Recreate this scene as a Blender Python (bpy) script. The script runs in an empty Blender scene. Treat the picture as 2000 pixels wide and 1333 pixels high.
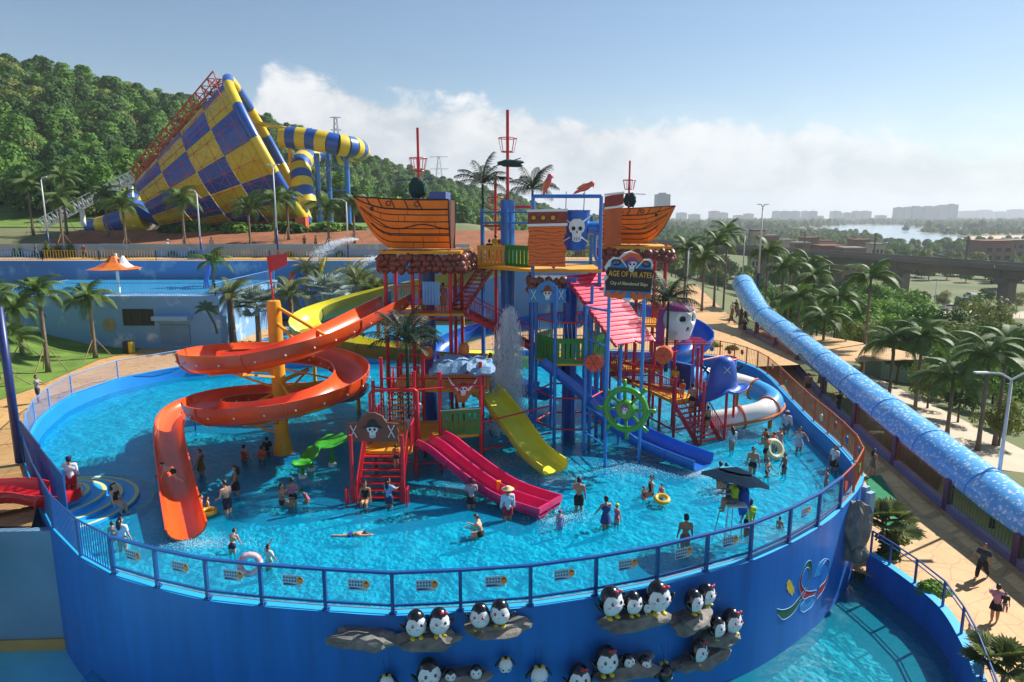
import bpy, bmesh, math, random
from mathutils import Vector, Matrix, Euler, noise
R = math.radians
V = Vector
random.seed(7)
SC = bpy.context.scene
COL = SC.collection

# ------------------------------------------------------------------ camera
CAM_H, PITCH, FPX = 12.0, R(10.4), 1333.0
cam_d = bpy.data.cameras.new('camera')
cam_d.sensor_width = 36; cam_d.lens = 36 * FPX / 2000.0
cam_d.clip_start = .2; cam_d.clip_end = 30000
cam = bpy.data.objects.new('camera', cam_d); COL.objects.link(cam)
cam.location = (0, 0, CAM_H); cam.rotation_euler = (math.pi / 2 - PITCH, 0, 0)
SC.camera = cam

# ------------------------------------------------------------------ sky and sun
SUN_EL, SUN_AZ = R(41), R(60)            # azimuth from +Y towards +X
world = bpy.data.worlds.new('World'); SC.world = world; world.use_nodes = True
nt = world.node_tree; nt.nodes.clear()
def N(t, **k):
    n = nt.nodes.new(t)
    for a, b in k.items(): setattr(n, a, b)
    return n
def MA(op, a, b=None, c=None, clamp=False):
    n = N('ShaderNodeMath', operation=op, use_clamp=clamp)
    for i, q in enumerate((a, b, c)):
        if q is None: continue
        if isinstance(q, (int, float)): n.inputs[i].default_value = q
        else: nt.links.new(q, n.inputs[i])
    return n.outputs[0]
def MR(v, a, b, c, d, smooth=True):
    n = N('ShaderNodeMapRange'); n.interpolation_type = 'SMOOTHSTEP' if smooth else 'LINEAR'
    nt.links.new(v, n.inputs['Value'])
    for k, q in zip(('From Min', 'From Max', 'To Min', 'To Max'), (a, b, c, d)): n.inputs[k].default_value = q
    return n.outputs[0]
sky = N('ShaderNodeTexSky'); sky.sky_type = 'NISHITA'; sky.sun_disc = False
sky.sun_elevation = SUN_EL; sky.sun_rotation = SUN_AZ; sky.altitude = 50
sky.air_density = 1.15; sky.dust_density = .25; sky.ozone_density = 3.2
tc = N('ShaderNodeTexCoord'); sep = N('ShaderNodeSeparateXYZ'); nt.links.new(tc.outputs['Generated'], sep.inputs[0])
X, Y, Z = sep.outputs
hor = MA('POWER', MA('ADD', MA('MULTIPLY', X, X), MA('MULTIPLY', Y, Y)), .5)
az = MA('ARCTAN2', X, Y)                  # 0 ahead, + to the right
el = MA('ARCTAN2', Z, hor)
cmb = N('ShaderNodeCombineXYZ')
nt.links.new(az, cmb.inputs[0]); nt.links.new(MA('MULTIPLY', el, 1.5), cmb.inputs[1])
def noi(scale, det, rough, vec, dist=0.0, w=0.0):
    n = N('ShaderNodeTexNoise'); n.inputs['Scale'].default_value = scale; n.inputs['Detail'].default_value = det
    n.inputs['Roughness'].default_value = rough; n.inputs['Distortion'].default_value = dist
    if w:
        n.noise_dimensions = '4D'; n.inputs['W'].default_value = w
    nt.links.new(vec, n.inputs['Vector']); return n.outputs['Fac']
vec = cmb.outputs[0]
big = noi(4.0, 4, .5, vec, .2, 1.3)
fine = noi(15.0, 8, .62, vec, .35, 4.1)
# a bank of cumulus: high to the left of the middle, thinning out to the right
top = MA('ADD', MR(az, -.42, .75, .20, .07, False), MA('MULTIPLY', MA('SUBTRACT', big, .5), .11))
top = MA('MULTIPLY', top, MA('MAXIMUM', MR(az, -.44, -.31, .0, 1.0), MR(az, -1.1, -1.5, .0, 1.0)))
edge = MA('ADD', MA('SUBTRACT', top, el), MA('MULTIPLY', MA('SUBTRACT', fine, .5), .10))
bank = MR(edge, -.004, .022, 0, 1)
bank = MA('MULTIPLY', bank, MR(az, -.1, .75, 1.0, .72))
wisp = MR(noi(2.2, 7, .6, vec, .6, 8.8), .55, .85, 0, .14)
wisp = MA('MULTIPLY', wisp, MR(el, .02, .5, 1, .25))
hz = MR(el, -.02, .20, .5, 0.0)          # milky air towards the horizon
cover = MA('MAXIMUM', MA('MAXIMUM', bank, wisp), hz, clamp=True)
ccol = N('ShaderNodeMix', data_type='RGBA')
shade = MR(MA('ADD', MA('MULTIPLY', fine, .55), MA('MULTIPLY', big, .45)), .36, .62, 0, 1)
shade = MA('MULTIPLY', shade, MR(edge, 0, .1, 1.15, .72))
nt.links.new(shade, ccol.inputs['Factor'])
ccol.inputs['A'].default_value = (5.2, 5.7, 6.2, 1); ccol.inputs['B'].default_value = (8.6, 8.65, 8.7, 1)
mx = N('ShaderNodeMix', data_type='RGBA'); nt.links.new(cover, mx.inputs['Factor'])
nt.links.new(sky.outputs[0], mx.inputs['A']); nt.links.new(ccol.outputs['Result'], mx.inputs['B'])
bg = N('ShaderNodeBackground'); bg.inputs['Strength'].default_value = .063
nt.links.new(mx.outputs['Result'], bg.inputs['Color'])
wo = N('ShaderNodeOutputWorld'); nt.links.new(bg.outputs[0], wo.inputs['Surface'])

sun_d = bpy.data.lights.new('sun', 'SUN'); sun_d.energy = 4.6; sun_d.angle = R(.55); sun_d.color = (1, .955, .88)
sun = bpy.data.objects.new('sun', sun_d); COL.objects.link(sun)
sdir = V((math.sin(SUN_AZ) * math.cos(SUN_EL), math.cos(SUN_AZ) * math.cos(SUN_EL), math.sin(SUN_EL)))
sun.rotation_euler = (-sdir).to_track_quat('-Z', 'Y').to_euler(); sun.location = sdir * 60

SC.view_settings.view_transform = 'Standard'; SC.view_settings.look = 'None'
SC.view_settings.exposure = 0.86; SC.view_settings.gamma = 1.0
SC.render.engine = 'CYCLES'
SC.cycles.max_bounces = 5; SC.cycles.diffuse_bounces = 3; SC.cycles.glossy_bounces = 2; SC.cycles.transparent_max_bounces = 12
SC.cycles.volume_bounces = 0; SC.cycles.caustics_reflective = False; SC.cycles.caustics_refractive = False

# ------------------------------------------------------------------ where a picture point lies in the place
cp, sp = math.cos(PITCH), math.sin(PITCH)
def ray(u, v):
    a, b = (u - 1000) / FPX, (666.5 - v) / FPX
    return V((a, cp + b * sp, -sp + b * cp))
def G(u, v, z=0.0):                       # on the level z
    r = ray(u, v); t = (z - CAM_H) / r.z
    return V((r.x * t, r.y * t, z))
def D(u, v, y):                           # at the distance y
    r = ray(u, v); t = y / r.y
    return V((r.x * t, y, CAM_H + r.z * t))

# ------------------------------------------------------------------ materials
def lin(h):
    h = h.lstrip('#'); o = []
    for i in (0, 2, 4):
        c = int(h[i:i + 2], 16) / 255
        o.append(c / 12.92 if c <= .04045 else ((c + .055) / 1.055) ** 2.4)
    return tuple(o)
MATS = {}
def mat(name, col, rough=.5, var=.12, scale=2.0, bump=0.0, metal=0.0, bscale=None, coat=0.0, alpha=None, spec=.5, col2=None, trans=0.0, coord='Object', stretch=None):
    if name in MATS: return MATS[name]
    if isinstance(col, str): col = lin(col)
    m = bpy.data.materials.new(name); m.use_nodes = True; t = m.node_tree
    b = t.nodes['Principled BSDF']; L = t.links.new
    b.inputs['Roughness'].default_value = rough; b.inputs['Metallic'].default_value = metal
    b.inputs['Specular IOR Level'].default_value = spec
    b.inputs['Coat Weight'].default_value = coat; b.inputs['Coat Roughness'].default_value = .08
    if alpha is not None: b.inputs['Alpha'].default_value = alpha
    if trans: b.inputs['Transmission Weight'].default_value = trans
    co = t.nodes.new('ShaderNodeTexCoord')
    n = t.nodes.new('ShaderNodeTexNoise'); n.inputs['Scale'].default_value = scale; n.inputs['Detail'].default_value = 6
    n.inputs['Roughness'].default_value = .6
    if stretch:
        mpg = t.nodes.new('ShaderNodeMapping'); mpg.inputs['Scale'].default_value = stretch; L(co.outputs[coord], mpg.inputs['Vector']); L(mpg.outputs[0], n.inputs['Vector'])
    else: L(co.outputs[coord], n.inputs['Vector'])
    r = t.nodes.new('ShaderNodeMapRange'); r.inputs['From Min'].default_value = .32; r.inputs['From Max'].default_value = .68
    L(n.outputs['Fac'], r.inputs['Value'])
    mi = t.nodes.new('ShaderNodeMix'); mi.data_type = 'RGBA'; L(r.outputs[0], mi.inputs['Factor'])
    if col2 is None:
        a = tuple(max(0, c * (1 - var)) for c in col); c2 = tuple(min(1, c * (1 + var)) for c in col)
    else:
        a, c2 = col, (lin(col2) if isinstance(col2, str) else col2)
    mi.inputs['A'].default_value = (*a, 1); mi.inputs['B'].default_value = (*c2, 1)
    L(mi.outputs['Result'], b.inputs['Base Color'])
    if bump:
        n2 = t.nodes.new('ShaderNodeTexNoise'); n2.inputs['Scale'].default_value = bscale or scale * 6; n2.inputs['Detail'].default_value = 5
        L(co.outputs[coord], n2.inputs['Vector'])
        bp = t.nodes.new('ShaderNodeBump'); bp.inputs['Strength'].default_value = bump; bp.inputs['Distance'].default_value = .05
        L(n2.outputs['Fac'], bp.inputs['Height']); L(bp.outputs[0], b.inputs['Normal'])
    MATS[name] = m
    return m

# ------------------------------------------------------------------ mesh building
class MB:
    def __init__(s): s.v = []; s.f = []; s.m = []; s.cur = 0
    def add(s, vs, fs, mi=None):
        o = len(s.v); s.v += [V(a) for a in vs]
        s.f += [tuple(i + o for i in f) for f in fs]; s.m += [s.cur if mi is None else mi] * len(fs)
        return s
    def box(s, c, size, rz=0.0, mx=None, mi=None):
        hx, hy, hz = size[0] / 2, size[1] / 2, size[2] / 2
        vs = [V((x, y, z)) for z in (-hz, hz) for x, y in ((-hx, -hy), (hx, -hy), (hx, hy), (-hx, hy))]
        M = mx if mx is not None else Matrix.Rotation(rz, 3, 'Z')
        return s.add([M @ a + V(c) for a in vs], [(3, 2, 1, 0), (4, 5, 6, 7), (0, 1, 5, 4), (1, 2, 6, 5), (2, 3, 7, 6), (3, 0, 4, 7)], mi)
    def bar(s, a, b, w, h=None, mi=None, up=V((0, 0, 1))):         # a square bar from a to b
        a, b = V(a), V(b); d = b - a; l = d.length; h = h or w
        if l < 1e-6: return s
        y = d / l; x = y.cross(up)
        if x.length < 1e-4: x = y.cross(V((1, 0, 0)))
        x.normalize(); z = x.cross(y)
        M = Matrix((x, y, z)).transposed()
        return s.box((a + b) / 2, (w, l, h), mx=M, mi=mi)
    def tube(s, pts, r, n=8, closed=False, caps=True, mi=None):
        pts = [V(p) for p in pts]; k = len(pts); rs = r if isinstance(r, (list, tuple)) else [r] * k
        vs = []; prev = None
        for i, p in enumerate(pts):
            if closed: d = pts[(i + 1) % k] - pts[i - 1]
            else: d = pts[min(i + 1, k - 1)] - pts[max(i - 1, 0)]
            d.normalize()
            if prev is None:
                x = d.cross(V((0, 0, 1)))
                if x.length < 1e-3: x = d.cross(V((1, 0, 0)))
            else:
                x = prev - d * prev.dot(d)
                if x.length < 1e-4: x = d.cross(V((0, 0, 1)))
            x.normalize(); prev = x; y = d.cross(x)
            for j in range(n):
                a = 2 * math.pi * j / n
                vs.append(p + (x * math.cos(a) + y * math.sin(a)) * rs[i])
        fs = []
        for i in range(k if closed else k - 1):
            i2 = (i + 1) % k
            for j in range(n):
                j2 = (j + 1) % n
                fs.append((i * n + j, i * n + j2, i2 * n + j2, i2 * n + j))
        if caps and not closed: fs += [tuple(range(n))[::-1], tuple(range((k - 1) * n, k * n))]
        return s.add(vs, fs, mi)
    def lathe(s, prof, n=16, c=(0, 0, 0), mx=None, mi=None):       # prof: (r, z)
        c = V(c); vs = []; M = mx or Matrix.Identity(3)
        for r, z in prof:
            for j in range(n):
                a = 2 * math.pi * j / n
                vs.append(M @ V((r * math.cos(a), r * math.sin(a), z)) + c)
        fs = []
        for i in range(len(prof) - 1):
            for j in range(n):
                j2 = (j + 1) % n
                fs.append((i * n + j, i * n + j2, (i + 1) * n + j2, (i + 1) * n + j))
        if prof[0][0] > 1e-4: fs.append(tuple(range(n))[::-1])
        if prof[-1][0] > 1e-4: fs.append(tuple(range((len(prof) - 1) * n, len(prof) * n)))
        return s.add(vs, fs, mi)
    def sweep(s, path, prof, mi=None, closed=False, ups=None, caps=False, closedprof=False):  # prof: (side, up) offsets
        path = [V(p) for p in path]; k = len(path); n = len(prof); vs = []
        for i, p in enumerate(path):
            if closed: d = path[(i + 1) % k] - path[i - 1]
            else: d = path[min(i + 1, k - 1)] - path[max(i - 1, 0)]
            d.normalize(); up = ups[i] if ups else V((0, 0, 1))
            x = d.cross(up); x.normalize(); u2 = x.cross(d)
            vs += [p + x * a + u2 * b for a, b in prof]
        fs = []; nn = n if closedprof else n - 1
        for i in range(k if closed else k - 1):
            i2 = (i + 1) % k
            for j in range(nn):
                j2 = (j + 1) % n
                fs.append((i * n + j, i * n + j2, i2 * n + j2, i2 * n + j))
        if caps and not closed: fs += [tuple(range(n)), tuple(range((k - 1) * n, k * n))[::-1]]
        return s.add(vs, fs, mi)
    def prism(s, outl, th, mx=None, c=(0, 0, 0), mi=None):         # outline in local x,z; thickness along local y
        n = len(outl); c = V(c); M = mx or Matrix.Identity(3)
        vs = [M @ V((x, -th / 2, z)) + c for x, z in outl] + [M @ V((x, th / 2, z)) + c for x, z in outl]
        fs = [tuple(range(n)), tuple(range(n, 2 * n))[::-1]]
        fs += [(i, i + n, (i + 1) % n + n, (i + 1) % n) for i in range(n)]
        return s.add(vs, fs, mi)
    def blob(s, c, rad, seed=0, amp=.2, sub=2, fr=1.5, mi=None):
        bm = bmesh.new(); bmesh.ops.create_icosphere(bm, subdivisions=sub, radius=1)
        rad = (rad, rad, rad) if isinstance(rad, (int, float)) else rad; o = V((seed * 7.3, seed * 3.1, seed * 1.7))
        vs = []
        for w in bm.verts:
            k = 1 + amp * noise.noise(w.co * fr + o)
            vs.append(V((w.co.x * rad[0], w.co.y * rad[1], w.co.z * rad[2])) * k + V(c))
        fs = [tuple(q.index for q in f.verts) for f in bm.faces]; bm.free()
        return s.add(vs, fs, mi)
    def build(s, name, mats, parent=None, smooth=False, world=False, autosmooth=None):
        me = bpy.data.meshes.new(name)
        off = wpos(parent) if (world and parent) else V((0, 0, 0))
        me.from_pydata([v - off for v in s.v], [], s.f)
        mats = mats if isinstance(mats, (list, tuple)) else [mats]
        for m in mats: me.materials.append(m)
        if len(mats) > 1:
            for p, i in zip(me.polygons, s.m): p.material_index = i
        me.validate(); 
        if smooth: me.shade_smooth()
        if autosmooth: me.shade_smooth(); me.set_sharp_from_angle(angle=R(autosmooth))
        me.update()
        o = bpy.data.objects.new(name, me); COL.objects.link(o)
        if parent: o.parent = parent
        return o
def wpos(o):
    p = V((0, 0, 0))
    while o: p = p + o.location; o = o.parent
    return p
def tag(o, label=None, cat=None, group=None, kind=None):
    if label: o['label'] = label
    if cat: o['category'] = cat
    if group: o['group'] = group
    if kind: o['kind'] = kind
    return o
def thing(name, label, cat, loc=(0, 0, 0), group=None, rz=0.0):
    o = bpy.data.objects.new(name, None); COL.objects.link(o)
    o.location = loc; o.rotation_euler = (0, 0, rz); o.empty_display_size = .3
    return tag(o, label, cat, group)
def struct(o): o['kind'] = 'structure'; return o
def copy_tree(o, parent=None):
    c = o.copy(); COL.objects.link(c); c.parent = parent
    for ch in list(o.children): copy_tree(ch, c)
    return c
def smooth(a, b, x):
    t = max(0., min(1., (x - a) / (b - a))); return t * t * (3 - 2 * t)
def lerp(a, b, t): return a + (b - a) * t
def cat_rom(pts, n=8, closed=False):
    pts = [V(p) for p in pts]; out = []; k = len(pts)
    for i in range(k if closed else k - 1):
        if closed: p0, p1, p2, p3 = pts[i - 1], pts[i], pts[(i + 1) % k], pts[(i + 2) % k]
        else: p0, p1, p2, p3 = pts[max(i - 1, 0)], pts[i], pts[i + 1], pts[min(i + 2, k - 1)]
        for j in range(n):
            t = j / n
            out.append(.5 * ((2 * p1) + (p2 - p0) * t + (2 * p0 - 5 * p1 + 4 * p2 - p3) * t * t + (3 * p1 - p0 - 3 * p2 + p3) * t ** 3))
    if not closed: out.append(pts[-1])
    return out
def pl(pts, y):                            # piecewise linear table
    if y <= pts[0][0]: return pts[0][1]
    for (a, b), (c, d) in zip(pts, pts[1:]):
        if y <= c: return b + (d - b) * (y - a) / (c - a)
    return pts[-1][1]
# ================================================================== the setting
M_ASPH = mat('asphalt', '#5b5d5f', .9, .12, .6, .1)
M_PAVE = mat('stamped paving', '#b98d52', .62, .3, .35, .35, bscale=2.2, col2='#c9a06a')
def paving_joints(m, scale, dark):            # pressed joints between the stamped stones
    t = m.node_tree; bs = t.nodes['Principled BSDF']; src = bs.inputs['Base Color'].links[0].from_socket; L = t.links.new
    co = t.nodes.new('ShaderNodeTexCoord'); v = t.nodes.new('ShaderNodeTexVoronoi'); v.feature = 'DISTANCE_TO_EDGE'; v.inputs['Scale'].default_value = scale; L(co.outputs['Object'], v.inputs['Vector'])
    r = t.nodes.new('ShaderNodeMapRange'); L(v.outputs['Distance'], r.inputs['Value']); r.inputs['From Max'].default_value = .05; r.inputs['To Min'].default_value = dark; r.inputs['To Max'].default_value = 1
    vm = t.nodes.new('ShaderNodeVectorMath'); vm.operation = 'SCALE'; L(src, vm.inputs[0]); L(r.outputs[0], vm.inputs['Scale']); L(vm.outputs[0], bs.inputs['Base Color'])
paving_joints(M_PAVE, 1.1, .68)
M_PAVE2 = mat('beige paving', '#b3a38c', .8, .12, .5, .15)
M_GRASS = mat('grass', '#4c6b22', .9, .3, .5, .9, bscale=14, col2='#6f8c33')
M_SOIL = mat('red soil', '#8a5535', .95, .25, .5, .6, bscale=4)
M_TERR = mat('open ground', '#4a5c2c', .95, .3, .05, .5, bscale=.5, col2='#71704a')
M_WALLO = mat('deep blue wall paint', '#0b66bb', .5, .16, 1.0, .03, coat=.08, stretch=(1.6, 1.6, .12))
M_WALLI = mat('bright blue wall paint', '#1282d2', .45, .08, .4, .03)
M_RIM = mat('cyan rim paint', '#22a5e0', .5, .08, .8)
M_FLOOR = mat('pool floor paint', '#7ae6ff', .6, .1, .35)
M_LFLOOR = mat('lower pool floor paint', '#6fd0e2', .6, .12, .5)
M_WHITE = mat('white paint', '#e6e6e2', .45, .05, 1.5)
M_GREYW = mat('pale blue wall paint', '#7fa9cf', .7, .12, .25, .05)
M_CONC = mat('concrete', '#8d8a84', .85, .15, .4, .15)

def water_mat(name, tint, deep, scale, pat=.35):
    m = bpy.data.materials.new(name); m.use_nodes = True; t = m.node_tree; t.nodes.clear(); L = t.links.new
    co = t.nodes.new('ShaderNodeTexCoord'); mp = t.nodes.new('ShaderNodeMapping'); L(co.outputs['Object'], mp.inputs['Vector'])
    mp.inputs['Scale'].default_value = (1, 1, 1)
    # short crossing ripples: noise for the swell, distorted cells for the painted light web
    n1 = t.nodes.new('ShaderNodeTexNoise'); n1.inputs['Scale'].default_value = scale; n1.inputs['Detail'].default_value = 4; n1.inputs['Distortion'].default_value = .8
    n2 = t.nodes.new('ShaderNodeTexNoise'); n2.inputs['Scale'].default_value = scale * .22; n2.inputs['Detail'].default_value = 3
    L(mp.outputs[0], n1.inputs['Vector']); L(mp.outputs[0], n2.inputs['Vector'])
    ad = t.nodes.new('ShaderNodeMath'); ad.operation = 'MULTIPLY_ADD'; L(n2.outputs['Fac'], ad.inputs[0]); ad.inputs[1].default_value = 2.2; L(n1.outputs['Fac'], ad.inputs[2])
    bp = t.nodes.new('ShaderNodeBump'); bp.inputs['Strength'].default_value = .42; bp.inputs['Distance'].default_value = .08; L(ad.outputs[0], bp.inputs['Height'])
    # wave-focused light is painted in as tint: the film is clearer along cell edges
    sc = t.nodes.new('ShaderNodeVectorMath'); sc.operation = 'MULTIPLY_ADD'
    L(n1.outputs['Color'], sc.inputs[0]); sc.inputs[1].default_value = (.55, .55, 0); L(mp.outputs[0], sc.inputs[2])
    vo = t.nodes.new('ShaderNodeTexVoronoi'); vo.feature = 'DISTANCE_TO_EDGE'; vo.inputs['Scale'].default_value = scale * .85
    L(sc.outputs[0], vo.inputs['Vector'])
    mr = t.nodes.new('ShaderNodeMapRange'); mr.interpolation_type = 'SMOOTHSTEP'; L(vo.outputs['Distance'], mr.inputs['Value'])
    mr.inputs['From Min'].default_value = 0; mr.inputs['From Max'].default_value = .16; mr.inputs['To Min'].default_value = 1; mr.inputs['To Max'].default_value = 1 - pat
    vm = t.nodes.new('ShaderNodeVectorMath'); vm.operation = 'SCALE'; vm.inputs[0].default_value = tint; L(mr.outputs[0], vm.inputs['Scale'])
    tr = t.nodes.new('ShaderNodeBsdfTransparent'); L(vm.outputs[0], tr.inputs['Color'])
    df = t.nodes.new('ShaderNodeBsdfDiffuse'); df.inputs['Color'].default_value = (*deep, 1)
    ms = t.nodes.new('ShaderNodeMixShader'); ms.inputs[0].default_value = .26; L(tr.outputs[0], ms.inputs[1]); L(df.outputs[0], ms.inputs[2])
    gl = t.nodes.new('ShaderNodeBsdfGlossy'); gl.inputs['Roughness'].default_value = .07; L(bp.outputs[0], gl.inputs['Normal'])
    fr = t.nodes.new('ShaderNodeFresnel'); fr.inputs['IOR'].default_value = 1.33; L(bp.outputs[0], fr.inputs['Normal'])
    m2 = t.nodes.new('ShaderNodeMixShader'); L(fr.outputs[0], m2.inputs[0]); L(ms.outputs[0], m2.inputs[1]); L(gl.outputs[0], m2.inputs[2])
    o = t.nodes.new('ShaderNodeOutputMaterial'); L(m2.outputs[0], o.inputs['Surface'])
    MATS[name] = m; return m
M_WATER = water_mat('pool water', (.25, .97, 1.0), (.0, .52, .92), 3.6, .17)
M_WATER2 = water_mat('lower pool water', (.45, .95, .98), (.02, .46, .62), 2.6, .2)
M_RIVER = mat('river water', '#8ea3ad', .18, .1, .02, .25, bscale=.3)

# ------------------------------------------------------------------ terrain
RIDGE = [V(p) for p in ((-420, 60, 66), (-260, 150, 64), (-176, 230, 56), (-142, 300, 50), (-92, 420, 31), (26, 700, 6), (140, 950, -10))]
def ridge(x, y):
    best = (1e9, 0)
    for a, b in zip(RIDGE, RIDGE[1:]):
        d = V((b.x - a.x, b.y - a.y)); t = max(0, min(1, ((x - a.x) * d.x + (y - a.y) * d.y) / d.length_squared))
        q = V((a.x + d.x * t, a.y + d.y * t)); dist = math.hypot(x - q.x, y - q.y)
        if dist < best[0]: best = (dist, a.z + (b.z - a.z) * t)
    return best
LEFT = [(74.2, -5.2), (74.6, 7.0), (82, 7.1), (92, 9.2), (112, 10.4), (130, 13.5), (170, 18)]
def ground_z(x, y):
    plain = -12.0 + 1.2 * noise.noise(V((x * .01, y * .01, 3))) * smooth(200, 600, math.hypot(x, y))
    right = pl([(24, -3.0), (30, -3.4), (40, -4.8), (70, -12)], x) if y < 300 else -12
    right = lerp(right, plain, smooth(60, 140, x)); back = lerp(.4, plain, smooth(112, 190, y)) if y > 60 else -5.2
    z = back
    z = lerp(z, right, smooth(24.6, 25.8, x)) if y < 112 else lerp(back, right, smooth(24, 40, x))
    lf = pl(LEFT, y)
    if y > 112: lf = lerp(lf, min(lf, 10.5), smooth(-90, -45, x))
    if y > 74.3: z = lerp(z, max(z, lf), smooth(12, -8, x) if y < 140 else smooth(60, -40, x))
    elif x < 24.6: z = -5.2
    if x < -48 and y > 40: z = max(z, lerp(-5.2, lf, smooth(70, 76, y)))
    d, h = ridge(x, y)
    w = 120 + 60 * smooth(300, 800, y)
    k = smooth(w, 8, d)
    if y > 95: z = max(z, lerp(z, h, k))
    z += 2.5 * k * noise.noise(V((x * .03, y * .03, 0)))
    return z
def axis(segs):
    o = []
    for a, b, s in segs:
        n = int((b - a) / s); o += [a + i * (b - a) / n for i in range(n)]
    return o + [segs[-1][1]]
xs = axis([(-900, -300, 50), (-300, -60, 12), (-60, 24, 3), (24, 27, .75), (27, 80, 4), (80, 400, 16), (400, 1500, 100), (1500, 5500, 800)])
ys = axis([(-80, 30, 10), (30, 73.6, 4), (73.6, 75.2, .4), (75.2, 160, 4), (160, 500, 12), (500, 1500, 50), (1500, 5600, 400)])
b = MB()
nx = len(xs)
b.v = [V((x, y, ground_z(x, y))) for y in ys for x in xs]
for j in range(len(ys) - 1):
    for i in range(nx - 1):
        b.f.append((j * nx + i, j * nx + i + 1, (j + 1) * nx + i + 1, (j + 1) * nx + i))
        b.m.append(0)
struct(b.build('ground', M_TERR, smooth=True))

# ------------------------------------------------------------------ the round pool tank
RIMPX = [(1323, 690), (1407, 696), (1460, 710), (1502, 731), (1552, 781), (1594, 823), (1649, 873), (1688, 930), (1644, 994), (1601, 1029), (1544, 1062), (1468, 1096), (1382, 1119), (1285, 1145), (1165, 1168), (1037, 1187), (900, 1197), (767, 1203), (635, 1195), (510, 1185), (403, 1173), (304, 1150), (218, 1124), (153, 1088), (100, 1033), (66, 965), (46, 905), (47, 860), (63, 828), (92, 800), (136, 772), (228, 740), (373, 713)]
RIMZ = .8
ctrl = [G(u, v, RIMZ) for u, v in RIMPX] + [V((-17, 54, RIMZ)), V((-8, 56.2, RIMZ)), V((3, 57, RIMZ)), V((9, 56.6, RIMZ))]
RIM = cat_rom(ctrl, 4, True)
NR = len(RIM)
def rim_n(i):
    d = RIM[(i + 1) % NR] - RIM[i - 1]; n = V((d.y, -d.x, 0)).normalized(); return -n   # outline runs clockwise seen from above
c0 = V((-5, 37, RIMZ))
if (RIM[5] - c0).dot(rim_n(5)) < 0:
    _f = rim_n
    def rim_n(i): return -_f(i)
def rim_off(i, d, z): 
    p = RIM[i] + rim_n(i) * d; return V((p.x, p.y, z))
b = MB(); 
rings = [(0, -6.5, 0), (0, RIMZ, 1), (-.32, RIMZ, 2), (-.34, -.5, 2)]
for i in range(NR):
    for d, z, _ in rings: b.v.append(rim_off(i, d, z))
for i in range(NR):
    i2 = (i + 1) % NR
    for j in range(3):
        b.f.append((i * 4 + j, i * 4 + j + 1, i2 * 4 + j + 1, i2 * 4 + j)); b.m.append((0, 1, 2)[j])
tank = b.build('pool_wall', [M_WALLO, M_RIM, M_WALLI], autosmooth=40)
tag(tank, 'tall curved blue wall holding the big round pool', 'wall')
def nface(d, z, name, m, pts=None):
    bb = MB(); vs = pts or [rim_off(i, d, z) for i in range(NR)]
    bb.add(vs, [tuple(range(len(vs)))]); o = bb.build(name, m)
    bm = bmesh.new(); bm.from_mesh(o.data); bmesh.ops.triangulate(bm, faces=bm.faces[:])
    for f in bm.faces:
        if f.normal.z < 0: f.normal_flip()
    bm.to_mesh(o.data); bm.free(); return struct(o)
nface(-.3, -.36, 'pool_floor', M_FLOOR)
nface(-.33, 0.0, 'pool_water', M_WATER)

# ------------------------------------------------------------------ paths round the pool
def fx(y): return 21.9 + (y - 27) * .035       # line of the low wall under the blue canopy
PZ = [(15, -3.1), (25, -3.0), (33, -2.7), (40, -2.1), (49, -1.0), (57, .45), (62, .64), (200, .64)]
def pz(y): return pl(PZ, y)
def inpoly(x, y, P):
    c = False; n = len(P)
    for i in range(n):
        a, q = P[i], P[i - 1]
        if (a.y > y) != (q.y > y) and x < (q.x - a.x) * (y - a.y) / (q.y - a.y) + a.x: c = not c
    return c
def right_edge(y):                                # outermost pool x at this y
    m = None
    for i in range(NR):
        a, q = RIM[i], RIM[(i + 1) % NR]
        if (a.y - y) * (q.y - y) <= 0 and abs(a.y - q.y) > 1e-6:
            x = a.x + (q.x - a.x) * (y - a.y) / (q.y - a.y)
            if m is None or x > m: m = x
    return m
b = MB(); rows = []
LWALL = [G(u, v, -2.2) for u, v in ((1700, 1085), (1760, 1125), (1840, 1190), (1890, 1270), (1915, 1333))] + [V((13.2, 16, -2.2)), V((11.5, 13, -2.2))]
for y in [14 + i * 1.0 for i in range(100)]:
    if y < 27: x0 = min(p.x for p in [lw for lw in LWALL] if True); x0 = pl(sorted([(p.y, p.x) for p in LWALL]), y) + .1
    elif y < 56: x0 = right_edge(y) + .02
    elif y < 57.6: x0 = 15.5
    else: x0 = 4
    x1 = fx(y) + (0 if y < 66 else (y - 66) * .12)
    rows.append((y, x0, x1))
for y, x0, x1 in rows:
    for k in range(7): b.v.append(V((lerp(x0, x1, k / 6), y, pz(y))))
for j in range(len(rows) - 1):
    for k in range(6):
        b.f.append((j * 7 + k, j * 7 + k + 1, (j + 1) * 7 + k + 1, (j + 1) * 7 + k)); b.m.append(0)
struct(b.build('path_right', M_PAVE, smooth=True))
# plaza behind and path to the left
b = MB(); li = [i for i in range(NR) if RIM[i].x < -20.0 or RIM[i].y > 50.5]
li = [i for i in range(NR) if (RIM[i].x < -17 and RIM[i].y > 25) or RIM[i].y > 50]
st = [k for k in range(len(li)) if (li[k] - li[k - 1]) % NR != 1]
if st: li = li[st[0]:] + li[:st[0]]
for i in li:
    for w in (.0, 5, 16): b.v.append(rim_off(i, w, .70))
for j in range(len(li) - 1):
    for k in range(2): b.f.append((j * 3 + k, j * 3 + k + 1, j * 3 + k + 4, j * 3 + k + 3)); b.m.append(0)
struct(b.build('path_left', M_PAVE))
b = MB(); b.add([(-26, 57.5, .6), (12, 57.5, .6), (12, 61.5, .6), (23.0, 61.5, .6), (27, 112, .6), (-26, 74.3, .6)], [(0, 1, 2, 3, 4, 5)])
struct(b.build('plaza', M_PAVE))
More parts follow.
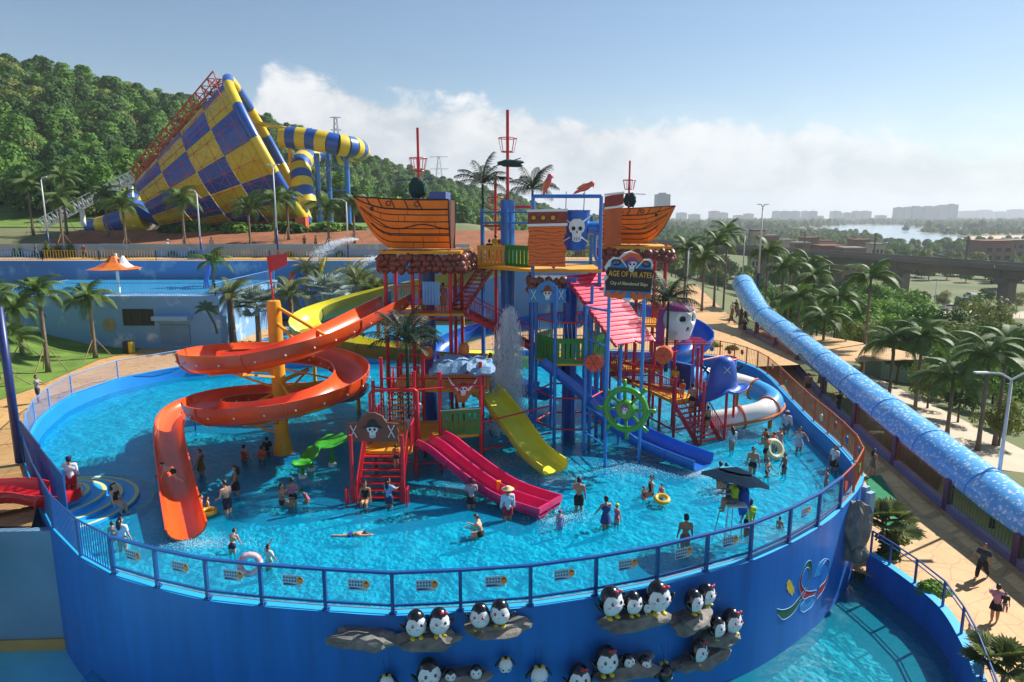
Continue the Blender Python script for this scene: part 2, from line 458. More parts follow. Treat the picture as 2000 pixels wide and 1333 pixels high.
# lawn rising to the left
EDGE = [G(u, v, .74) for u, v in ((-160, 850), (0, 781), (66, 758), (113, 737), (194, 702), (223, 695), (262, 688))] + [V((-32.2, 59, .74))]
b = MB(); nd = 14
for p in EDGE:
    for k in range(nd):
        d = 40 * (k / (nd - 1)) ** 1.4
        q = p + V((-.93, .37, 0)) * d; q.z = .74 + 5.2 * smooth(2, 22, d) + .1 * noise.noise(q * .3) * min(1, d)
        b.v.append(q)
for j in range(len(EDGE) - 1):
    for k in range(nd - 1): b.f.append((j * nd + k, j * nd + k + 1, (j + 1) * nd + k + 1, (j + 1) * nd + k)); b.m.append(0)
struct(b.build('lawn', M_GRASS, smooth=True))

# ------------------------------------------------------------------ lower pools in front
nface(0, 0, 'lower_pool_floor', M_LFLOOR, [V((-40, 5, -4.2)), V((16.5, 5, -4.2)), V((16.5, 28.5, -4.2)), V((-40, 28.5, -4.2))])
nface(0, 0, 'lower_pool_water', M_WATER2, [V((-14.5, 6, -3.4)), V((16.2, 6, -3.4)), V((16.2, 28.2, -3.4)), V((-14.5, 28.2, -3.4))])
lw = cat_rom(LWALL, 6)
b = MB(); b.sweep(lw, [(-.16, -2.1), (-.16, .12), (.16, .12), (.16, -2.1)]); 
for f in range(len(b.f)): b.m[f] = 1 if f % 3 == 1 else 0
tag(b.build('pool_side_wall', [M_WALLO, M_RIM], autosmooth=30), 'curved dark blue side wall of the lower pool by the path', 'wall')

# ------------------------------------------------------------------ planting soil, upper terraces
b = MB(); b.add([(-60, 82.2, 7.5), (2, 82.2, 7.5), (6, 96, 10.0), (-60, 96, 10.0)], [(0, 1, 2, 3)])
struct(b.build('soil_bank', M_SOIL))
b = MB(); b.add([(-75, 74.7, 7.16), (12, 74.7, 7.16), (10, 81.5, 7.16), (-75, 81.5, 7.16)], [(0, 1, 2, 3)])
struct(b.build('upper_walk', M_PAVE))
b = MB()
for j in range(5):
    for i in range(9):
        x, y = -100 + i * 10, 108 + j * 7; b.v.append(V((x, y, ground_z(x, y) + .12)))
for j in range(4):
    for i in range(8): b.f.append((j * 9 + i, j * 9 + i + 1, (j + 1) * 9 + i + 1, (j + 1) * 9 + i)); b.m.append(0)
struct(b.build('hill_meadow', M_GRASS, smooth=True))

# ------------------------------------------------------------------ river, roads on the plain
rv = [G(u, v, -11.6) for u, v in ((1575, 452), (1600, 446), (1640, 441), (1760, 441), (1800, 447), (1790, 453), (1850, 460), (2010, 466), (2300, 470), (2300, 478), (2010, 474), (1890, 476), (1850, 482), (1800, 483), (1740, 476), (1690, 465), (1630, 459))]
nface(0, 0, 'river', M_RIVER, rv)
sb = [G(u, v, -11.55) for u, v in ((1850, 471), (1900, 462), (2010, 459), (2300, 458), (2300, 466), (2010, 467), (1900, 473))]
nface(0, 0, 'sandbank', mat('sand', '#b6a283', .95, .15, .02), sb)
def ribbon(name, px, w, z, m, dz=.0, w2=None):
    pts = cat_rom([G(u, v, z) for u, v in px], 6); bb = MB(); w2 = w2 or w
    n = len(pts)
    bb.sweep([p + V((0, 0, dz)) for p in pts], [(-w / 2, 0), (w / 2, 0)]); o = bb.build(name, m); 
    if o.data.polygons and o.data.polygons[0].normal.z < 0: o.data.flip_normals()
    return struct(o)
ribbon('road', [(1640, 610), (1780, 668), (1900, 676), (2100, 690)], 9, -11.85, M_ASPH)
ribbon('road_near', [(1740, 690), (1840, 632), (1920, 650), (2010, 690), (2120, 720)], 8, -11.8, M_ASPH)
ribbon('road_far', [(1560, 600), (1700, 612), (1850, 612), (2100, 618)], 14, -11.9, M_PAVE2)
# paved strip and white kerb east of the canopy
b = MB()
for y in range(20, 92, 4):
    x = 27.5 + (y - 20) * .075
    for k, (dx, dz) in enumerate(((0, .0), (6.5, -.25))): b.v.append(V((x + dx, y, ground_z(x + dx, y) + .06)))
n = len(b.v) // 2
for j in range(5, n - 1): b.f.append((j * 2, j * 2 + 1, j * 2 + 3, j * 2 + 2)); b.m.append(0)
struct(b.build('service_walk', M_PAVE2))
b = MB(); b.add([(-60, 23.2, .56), (-18.0, 23.9, .56), (-19.5, 26.5, .56), (-24.5, 33.5, .56), (-40, 42, .56), (-60, 42, .56)], [(0, 1, 2, 3, 4, 5)]); struct(b.build('side_terrace', M_PAVE))
# ================================================================== water slides and towers
M_RED = mat('red steel paint', '#c01a2a', .42, .14, 1.5, coat=.12)
M_BLUE = mat('blue steel paint', '#1f6fc0', .35, .1, 1.2, coat=.3)
M_DBLUE = mat('dark blue steel paint', '#0f3f96', .35, .1, 1.2, coat=.3)
M_YEL = mat('yellow deck', '#dc9818', .5, .14, 1.0)
M_ORG = mat('orange fibreglass', '#dc4f1c', .32, .14, .5, coat=.25)
M_ORG2 = mat('orange fibreglass inside', '#ea561e', .35, .12, .5, coat=.2)
M_PINK = mat('pink fibreglass', '#c42560', .35, .14, .7, coat=.25)
M_LIME = mat('lime fibreglass', '#dcd63c', .35, .14, .6, coat=.25)
M_SLB = mat('blue fibreglass', '#1a63bd', .28, .08, .8, coat=.4)
M_GREEN = mat('green boards', '#2f7d2c', .5, .12, 1.5)
M_ROSE = mat('rose roof boards', '#e02c54', .5, .1, 1.2)
M_BROWN = mat('brown cast boulder', '#7a3b2c', .5, .2, 2.0, coat=.2)
M_BLACK = mat('black paint', '#15161a', .45, .1, 2)
M_BOLT = mat('bolt steel', '#d8d2cc', .35, .05, 3, metal=.4)
M_SHIP = mat('orange hull', '#f57e22', .5, .16, 1.2, spec=.25)
M_SHIPD = mat('dark hull seam', '#5a2c14', .6, .1, 2)
M_ROCK = mat('grey rock', '#5c5a58', .85, .35, 1.6, .9, bscale=4, col2='#8a857c')
M_ROCKB = mat('blue grey rock', '#4c7196', .6, .35, 1.4, .7, bscale=4, col2='#84a9c4')
M_STEEL = mat('galvanised steel', '#b9bfc4', .4, .08, 2, metal=.6)
M_SAIL = mat('dark green sailcloth', '#173a34', .8, .2, 3, .4)

def flume(root, path, hw, depth, m_in, m_out, sec=8, bolts=0.0, thick=.06, name='section', mb=M_BOLT, outer_up=0.0, flat=False):
    """an open chute: cross-section a U, cut into sections with a flange at each joint"""
    k = 10; inn = []; out = []
    for i in range(k + 1):
        a = math.pi + math.pi * i / k
        c, s = math.cos(a), 1 + math.sin(a)
        if flat: c = max(-1, min(1, c * 1.35)); s = s if abs(c) == 1 else s * .25
        up = outer_up if i == 0 else 0
        inn.append((c * hw, s * depth + up)); out.append((c * (hw + thick), s * (depth + thick) - thick + up))
    prof_o = out
    n = len(path); bl = MB(); seg = 0
    for s0 in range(0, n - 1, sec):
        pts = path[s0:min(s0 + sec + 1, n)]
        if len(pts) < 2: break
        ds = [path[max(s0 - 1, 0)]] + list(pts) + [path[min(s0 + sec + 1, n - 1)]]
        b = MB()
        vs = []
        for i, p in enumerate(pts):
            gi = s0 + i; d = (path[min(gi + 1, n - 1)] - path[max(gi - 1, 0)]).normalized()
            x = d.cross(V((0, 0, 1))).normalized(); u = x.cross(d)
            ring = [p + x * a + u * q for a, q in inn] + [p + x * a + u * q for a, q in reversed(out)]
            vs += ring
        L_ = len(inn) * 2; fs = []; ms = []
        for i in range(len(pts) - 1):
            for j in range(L_):
                j2 = (j + 1) % L_
                fs.append((i * L_ + j, i * L_ + j2, (i + 1) * L_ + j2, (i + 1) * L_ + j)); ms.append(0 if j < len(inn) - 1 or j == L_ - 1 else 1)
        o = len(b.v); b.v += vs; b.f += fs; b.m += ms
        b.f += [tuple(range(L_))[::-1], tuple(range((len(pts) - 1) * L_, len(pts) * L_))]; b.m += [1, 1]
        so = b.build(name, [m_in, m_out], root, world=True, autosmooth=40)
        # flange
        gi = s0; d = (path[min(gi + 1, n - 1)] - path[max(gi - 1, 0)]).normalized(); x = d.cross(V((0, 0, 1))).normalized(); u = x.cross(d)
        fl = MB(); fl.tube([path[gi] + x * a * 1.03 + u * (q - .03) for a, q in out], .045, 5); fl.build('flange', m_out, so, world=True)
        seg += 1
    if bolts:
        acc = 0.0
        for i in range(n - 1):
            acc += (path[i + 1] - path[i]).length
            if acc >= bolts:
                acc = 0; d = (path[min(i + 1, n - 1)] - path[max(i - 1, 0)]).normalized(); x = d.cross(V((0, 0, 1))).normalized(); u = x.cross(d)
                for sd in (-1, 1): bl.blob(path[i] + x * sd * (hw + thick + .02) + u * depth * .62, .055, 1, 0, 1)
        bl.build('bolt_row', mb, root, world=True)['kind'] = 'stuff'

def post(root, x, y, z0, z1, r=.09, m=None, name='post', n=10):
    b = MB(); b.tube([(x, y, z0), (x, y, z1)], r, n); return b.build(name, m or M_RED, root, world=True, autosmooth=40)
def pipe(root, pts, r=.05, m=None, name='pipe', n=8):
    b = MB(); b.tube(pts, r, n); return b.build(name, m or M_RED, root, world=True, autosmooth=50)
def rail(root, a, c, h=1.05, m=None, name='railing', gap=.14, foot=.08, thin=.013):
    a, c = V(a), V(c); b = MB(); d = c - a; l = d.length; up = V((0, 0, 1))
    b.tube([a + up * h, c + up * h], .032, 6); b.tube([a + up * foot, c + up * foot], .025, 6)
    n = max(1, int(l / gap))
    for i in range(n + 1):
        p = a + d * (i / n); r = .03 if i in (0, n) else thin
        b.bar(p + up * (foot if r < .02 else 0), p + up * h, r * 2)
    return b.build(name, m or M_RED, root, world=True)
def deck(root, pts, z, th=.14, m=None, name='deck'):
    b = MB(); n = len(pts)
    b.v = [V((p[0], p[1], z)) for p in pts] + [V((p[0], p[1], z - th)) for p in pts]
    b.f = [tuple(range(n)), tuple(range(n, 2 * n))[::-1]] + [(i, (i + 1) % n, (i + 1) % n + n, i + n) for i in range(n)]; b.m = [0] * len(b.f)
    return b.build(name, m or M_YEL, root, world=True)
def stairs(root, a, c, wv, n, m=None, ms=None):
    """a foot, c head (left edge), wv the vector across"""
    a, c, wv = V(a), V(c), V(wv); d = c - a
    for i in range(n):
        p = a + d * ((i + .5) / n); b = MB(); run = V((d.x, d.y, 0)) / n
        q = [p - run * .62, p - run * .62 + wv, p + run * .62 + wv, p + run * .62]
        b.add([V(x) for x in q] + [x - V((0, 0, .06)) for x in q], [(0, 1, 2, 3), (7, 6, 5, 4), (0, 4, 5, 1), (1, 5, 6, 2), (2, 6, 7, 3), (3, 7, 4, 0)])
        b.build('step', m or M_RED, root, world=True)
    for o in (V((0, 0, 0)), wv):
        b = MB(); b.bar(a + o, c + o, .06, .24); b.build('stringer', ms or m or M_RED, root, world=True)
        rail(root, a + o, c + o, 1.0, ms or m or M_RED, gap=.16)

# ------------------------------------------------------------------ orange spiral slide
C = V((-11.7, 33.3, 0)); path = [V((-6.6, 38.6, 6.75)), V((-7.0, 36.6, 6.6)), V((-7.6, 34.4, 6.35)), V((-8.6, 32.0, 5.95)), V((-9.8, 30.4, 5.6))]
th = -90.0
while th >= -632:
    t = (-90 - th) / 540.0
    path.append(V((C.x + 3.6 * math.cos(R(th)), C.y + 3.6 * math.sin(R(th)), 5.2 - 3.6 * t))); th -= 22.5
path += [V(p) for p in ((-10.2, 37.2, 1.62), (-9.2, 38.5, 1.52), (-10.6, 39.9, 1.42))]
helix = thing('spiral_slide', 'orange open spiral water slide winding twice round a yellow column', 'slide', (-11.7, 33.3, -.36))
pp = cat_rom(path, 4)
flume(helix, pp, .84, .8, M_ORG2, M_ORG, sec=10, bolts=.8, outer_up=.12)
flume(helix, cat_rom([V(q) for q in ((-10.6, 39.9, 1.42), (-14, 40.3, 1.3), (-16.6, 39.9, 1.15), (-18.5, 38.5, 1.0), (-18.7, 36.4, .85), (-17.5, 33.4, .62), (-15.0, 28.8, .3), (-12.2, 23.9, .04))], 6), .66, .55, M_ORG2, M_ORG, sec=9)
b = MB(); b.lathe([(.62, -.36), (.62, .0), (.45, .05)], 20, (-11.7, 33.3, 0)); b.build('base', M_BLUE, helix, world=True, autosmooth=40)
b = MB(); b.lathe([(.46, .02), (.42, .5), (.34, 1.1), (.34, 7.6), (.3, 7.9), (.0, 7.92)], 18, (-11.7, 33.3, 0))
for k in range(8):
    a = k * math.pi / 4; b.bar(C + V((math.cos(a) * .45, math.sin(a) * .45, .05)), C + V((math.cos(a) * .36, math.sin(a) * .36, .7)), .05, .12)
b.build('column', M_YEL, helix, world=True, autosmooth=40)
for k in range(12):
    th = -100 - k * 45; t = (-90 - th) / 540.0; z = 5.2 - 3.6 * t - .2
    if t > 1: break
    e = C + V((3.2 * math.cos(R(th)), 3.2 * math.sin(R(th)), z)); b = MB()
    b.bar(C + V((.3 * math.cos(R(th)), .3 * math.sin(R(th)), z + .05)), e, .12, .2); b.bar(C + V((.3 * math.cos(R(th)), .3 * math.sin(R(th)), z + 1.0 if k % 2 else z - .8)), e, .09)
    b.build('support_arm', M_YEL, helix, world=True)
for a, c in (((-11.5, 33.2, 7.6), (-8.2, 31.9, 6.0)), ((-11.5, 33.1, 6.8), (-9.2, 31.0, 5.6))):
    b = MB(); b.bar(a, c, .13); b.build('support_arm', M_YEL, helix, world=True)
pipe(helix, [C + V((0, 0, 7.9)), C + V((-.15, 0, 10.1))], .05, M_RED, 'flagpole')
b = MB(); b.prism([(0, 0), (.95, .1), (.9, -.45), (0, -.85)], .02, c=C + V((-.14, 0, 10.1))); b.build('flag', M_RED, helix, world=True)
for x, y, z in ((-18.7, 37.2, .9), (-17.2, 32.8, .45), (-15.6, 40.1, 1.1), (-14.6, 28.2, .15)):
    for s in (-.74, .74):
        post(helix, x + s, y, -.36, z + .3, .05, M_DBLUE)

# ------------------------------------------------------------------ left red tower with a ship on top
LT = thing('ship_tower', 'red steel tower with yellow decks under the left pirate ship', 'tower', (-5, 39.5, -.36), 'towers of the pirate water playground')
PX = [-7.05, -5.55, -3.45]
for x in PX:
    for y in (38, 41.3): post(LT, x, y, -.36, 10.2 if y > 39 else 10.15, .11)
post(LT, -2.95, 40, -.36, 10.1, .1); post(LT, -4.9, 39.7, -.36, 9.9, .42, M_DBLUE, 'column', 16)
deck(LT, [(-7.15, 37.9), (-2.7, 37.9), (-2.7, 41.4), (-7.15, 41.4)], 6.6)
deck(LT, [(-7.3, 37.7), (-2.8, 37.5), (-2.4, 41.6), (-7.3, 41.6)], 10.1, .16)
rail(LT, (-5.5, 38, 6.6), (-3.5, 38, 6.6), 1.55); rail(LT, (-7.0, 38.0, 6.6), (-7.0, 39.2, 6.6), 1.2, M_BLUE); rail(LT, (-7.05, 38.0, 7.2), (-5.6, 38, 7.2), 1.1, M_BLUE)
rail(LT, (-7.0, 41.3, 6.6), (-3.0, 41.3, 6.6), 1.2)
b = MB()
for i in range(6): b.box((-4.92 + i * .165, 37.9, 7.75), (.14, .05, 1.3))
b.build('slat_board', mat('pale blue boards', '#6fa4d6', .5, .1, 2), LT, world=True)
for a, c in (((-7, 38, 9.6), (-3.4, 38, 9.6)), ((-7, 38, 6.3), (-3.4, 38, 6.3)), ((-3.45, 38, 2.6), (-3.45, 41.3, 2.6)), ((-7, 38, 2.6), (-3.4, 38, 2.6))): pipe(LT, [a, c], .05)
BOULD = []
for k in range(3):
    b = MB(); b.blob((0, 0, 0), (.24, .22, .21), 11 + k, .35, 2, 1.8); o = b.build('boulder', M_BROWN, smooth=True); BOULD.append(o.data); bpy.data.objects.remove(o)
def boulders(root, pts, rows=2, z=0.0, sp=.36, seed=1):
    rn = random.Random(seed); o0 = wpos(root)
    for r in range(rows):
        for (a, c) in zip(pts, pts[1:]):
            a, c = V(a), V(c); n = max(1, int((c - a).length / sp))
            for i in range(n):
                p = a + (c - a) * ((i + .5 * (r % 2) + rn.uniform(.1, .4)) / n)
                o = bpy.data.objects.new('boulder', rn.choice(BOULD)); COL.objects.link(o); o.parent = root
                o.location = p + V((rn.uniform(-.05, .05), rn.uniform(-.08, .08), -.3 * r + rn.uniform(-.06, .06))) - o0
                s = rn.uniform(.85, 1.25); o.scale = (s, s, s); o.rotation_euler = (rn.uniform(0, 6), rn.uniform(0, 6), rn.uniform(0, 6))
boulders(LT, [(-7.3, 41, 9.7), (-7.3, 37.8, 9.7), (-2.7, 37.6, 9.7), (-2.3, 41.2, 9.7)], 3, seed=3)

def crow_nest(root, x, y, z0, z1, zb, m=None):
    pipe(root, [(x, y, z0), (x, y, z1)], .09, m, 'mast')
    b = MB(); zz = zb
    for rr, z in ((.52, zz + .75), (.36, zz)): b.tube([(x + rr * math.cos(a * math.pi / 8), y + rr * math.sin(a * math.pi / 8), z) for a in range(16)], .028, 5, closed=True)
    for a in range(8):
        q = a * math.pi / 4; b.bar((x + .36 * math.cos(q), y + .36 * math.sin(q), zz), (x + .52 * math.cos(q), y + .52 * math.sin(q), zz + .75), .03)
    b.build('crows_nest', m or M_RED, root, world=True)
def ship(name, label, loc, rz, s, mast_h, mast_x):
    t = thing(name, label, 'ship', loc, 'pirate ships of the playground', rz); t.scale = (s, s, s)
    Lh = 5.6
    def sec(x):   # half width, top z, keel z
        u = x / Lh
        w = 1.15 * (1 - (1 - min(1, u / .55)) ** 2.2) if u < .55 else 1.15 - .12 * (u - .55)
        top = 2.75 - .12 * math.sin(u * 2.4) + .12 * (1 - u); keel = 0 if u > .42 else 2.75 * (1 - u / .42) ** 1.9
        return max(w, .05), top, keel
    NX, NZ = 16, 8
    def pt(x, k, off=0.0, side=-1):
        w, top, keel = sec(x); q = k
        z = keel + (top - keel) * q; ww = w * (.55 + .45 * math.sin(min(1, q * 1.25) * math.pi / 2)) if x > .3 else w * (.4 + .6 * q)
        return V((x, side * (ww + off), z))
    b = MB()
    for side in (-1, 1):
        o = len(b.v)
        for i in range(NX + 1):
            for k in range(NZ + 1): b.v.append(pt(Lh * i / NX, k / NZ, 0, side))
        for i in range(NX):
            for k in range(NZ):
                b.f.append((o + i * (NZ + 1) + k, o + i * (NZ + 1) + k + 1, o + (i + 1) * (NZ + 1) + k + 1, o + (i + 1) * (NZ + 1) + k)); b.m.append(0)
    n1 = (NX + 1) * (NZ + 1)
    for i in range(NX):   # bottom and deck
        b.f.append((i * (NZ + 1), (i + 1) * (NZ + 1), n1 + (i + 1) * (NZ + 1), n1 + i * (NZ + 1))); b.m.append(0)
        b.f.append((i * (NZ + 1) + 6, (i + 1) * (NZ + 1) + 6, n1 + (i + 1) * (NZ + 1) + 6, n1 + i * (NZ + 1) + 6)); b.m.append(1)
    st = [NX * (NZ + 1) + k for k in range(NZ + 1)]
    b.f.append(tuple(st + [n1 + q for q in reversed(st)])); b.m.append(0)
    hull = b.build('hull', [M_SHIPD, M_DBLUE], t)
    rows = [0, .13, .27, .41, .55, .69, .80]
    rn = random.Random(5)
    for side in (-1, 1):
        for r in range(len(rows) - 1):
            cuts = [.0] + sorted(rn.uniform(.1, .95) * Lh for _ in range(3)) + [Lh]
            cuts = [c for i, c in enumerate(cuts) if i == 0 or c - cuts[i - 1] > .35]; cuts[-1] = Lh
            for c0_, c1_ in zip(cuts, cuts[1:]):
                b = MB(); m = max(1, int((c1_ - c0_) / .35)); g = .012
                for i in range(m + 1):
                    x = lerp(c0_ + g, c1_ - g, i / m)
                    b.v += [pt(x, rows[r] + .012, .022, side), pt(x, (rows[r] + rows[r + 1]) / 2, .03, side), pt(x, rows[r + 1] - .012, .022, side)]
                for i in range(m):
                    for k in range(2): b.f.append((i * 3 + k, i * 3 + k + 1, i * 3 + k + 4, i * 3 + k + 3)); b.m.append(0)
                b.build('plank', M_SHIP, hull, smooth=True)
        # bulwark band with stanchions and portholes
        b = MB(); m = 16
        for i in range(m + 1): x = Lh * i / m; b.v += [pt(x, .815, .03, side), pt(x, 1, .03, side)]
        for i in range(m): b.f.append((i * 2, i * 2 + 1, i * 2 + 3, i * 2 + 2)); b.m.append(0)
        b.build('bulwark', M_SHIP, t, smooth=True)
        b = MB(); b.tube([pt(Lh * i / 16, .805, .05, side) for i in range(17)], .035, 5); b.tube([pt(Lh * i / 16, 1.0, .04, side) for i in range(17)], .04, 5)
        b.tube([pt(Lh * (.08 + .92 * i / 20), .45 + .05 * math.sin(i * .55), .05, side) for i in range(21)], .03, 5)
        b.tube([pt(Lh * (.2 + .8 * i / 12), .30, .05, side) for i in range(13)], .03, 5); b.tube([pt(Lh, k / 8, .04, side) for k in range(9)], .04, 5)
        for i in range(5): x = .9 + i * .75; b.tube([pt(x + .22, .815, .05, side), pt(x, .985, .05, side)], .03, 5)
        b.build('trim', M_BLACK, t)
        for x in (2.25, 3.85):
            c = pt(x, .905, .05, side); b = MB(); b.tube([c + V((.13 * math.cos(q * math.pi / 6), 0, .13 * math.sin(q * math.pi / 6))) for q in range(12)], .028, 5, closed=True); b.build('porthole', M_BLACK, t)
        c = pt(1.25, .72, .04, side); b = MB(); b.lathe([(.13, -.02), (.13, .02)], 12, c, Matrix.Rotation(math.pi / 2, 3, 'X')); b.build('hawse_hole', M_BLACK, t)
    o = MB(); o.box((4.95, 0, 2.8), (.9, 1.7, .6)); o.build('stern_box', M_DBLUE, t)
    mm = MB(); mm.tube([(mast_x, 0, 1.8), (mast_x, 0, mast_h)], .075, 8); mast = mm.build('mast', M_RED, t, autosmooth=50)
    b = MB(); zb = lerp(2.7, mast_h, .40)
    for rr, z in ((.5, zb + .7), (.34, zb)): b.tube([(mast_x + rr * math.cos(a * math.pi / 8), rr * math.sin(a * math.pi / 8), z) for a in range(16)], .026, 5, closed=True)
    for a in range(8):
        q = a * math.pi / 4; b.bar((mast_x + .34 * math.cos(q), .34 * math.sin(q), zb), (mast_x + .5 * math.cos(q), .5 * math.sin(q), zb + .7), .028)
    b.build('crows_nest', M_RED, mast)
    b = MB(); b.tube([(mast_x - 1.3, 0, 3.75), (mast_x + .9, 0, 3.85)], .03, 6); b.build('yard', M_DBLUE, mast)
    b = MB(); b.blob((mast_x - .05, -.1, 3.35), (.48, .22, .58), 4, .35, 3, 2.2); b.build('furled_sail', M_SAIL, mast, smooth=True)
    return t
p0 = D(690, 490, 38.9)
ship('pirate_ship', 'orange plank pirate ship with its bow to the left on a red tower', (p0.x, 39.6, 10.2), R(-4), 1.0, 6.6, 3.75)

# ------------------------------------------------------------------ right red tower with the other ship
RT = thing('ship_tower', 'red steel tower under the right pirate ship behind the black sign', 'tower', (7.3, 43, -.36), 'towers of the pirate water playground')
for x in (5.6, 7.6, 9.3):
    for y in (41.5, 44.6): post(RT, x, y, -.36, 10.3, .11)
deck(RT, [(5.3, 41.3), (9.6, 41.2), (9.6, 44.8), (5.3, 44.8)], 10.2, .16); deck(RT, [(5.5, 41.4), (9.4, 41.4), (9.4, 44.7), (5.5, 44.7)], 5.4)
deck(RT, [(5.5, 41.4), (9.4, 41.4), (9.4, 44.7), (5.5, 44.7)], 2.6)
rail(RT, (5.6, 41.5, 5.4), (9.3, 41.5, 5.4), 1.1); rail(RT, (9.3, 41.5, 5.4), (9.3, 44.6, 5.4), 1.1); rail(RT, (5.6, 41.5, 2.6), (9.3, 41.5, 2.6), 1.0)
for z in (4.9, 7.6, 2.2): pipe(RT, [(5.6, 41.5, z), (9.3, 41.5, z)], .05); pipe(RT, [(9.3, 41.5, z), (9.3, 44.6, z)], .05)
pipe(RT, [(5.6, 41.5, 2.3), (7.6, 41.5, 5.2)], .05); pipe(RT, [(9.3, 41.5, 5.5), (7.6, 41.5, 8.3)], .04)
boulders(RT, [(5.3, 41.3, 9.8), (9.6, 41.1, 9.8), (9.8, 44.5, 9.8)], 2, seed=6)
sh2 = ship('pirate_ship', 'orange pirate ship with its bow to the right behind the black sign', (9.9, 42.2, 10.3), R(180 - 24), .8, 6.3, 3.6)
WP = D(1198, 443, 41.0)
b = MB(); b.prism([(-0.522, -1.2), (0.435, -1.15), (0.522, -.8), (0.418, -.4), (0.551, 0), (0.435, .4), (0.522, .9), (0.493, 1.25), (-0.522, 1.05)], .14, c=WP + V((0, 0, 0)))
wd = b.build('wood_panel', mat('orange wood panel', '#b4501e', .55, .3, 1.2, .2, col2='#d06a28')); tag(wd, 'orange broken wood panel at the stern of the right ship', 'panel')
b = MB(); b.prism([(-0.551, 1.05), (0.551, 1.3), (0.551, 1.95), (-0.551, 1.75)], .16, c=WP); b.build('window_band', mat('red brown board', '#8c3420', .5, .25, 3), wd)
for k in range(2):
    b = MB(); z0 = (1.0, 1.78)[k]; b.prism([(-.57, z0), (.57, z0 + .13), (.57, z0 + .25), (-.57, z0 + .12)], .2, c=WP); b.build('white_trim', M_WHITE, wd)

# ------------------------------------------------------------------ middle blue tower
CT = thing('bucket_tower', 'blue steel tower in the middle carrying the tipping bucket', 'tower', (2, 38, -.36), 'towers of the pirate water playground')
post(CT, -.25, 40.4, -.36, 12.9, .42, M_BLUE, 'column', 18); post(CT, 3.1, 36, -.36, 8.8, .38, M_DBLUE, 'column', 8)
for x, y, z in ((-1.8, 41.5, 12.4), (-.3, 39.4, 12.4), (1.1, 36.3, 13.0), (4.65, 36.3, 13.0), (1.1, 40.5, 12.0), (4.65, 40.5, 12.0), (-1.8, 43, 12.4)): post(CT, x, y, -.36, z, .1, M_BLUE)
pipe(CT, [(1.1, 36.3, 13.0), (4.65, 36.3, 13.0)], .1, M_BLUE, 'beam')
for z in (12.2, 11.6): pipe(CT, [(-1.8, 41.5, z), (-.3, 39.4, z), (1.1, 39.4, z)], .055, M_BLUE)
pipe(CT, [(-1.8, 41.5, 11.4), (-.3, 41.3, 11.4)], .06); pipe(CT, [(.2, 40.3, 12.5), (1.1, 40, 12.5)], .07)
deck(CT, [(-2.0, 39.3), (1.2, 36.2), (4.75, 36.2), (4.75, 40.6), (-2.0, 43)], 9.2, .16)
deck(CT, [(1.1, 36.2), (4.75, 36.2), (4.75, 40.6), (1.1, 40.6)], 8.5, .3, M_DBLUE, 'under_deck')
def slat_panel(root, a, c, h, m=M_GREEN, n=7):
    a, c = V(a), V(c); d = c - a; l = d.length; dv = d / l; b = MB(); up = V((0, 0, 1)); w = l / n
    for i in range(n):
        p = a + d * ((i + .5) / n); b.bar(p + up * .06, p + up * (h - .06), .05, w * .74, up=dv)
    b.bar(a + up * .06, c + up * .06, .06, .2); b.bar(a + up * (h - .1), c + up * (h - .1), .06, .26)
    return b.build('board_panel', m, root, world=True)
slat_panel(CT, (-.35, 39.35, 9.2), (1.1, 37.6, 9.2), 1.15); slat_panel(CT, (-2.0, 39.5, 9.2), (-.4, 39.35, 9.2), 1.1, M_YEL)
# big orange stern slab with a carved grain
gm = bpy.data.materials.new('carved wood grain'); gm.use_nodes = True; t = gm.node_tree; bs = t.nodes['Principled BSDF']; bs.inputs['Roughness'].default_value = .5
co = t.nodes.new('ShaderNodeTexCoord'); wv = t.nodes.new('ShaderNodeTexWave'); wv.wave_type = 'RINGS'; wv.inputs['Scale'].default_value = 1.1; wv.inputs['Distortion'].default_value = 7; wv.inputs['Detail'].default_value = 2
mp = t.nodes.new('ShaderNodeMapping'); mp.inputs['Scale'].default_value = (1.2, 1, 2.6); t.links.new(co.outputs['Object'], mp.inputs['Vector']); t.links.new(mp.outputs[0], wv.inputs['Vector'])
cr = t.nodes.new('ShaderNodeValToRGB'); cr.color_ramp.elements[0].position = .04; cr.color_ramp.elements[1].position = .14
cr.color_ramp.elements[0].color = (*lin('#a23c12'), 1); cr.color_ramp.elements[1].color = (*lin('#e5681c'), 1)
t.links.new(wv.outputs['Fac'], cr.inputs['Fac']); t.links.new(cr.outputs[0], bs.inputs['Base Color'])
SP = D(1068, 482, 35.7)
b = MB(); b.prism([(-.97, -1.0), (.97, -1.05), (.95, -.5), (1.02, -.1), (.82, .3), (1.0, .75), (.95, 1.1), (-.98, 1.05), (-.93, .6), (-1.0, .1), (-.94, -.4)], .16, c=SP)
sl = tag(b.build('stern_slab', gm), 'big orange carved wood slab hung on the bucket tower', 'panel')
b = MB(); b.prism([(-1.0, 1.15), (1.0, 1.2), (1.05, 1.85), (-1.0, 1.75)], .16, c=SP); b.build('window_band', mat('red brown board', '#8c3420'), sl)
for z0 in (1.03, 1.76):
    b = MB(); b.prism([(-1.03, z0), (1.04, z0 + .03), (1.06, z0 + .17), (-1.03, z0 + .12)], .24, c=SP); b.build('white_trim', M_WHITE, sl)
for k in range(3):
    b = MB(); b.tube([SP + V((-.7 + k * .5 + .14 * math.cos(q * math.pi / 6), -.1, 1.47 + .14 * math.sin(q * math.pi / 6))) for q in range(12)], .03, 5, closed=True); b.build('porthole', M_BLACK, sl)
    b = MB(); b.lathe([(.12, -.01), (.12, .02)], 12, SP + V((-.7 + k * .5, -.09, 1.47)), Matrix.Rotation(math.pi / 2, 3, 'X')); b.build('porthole_disc', M_YEL, sl)
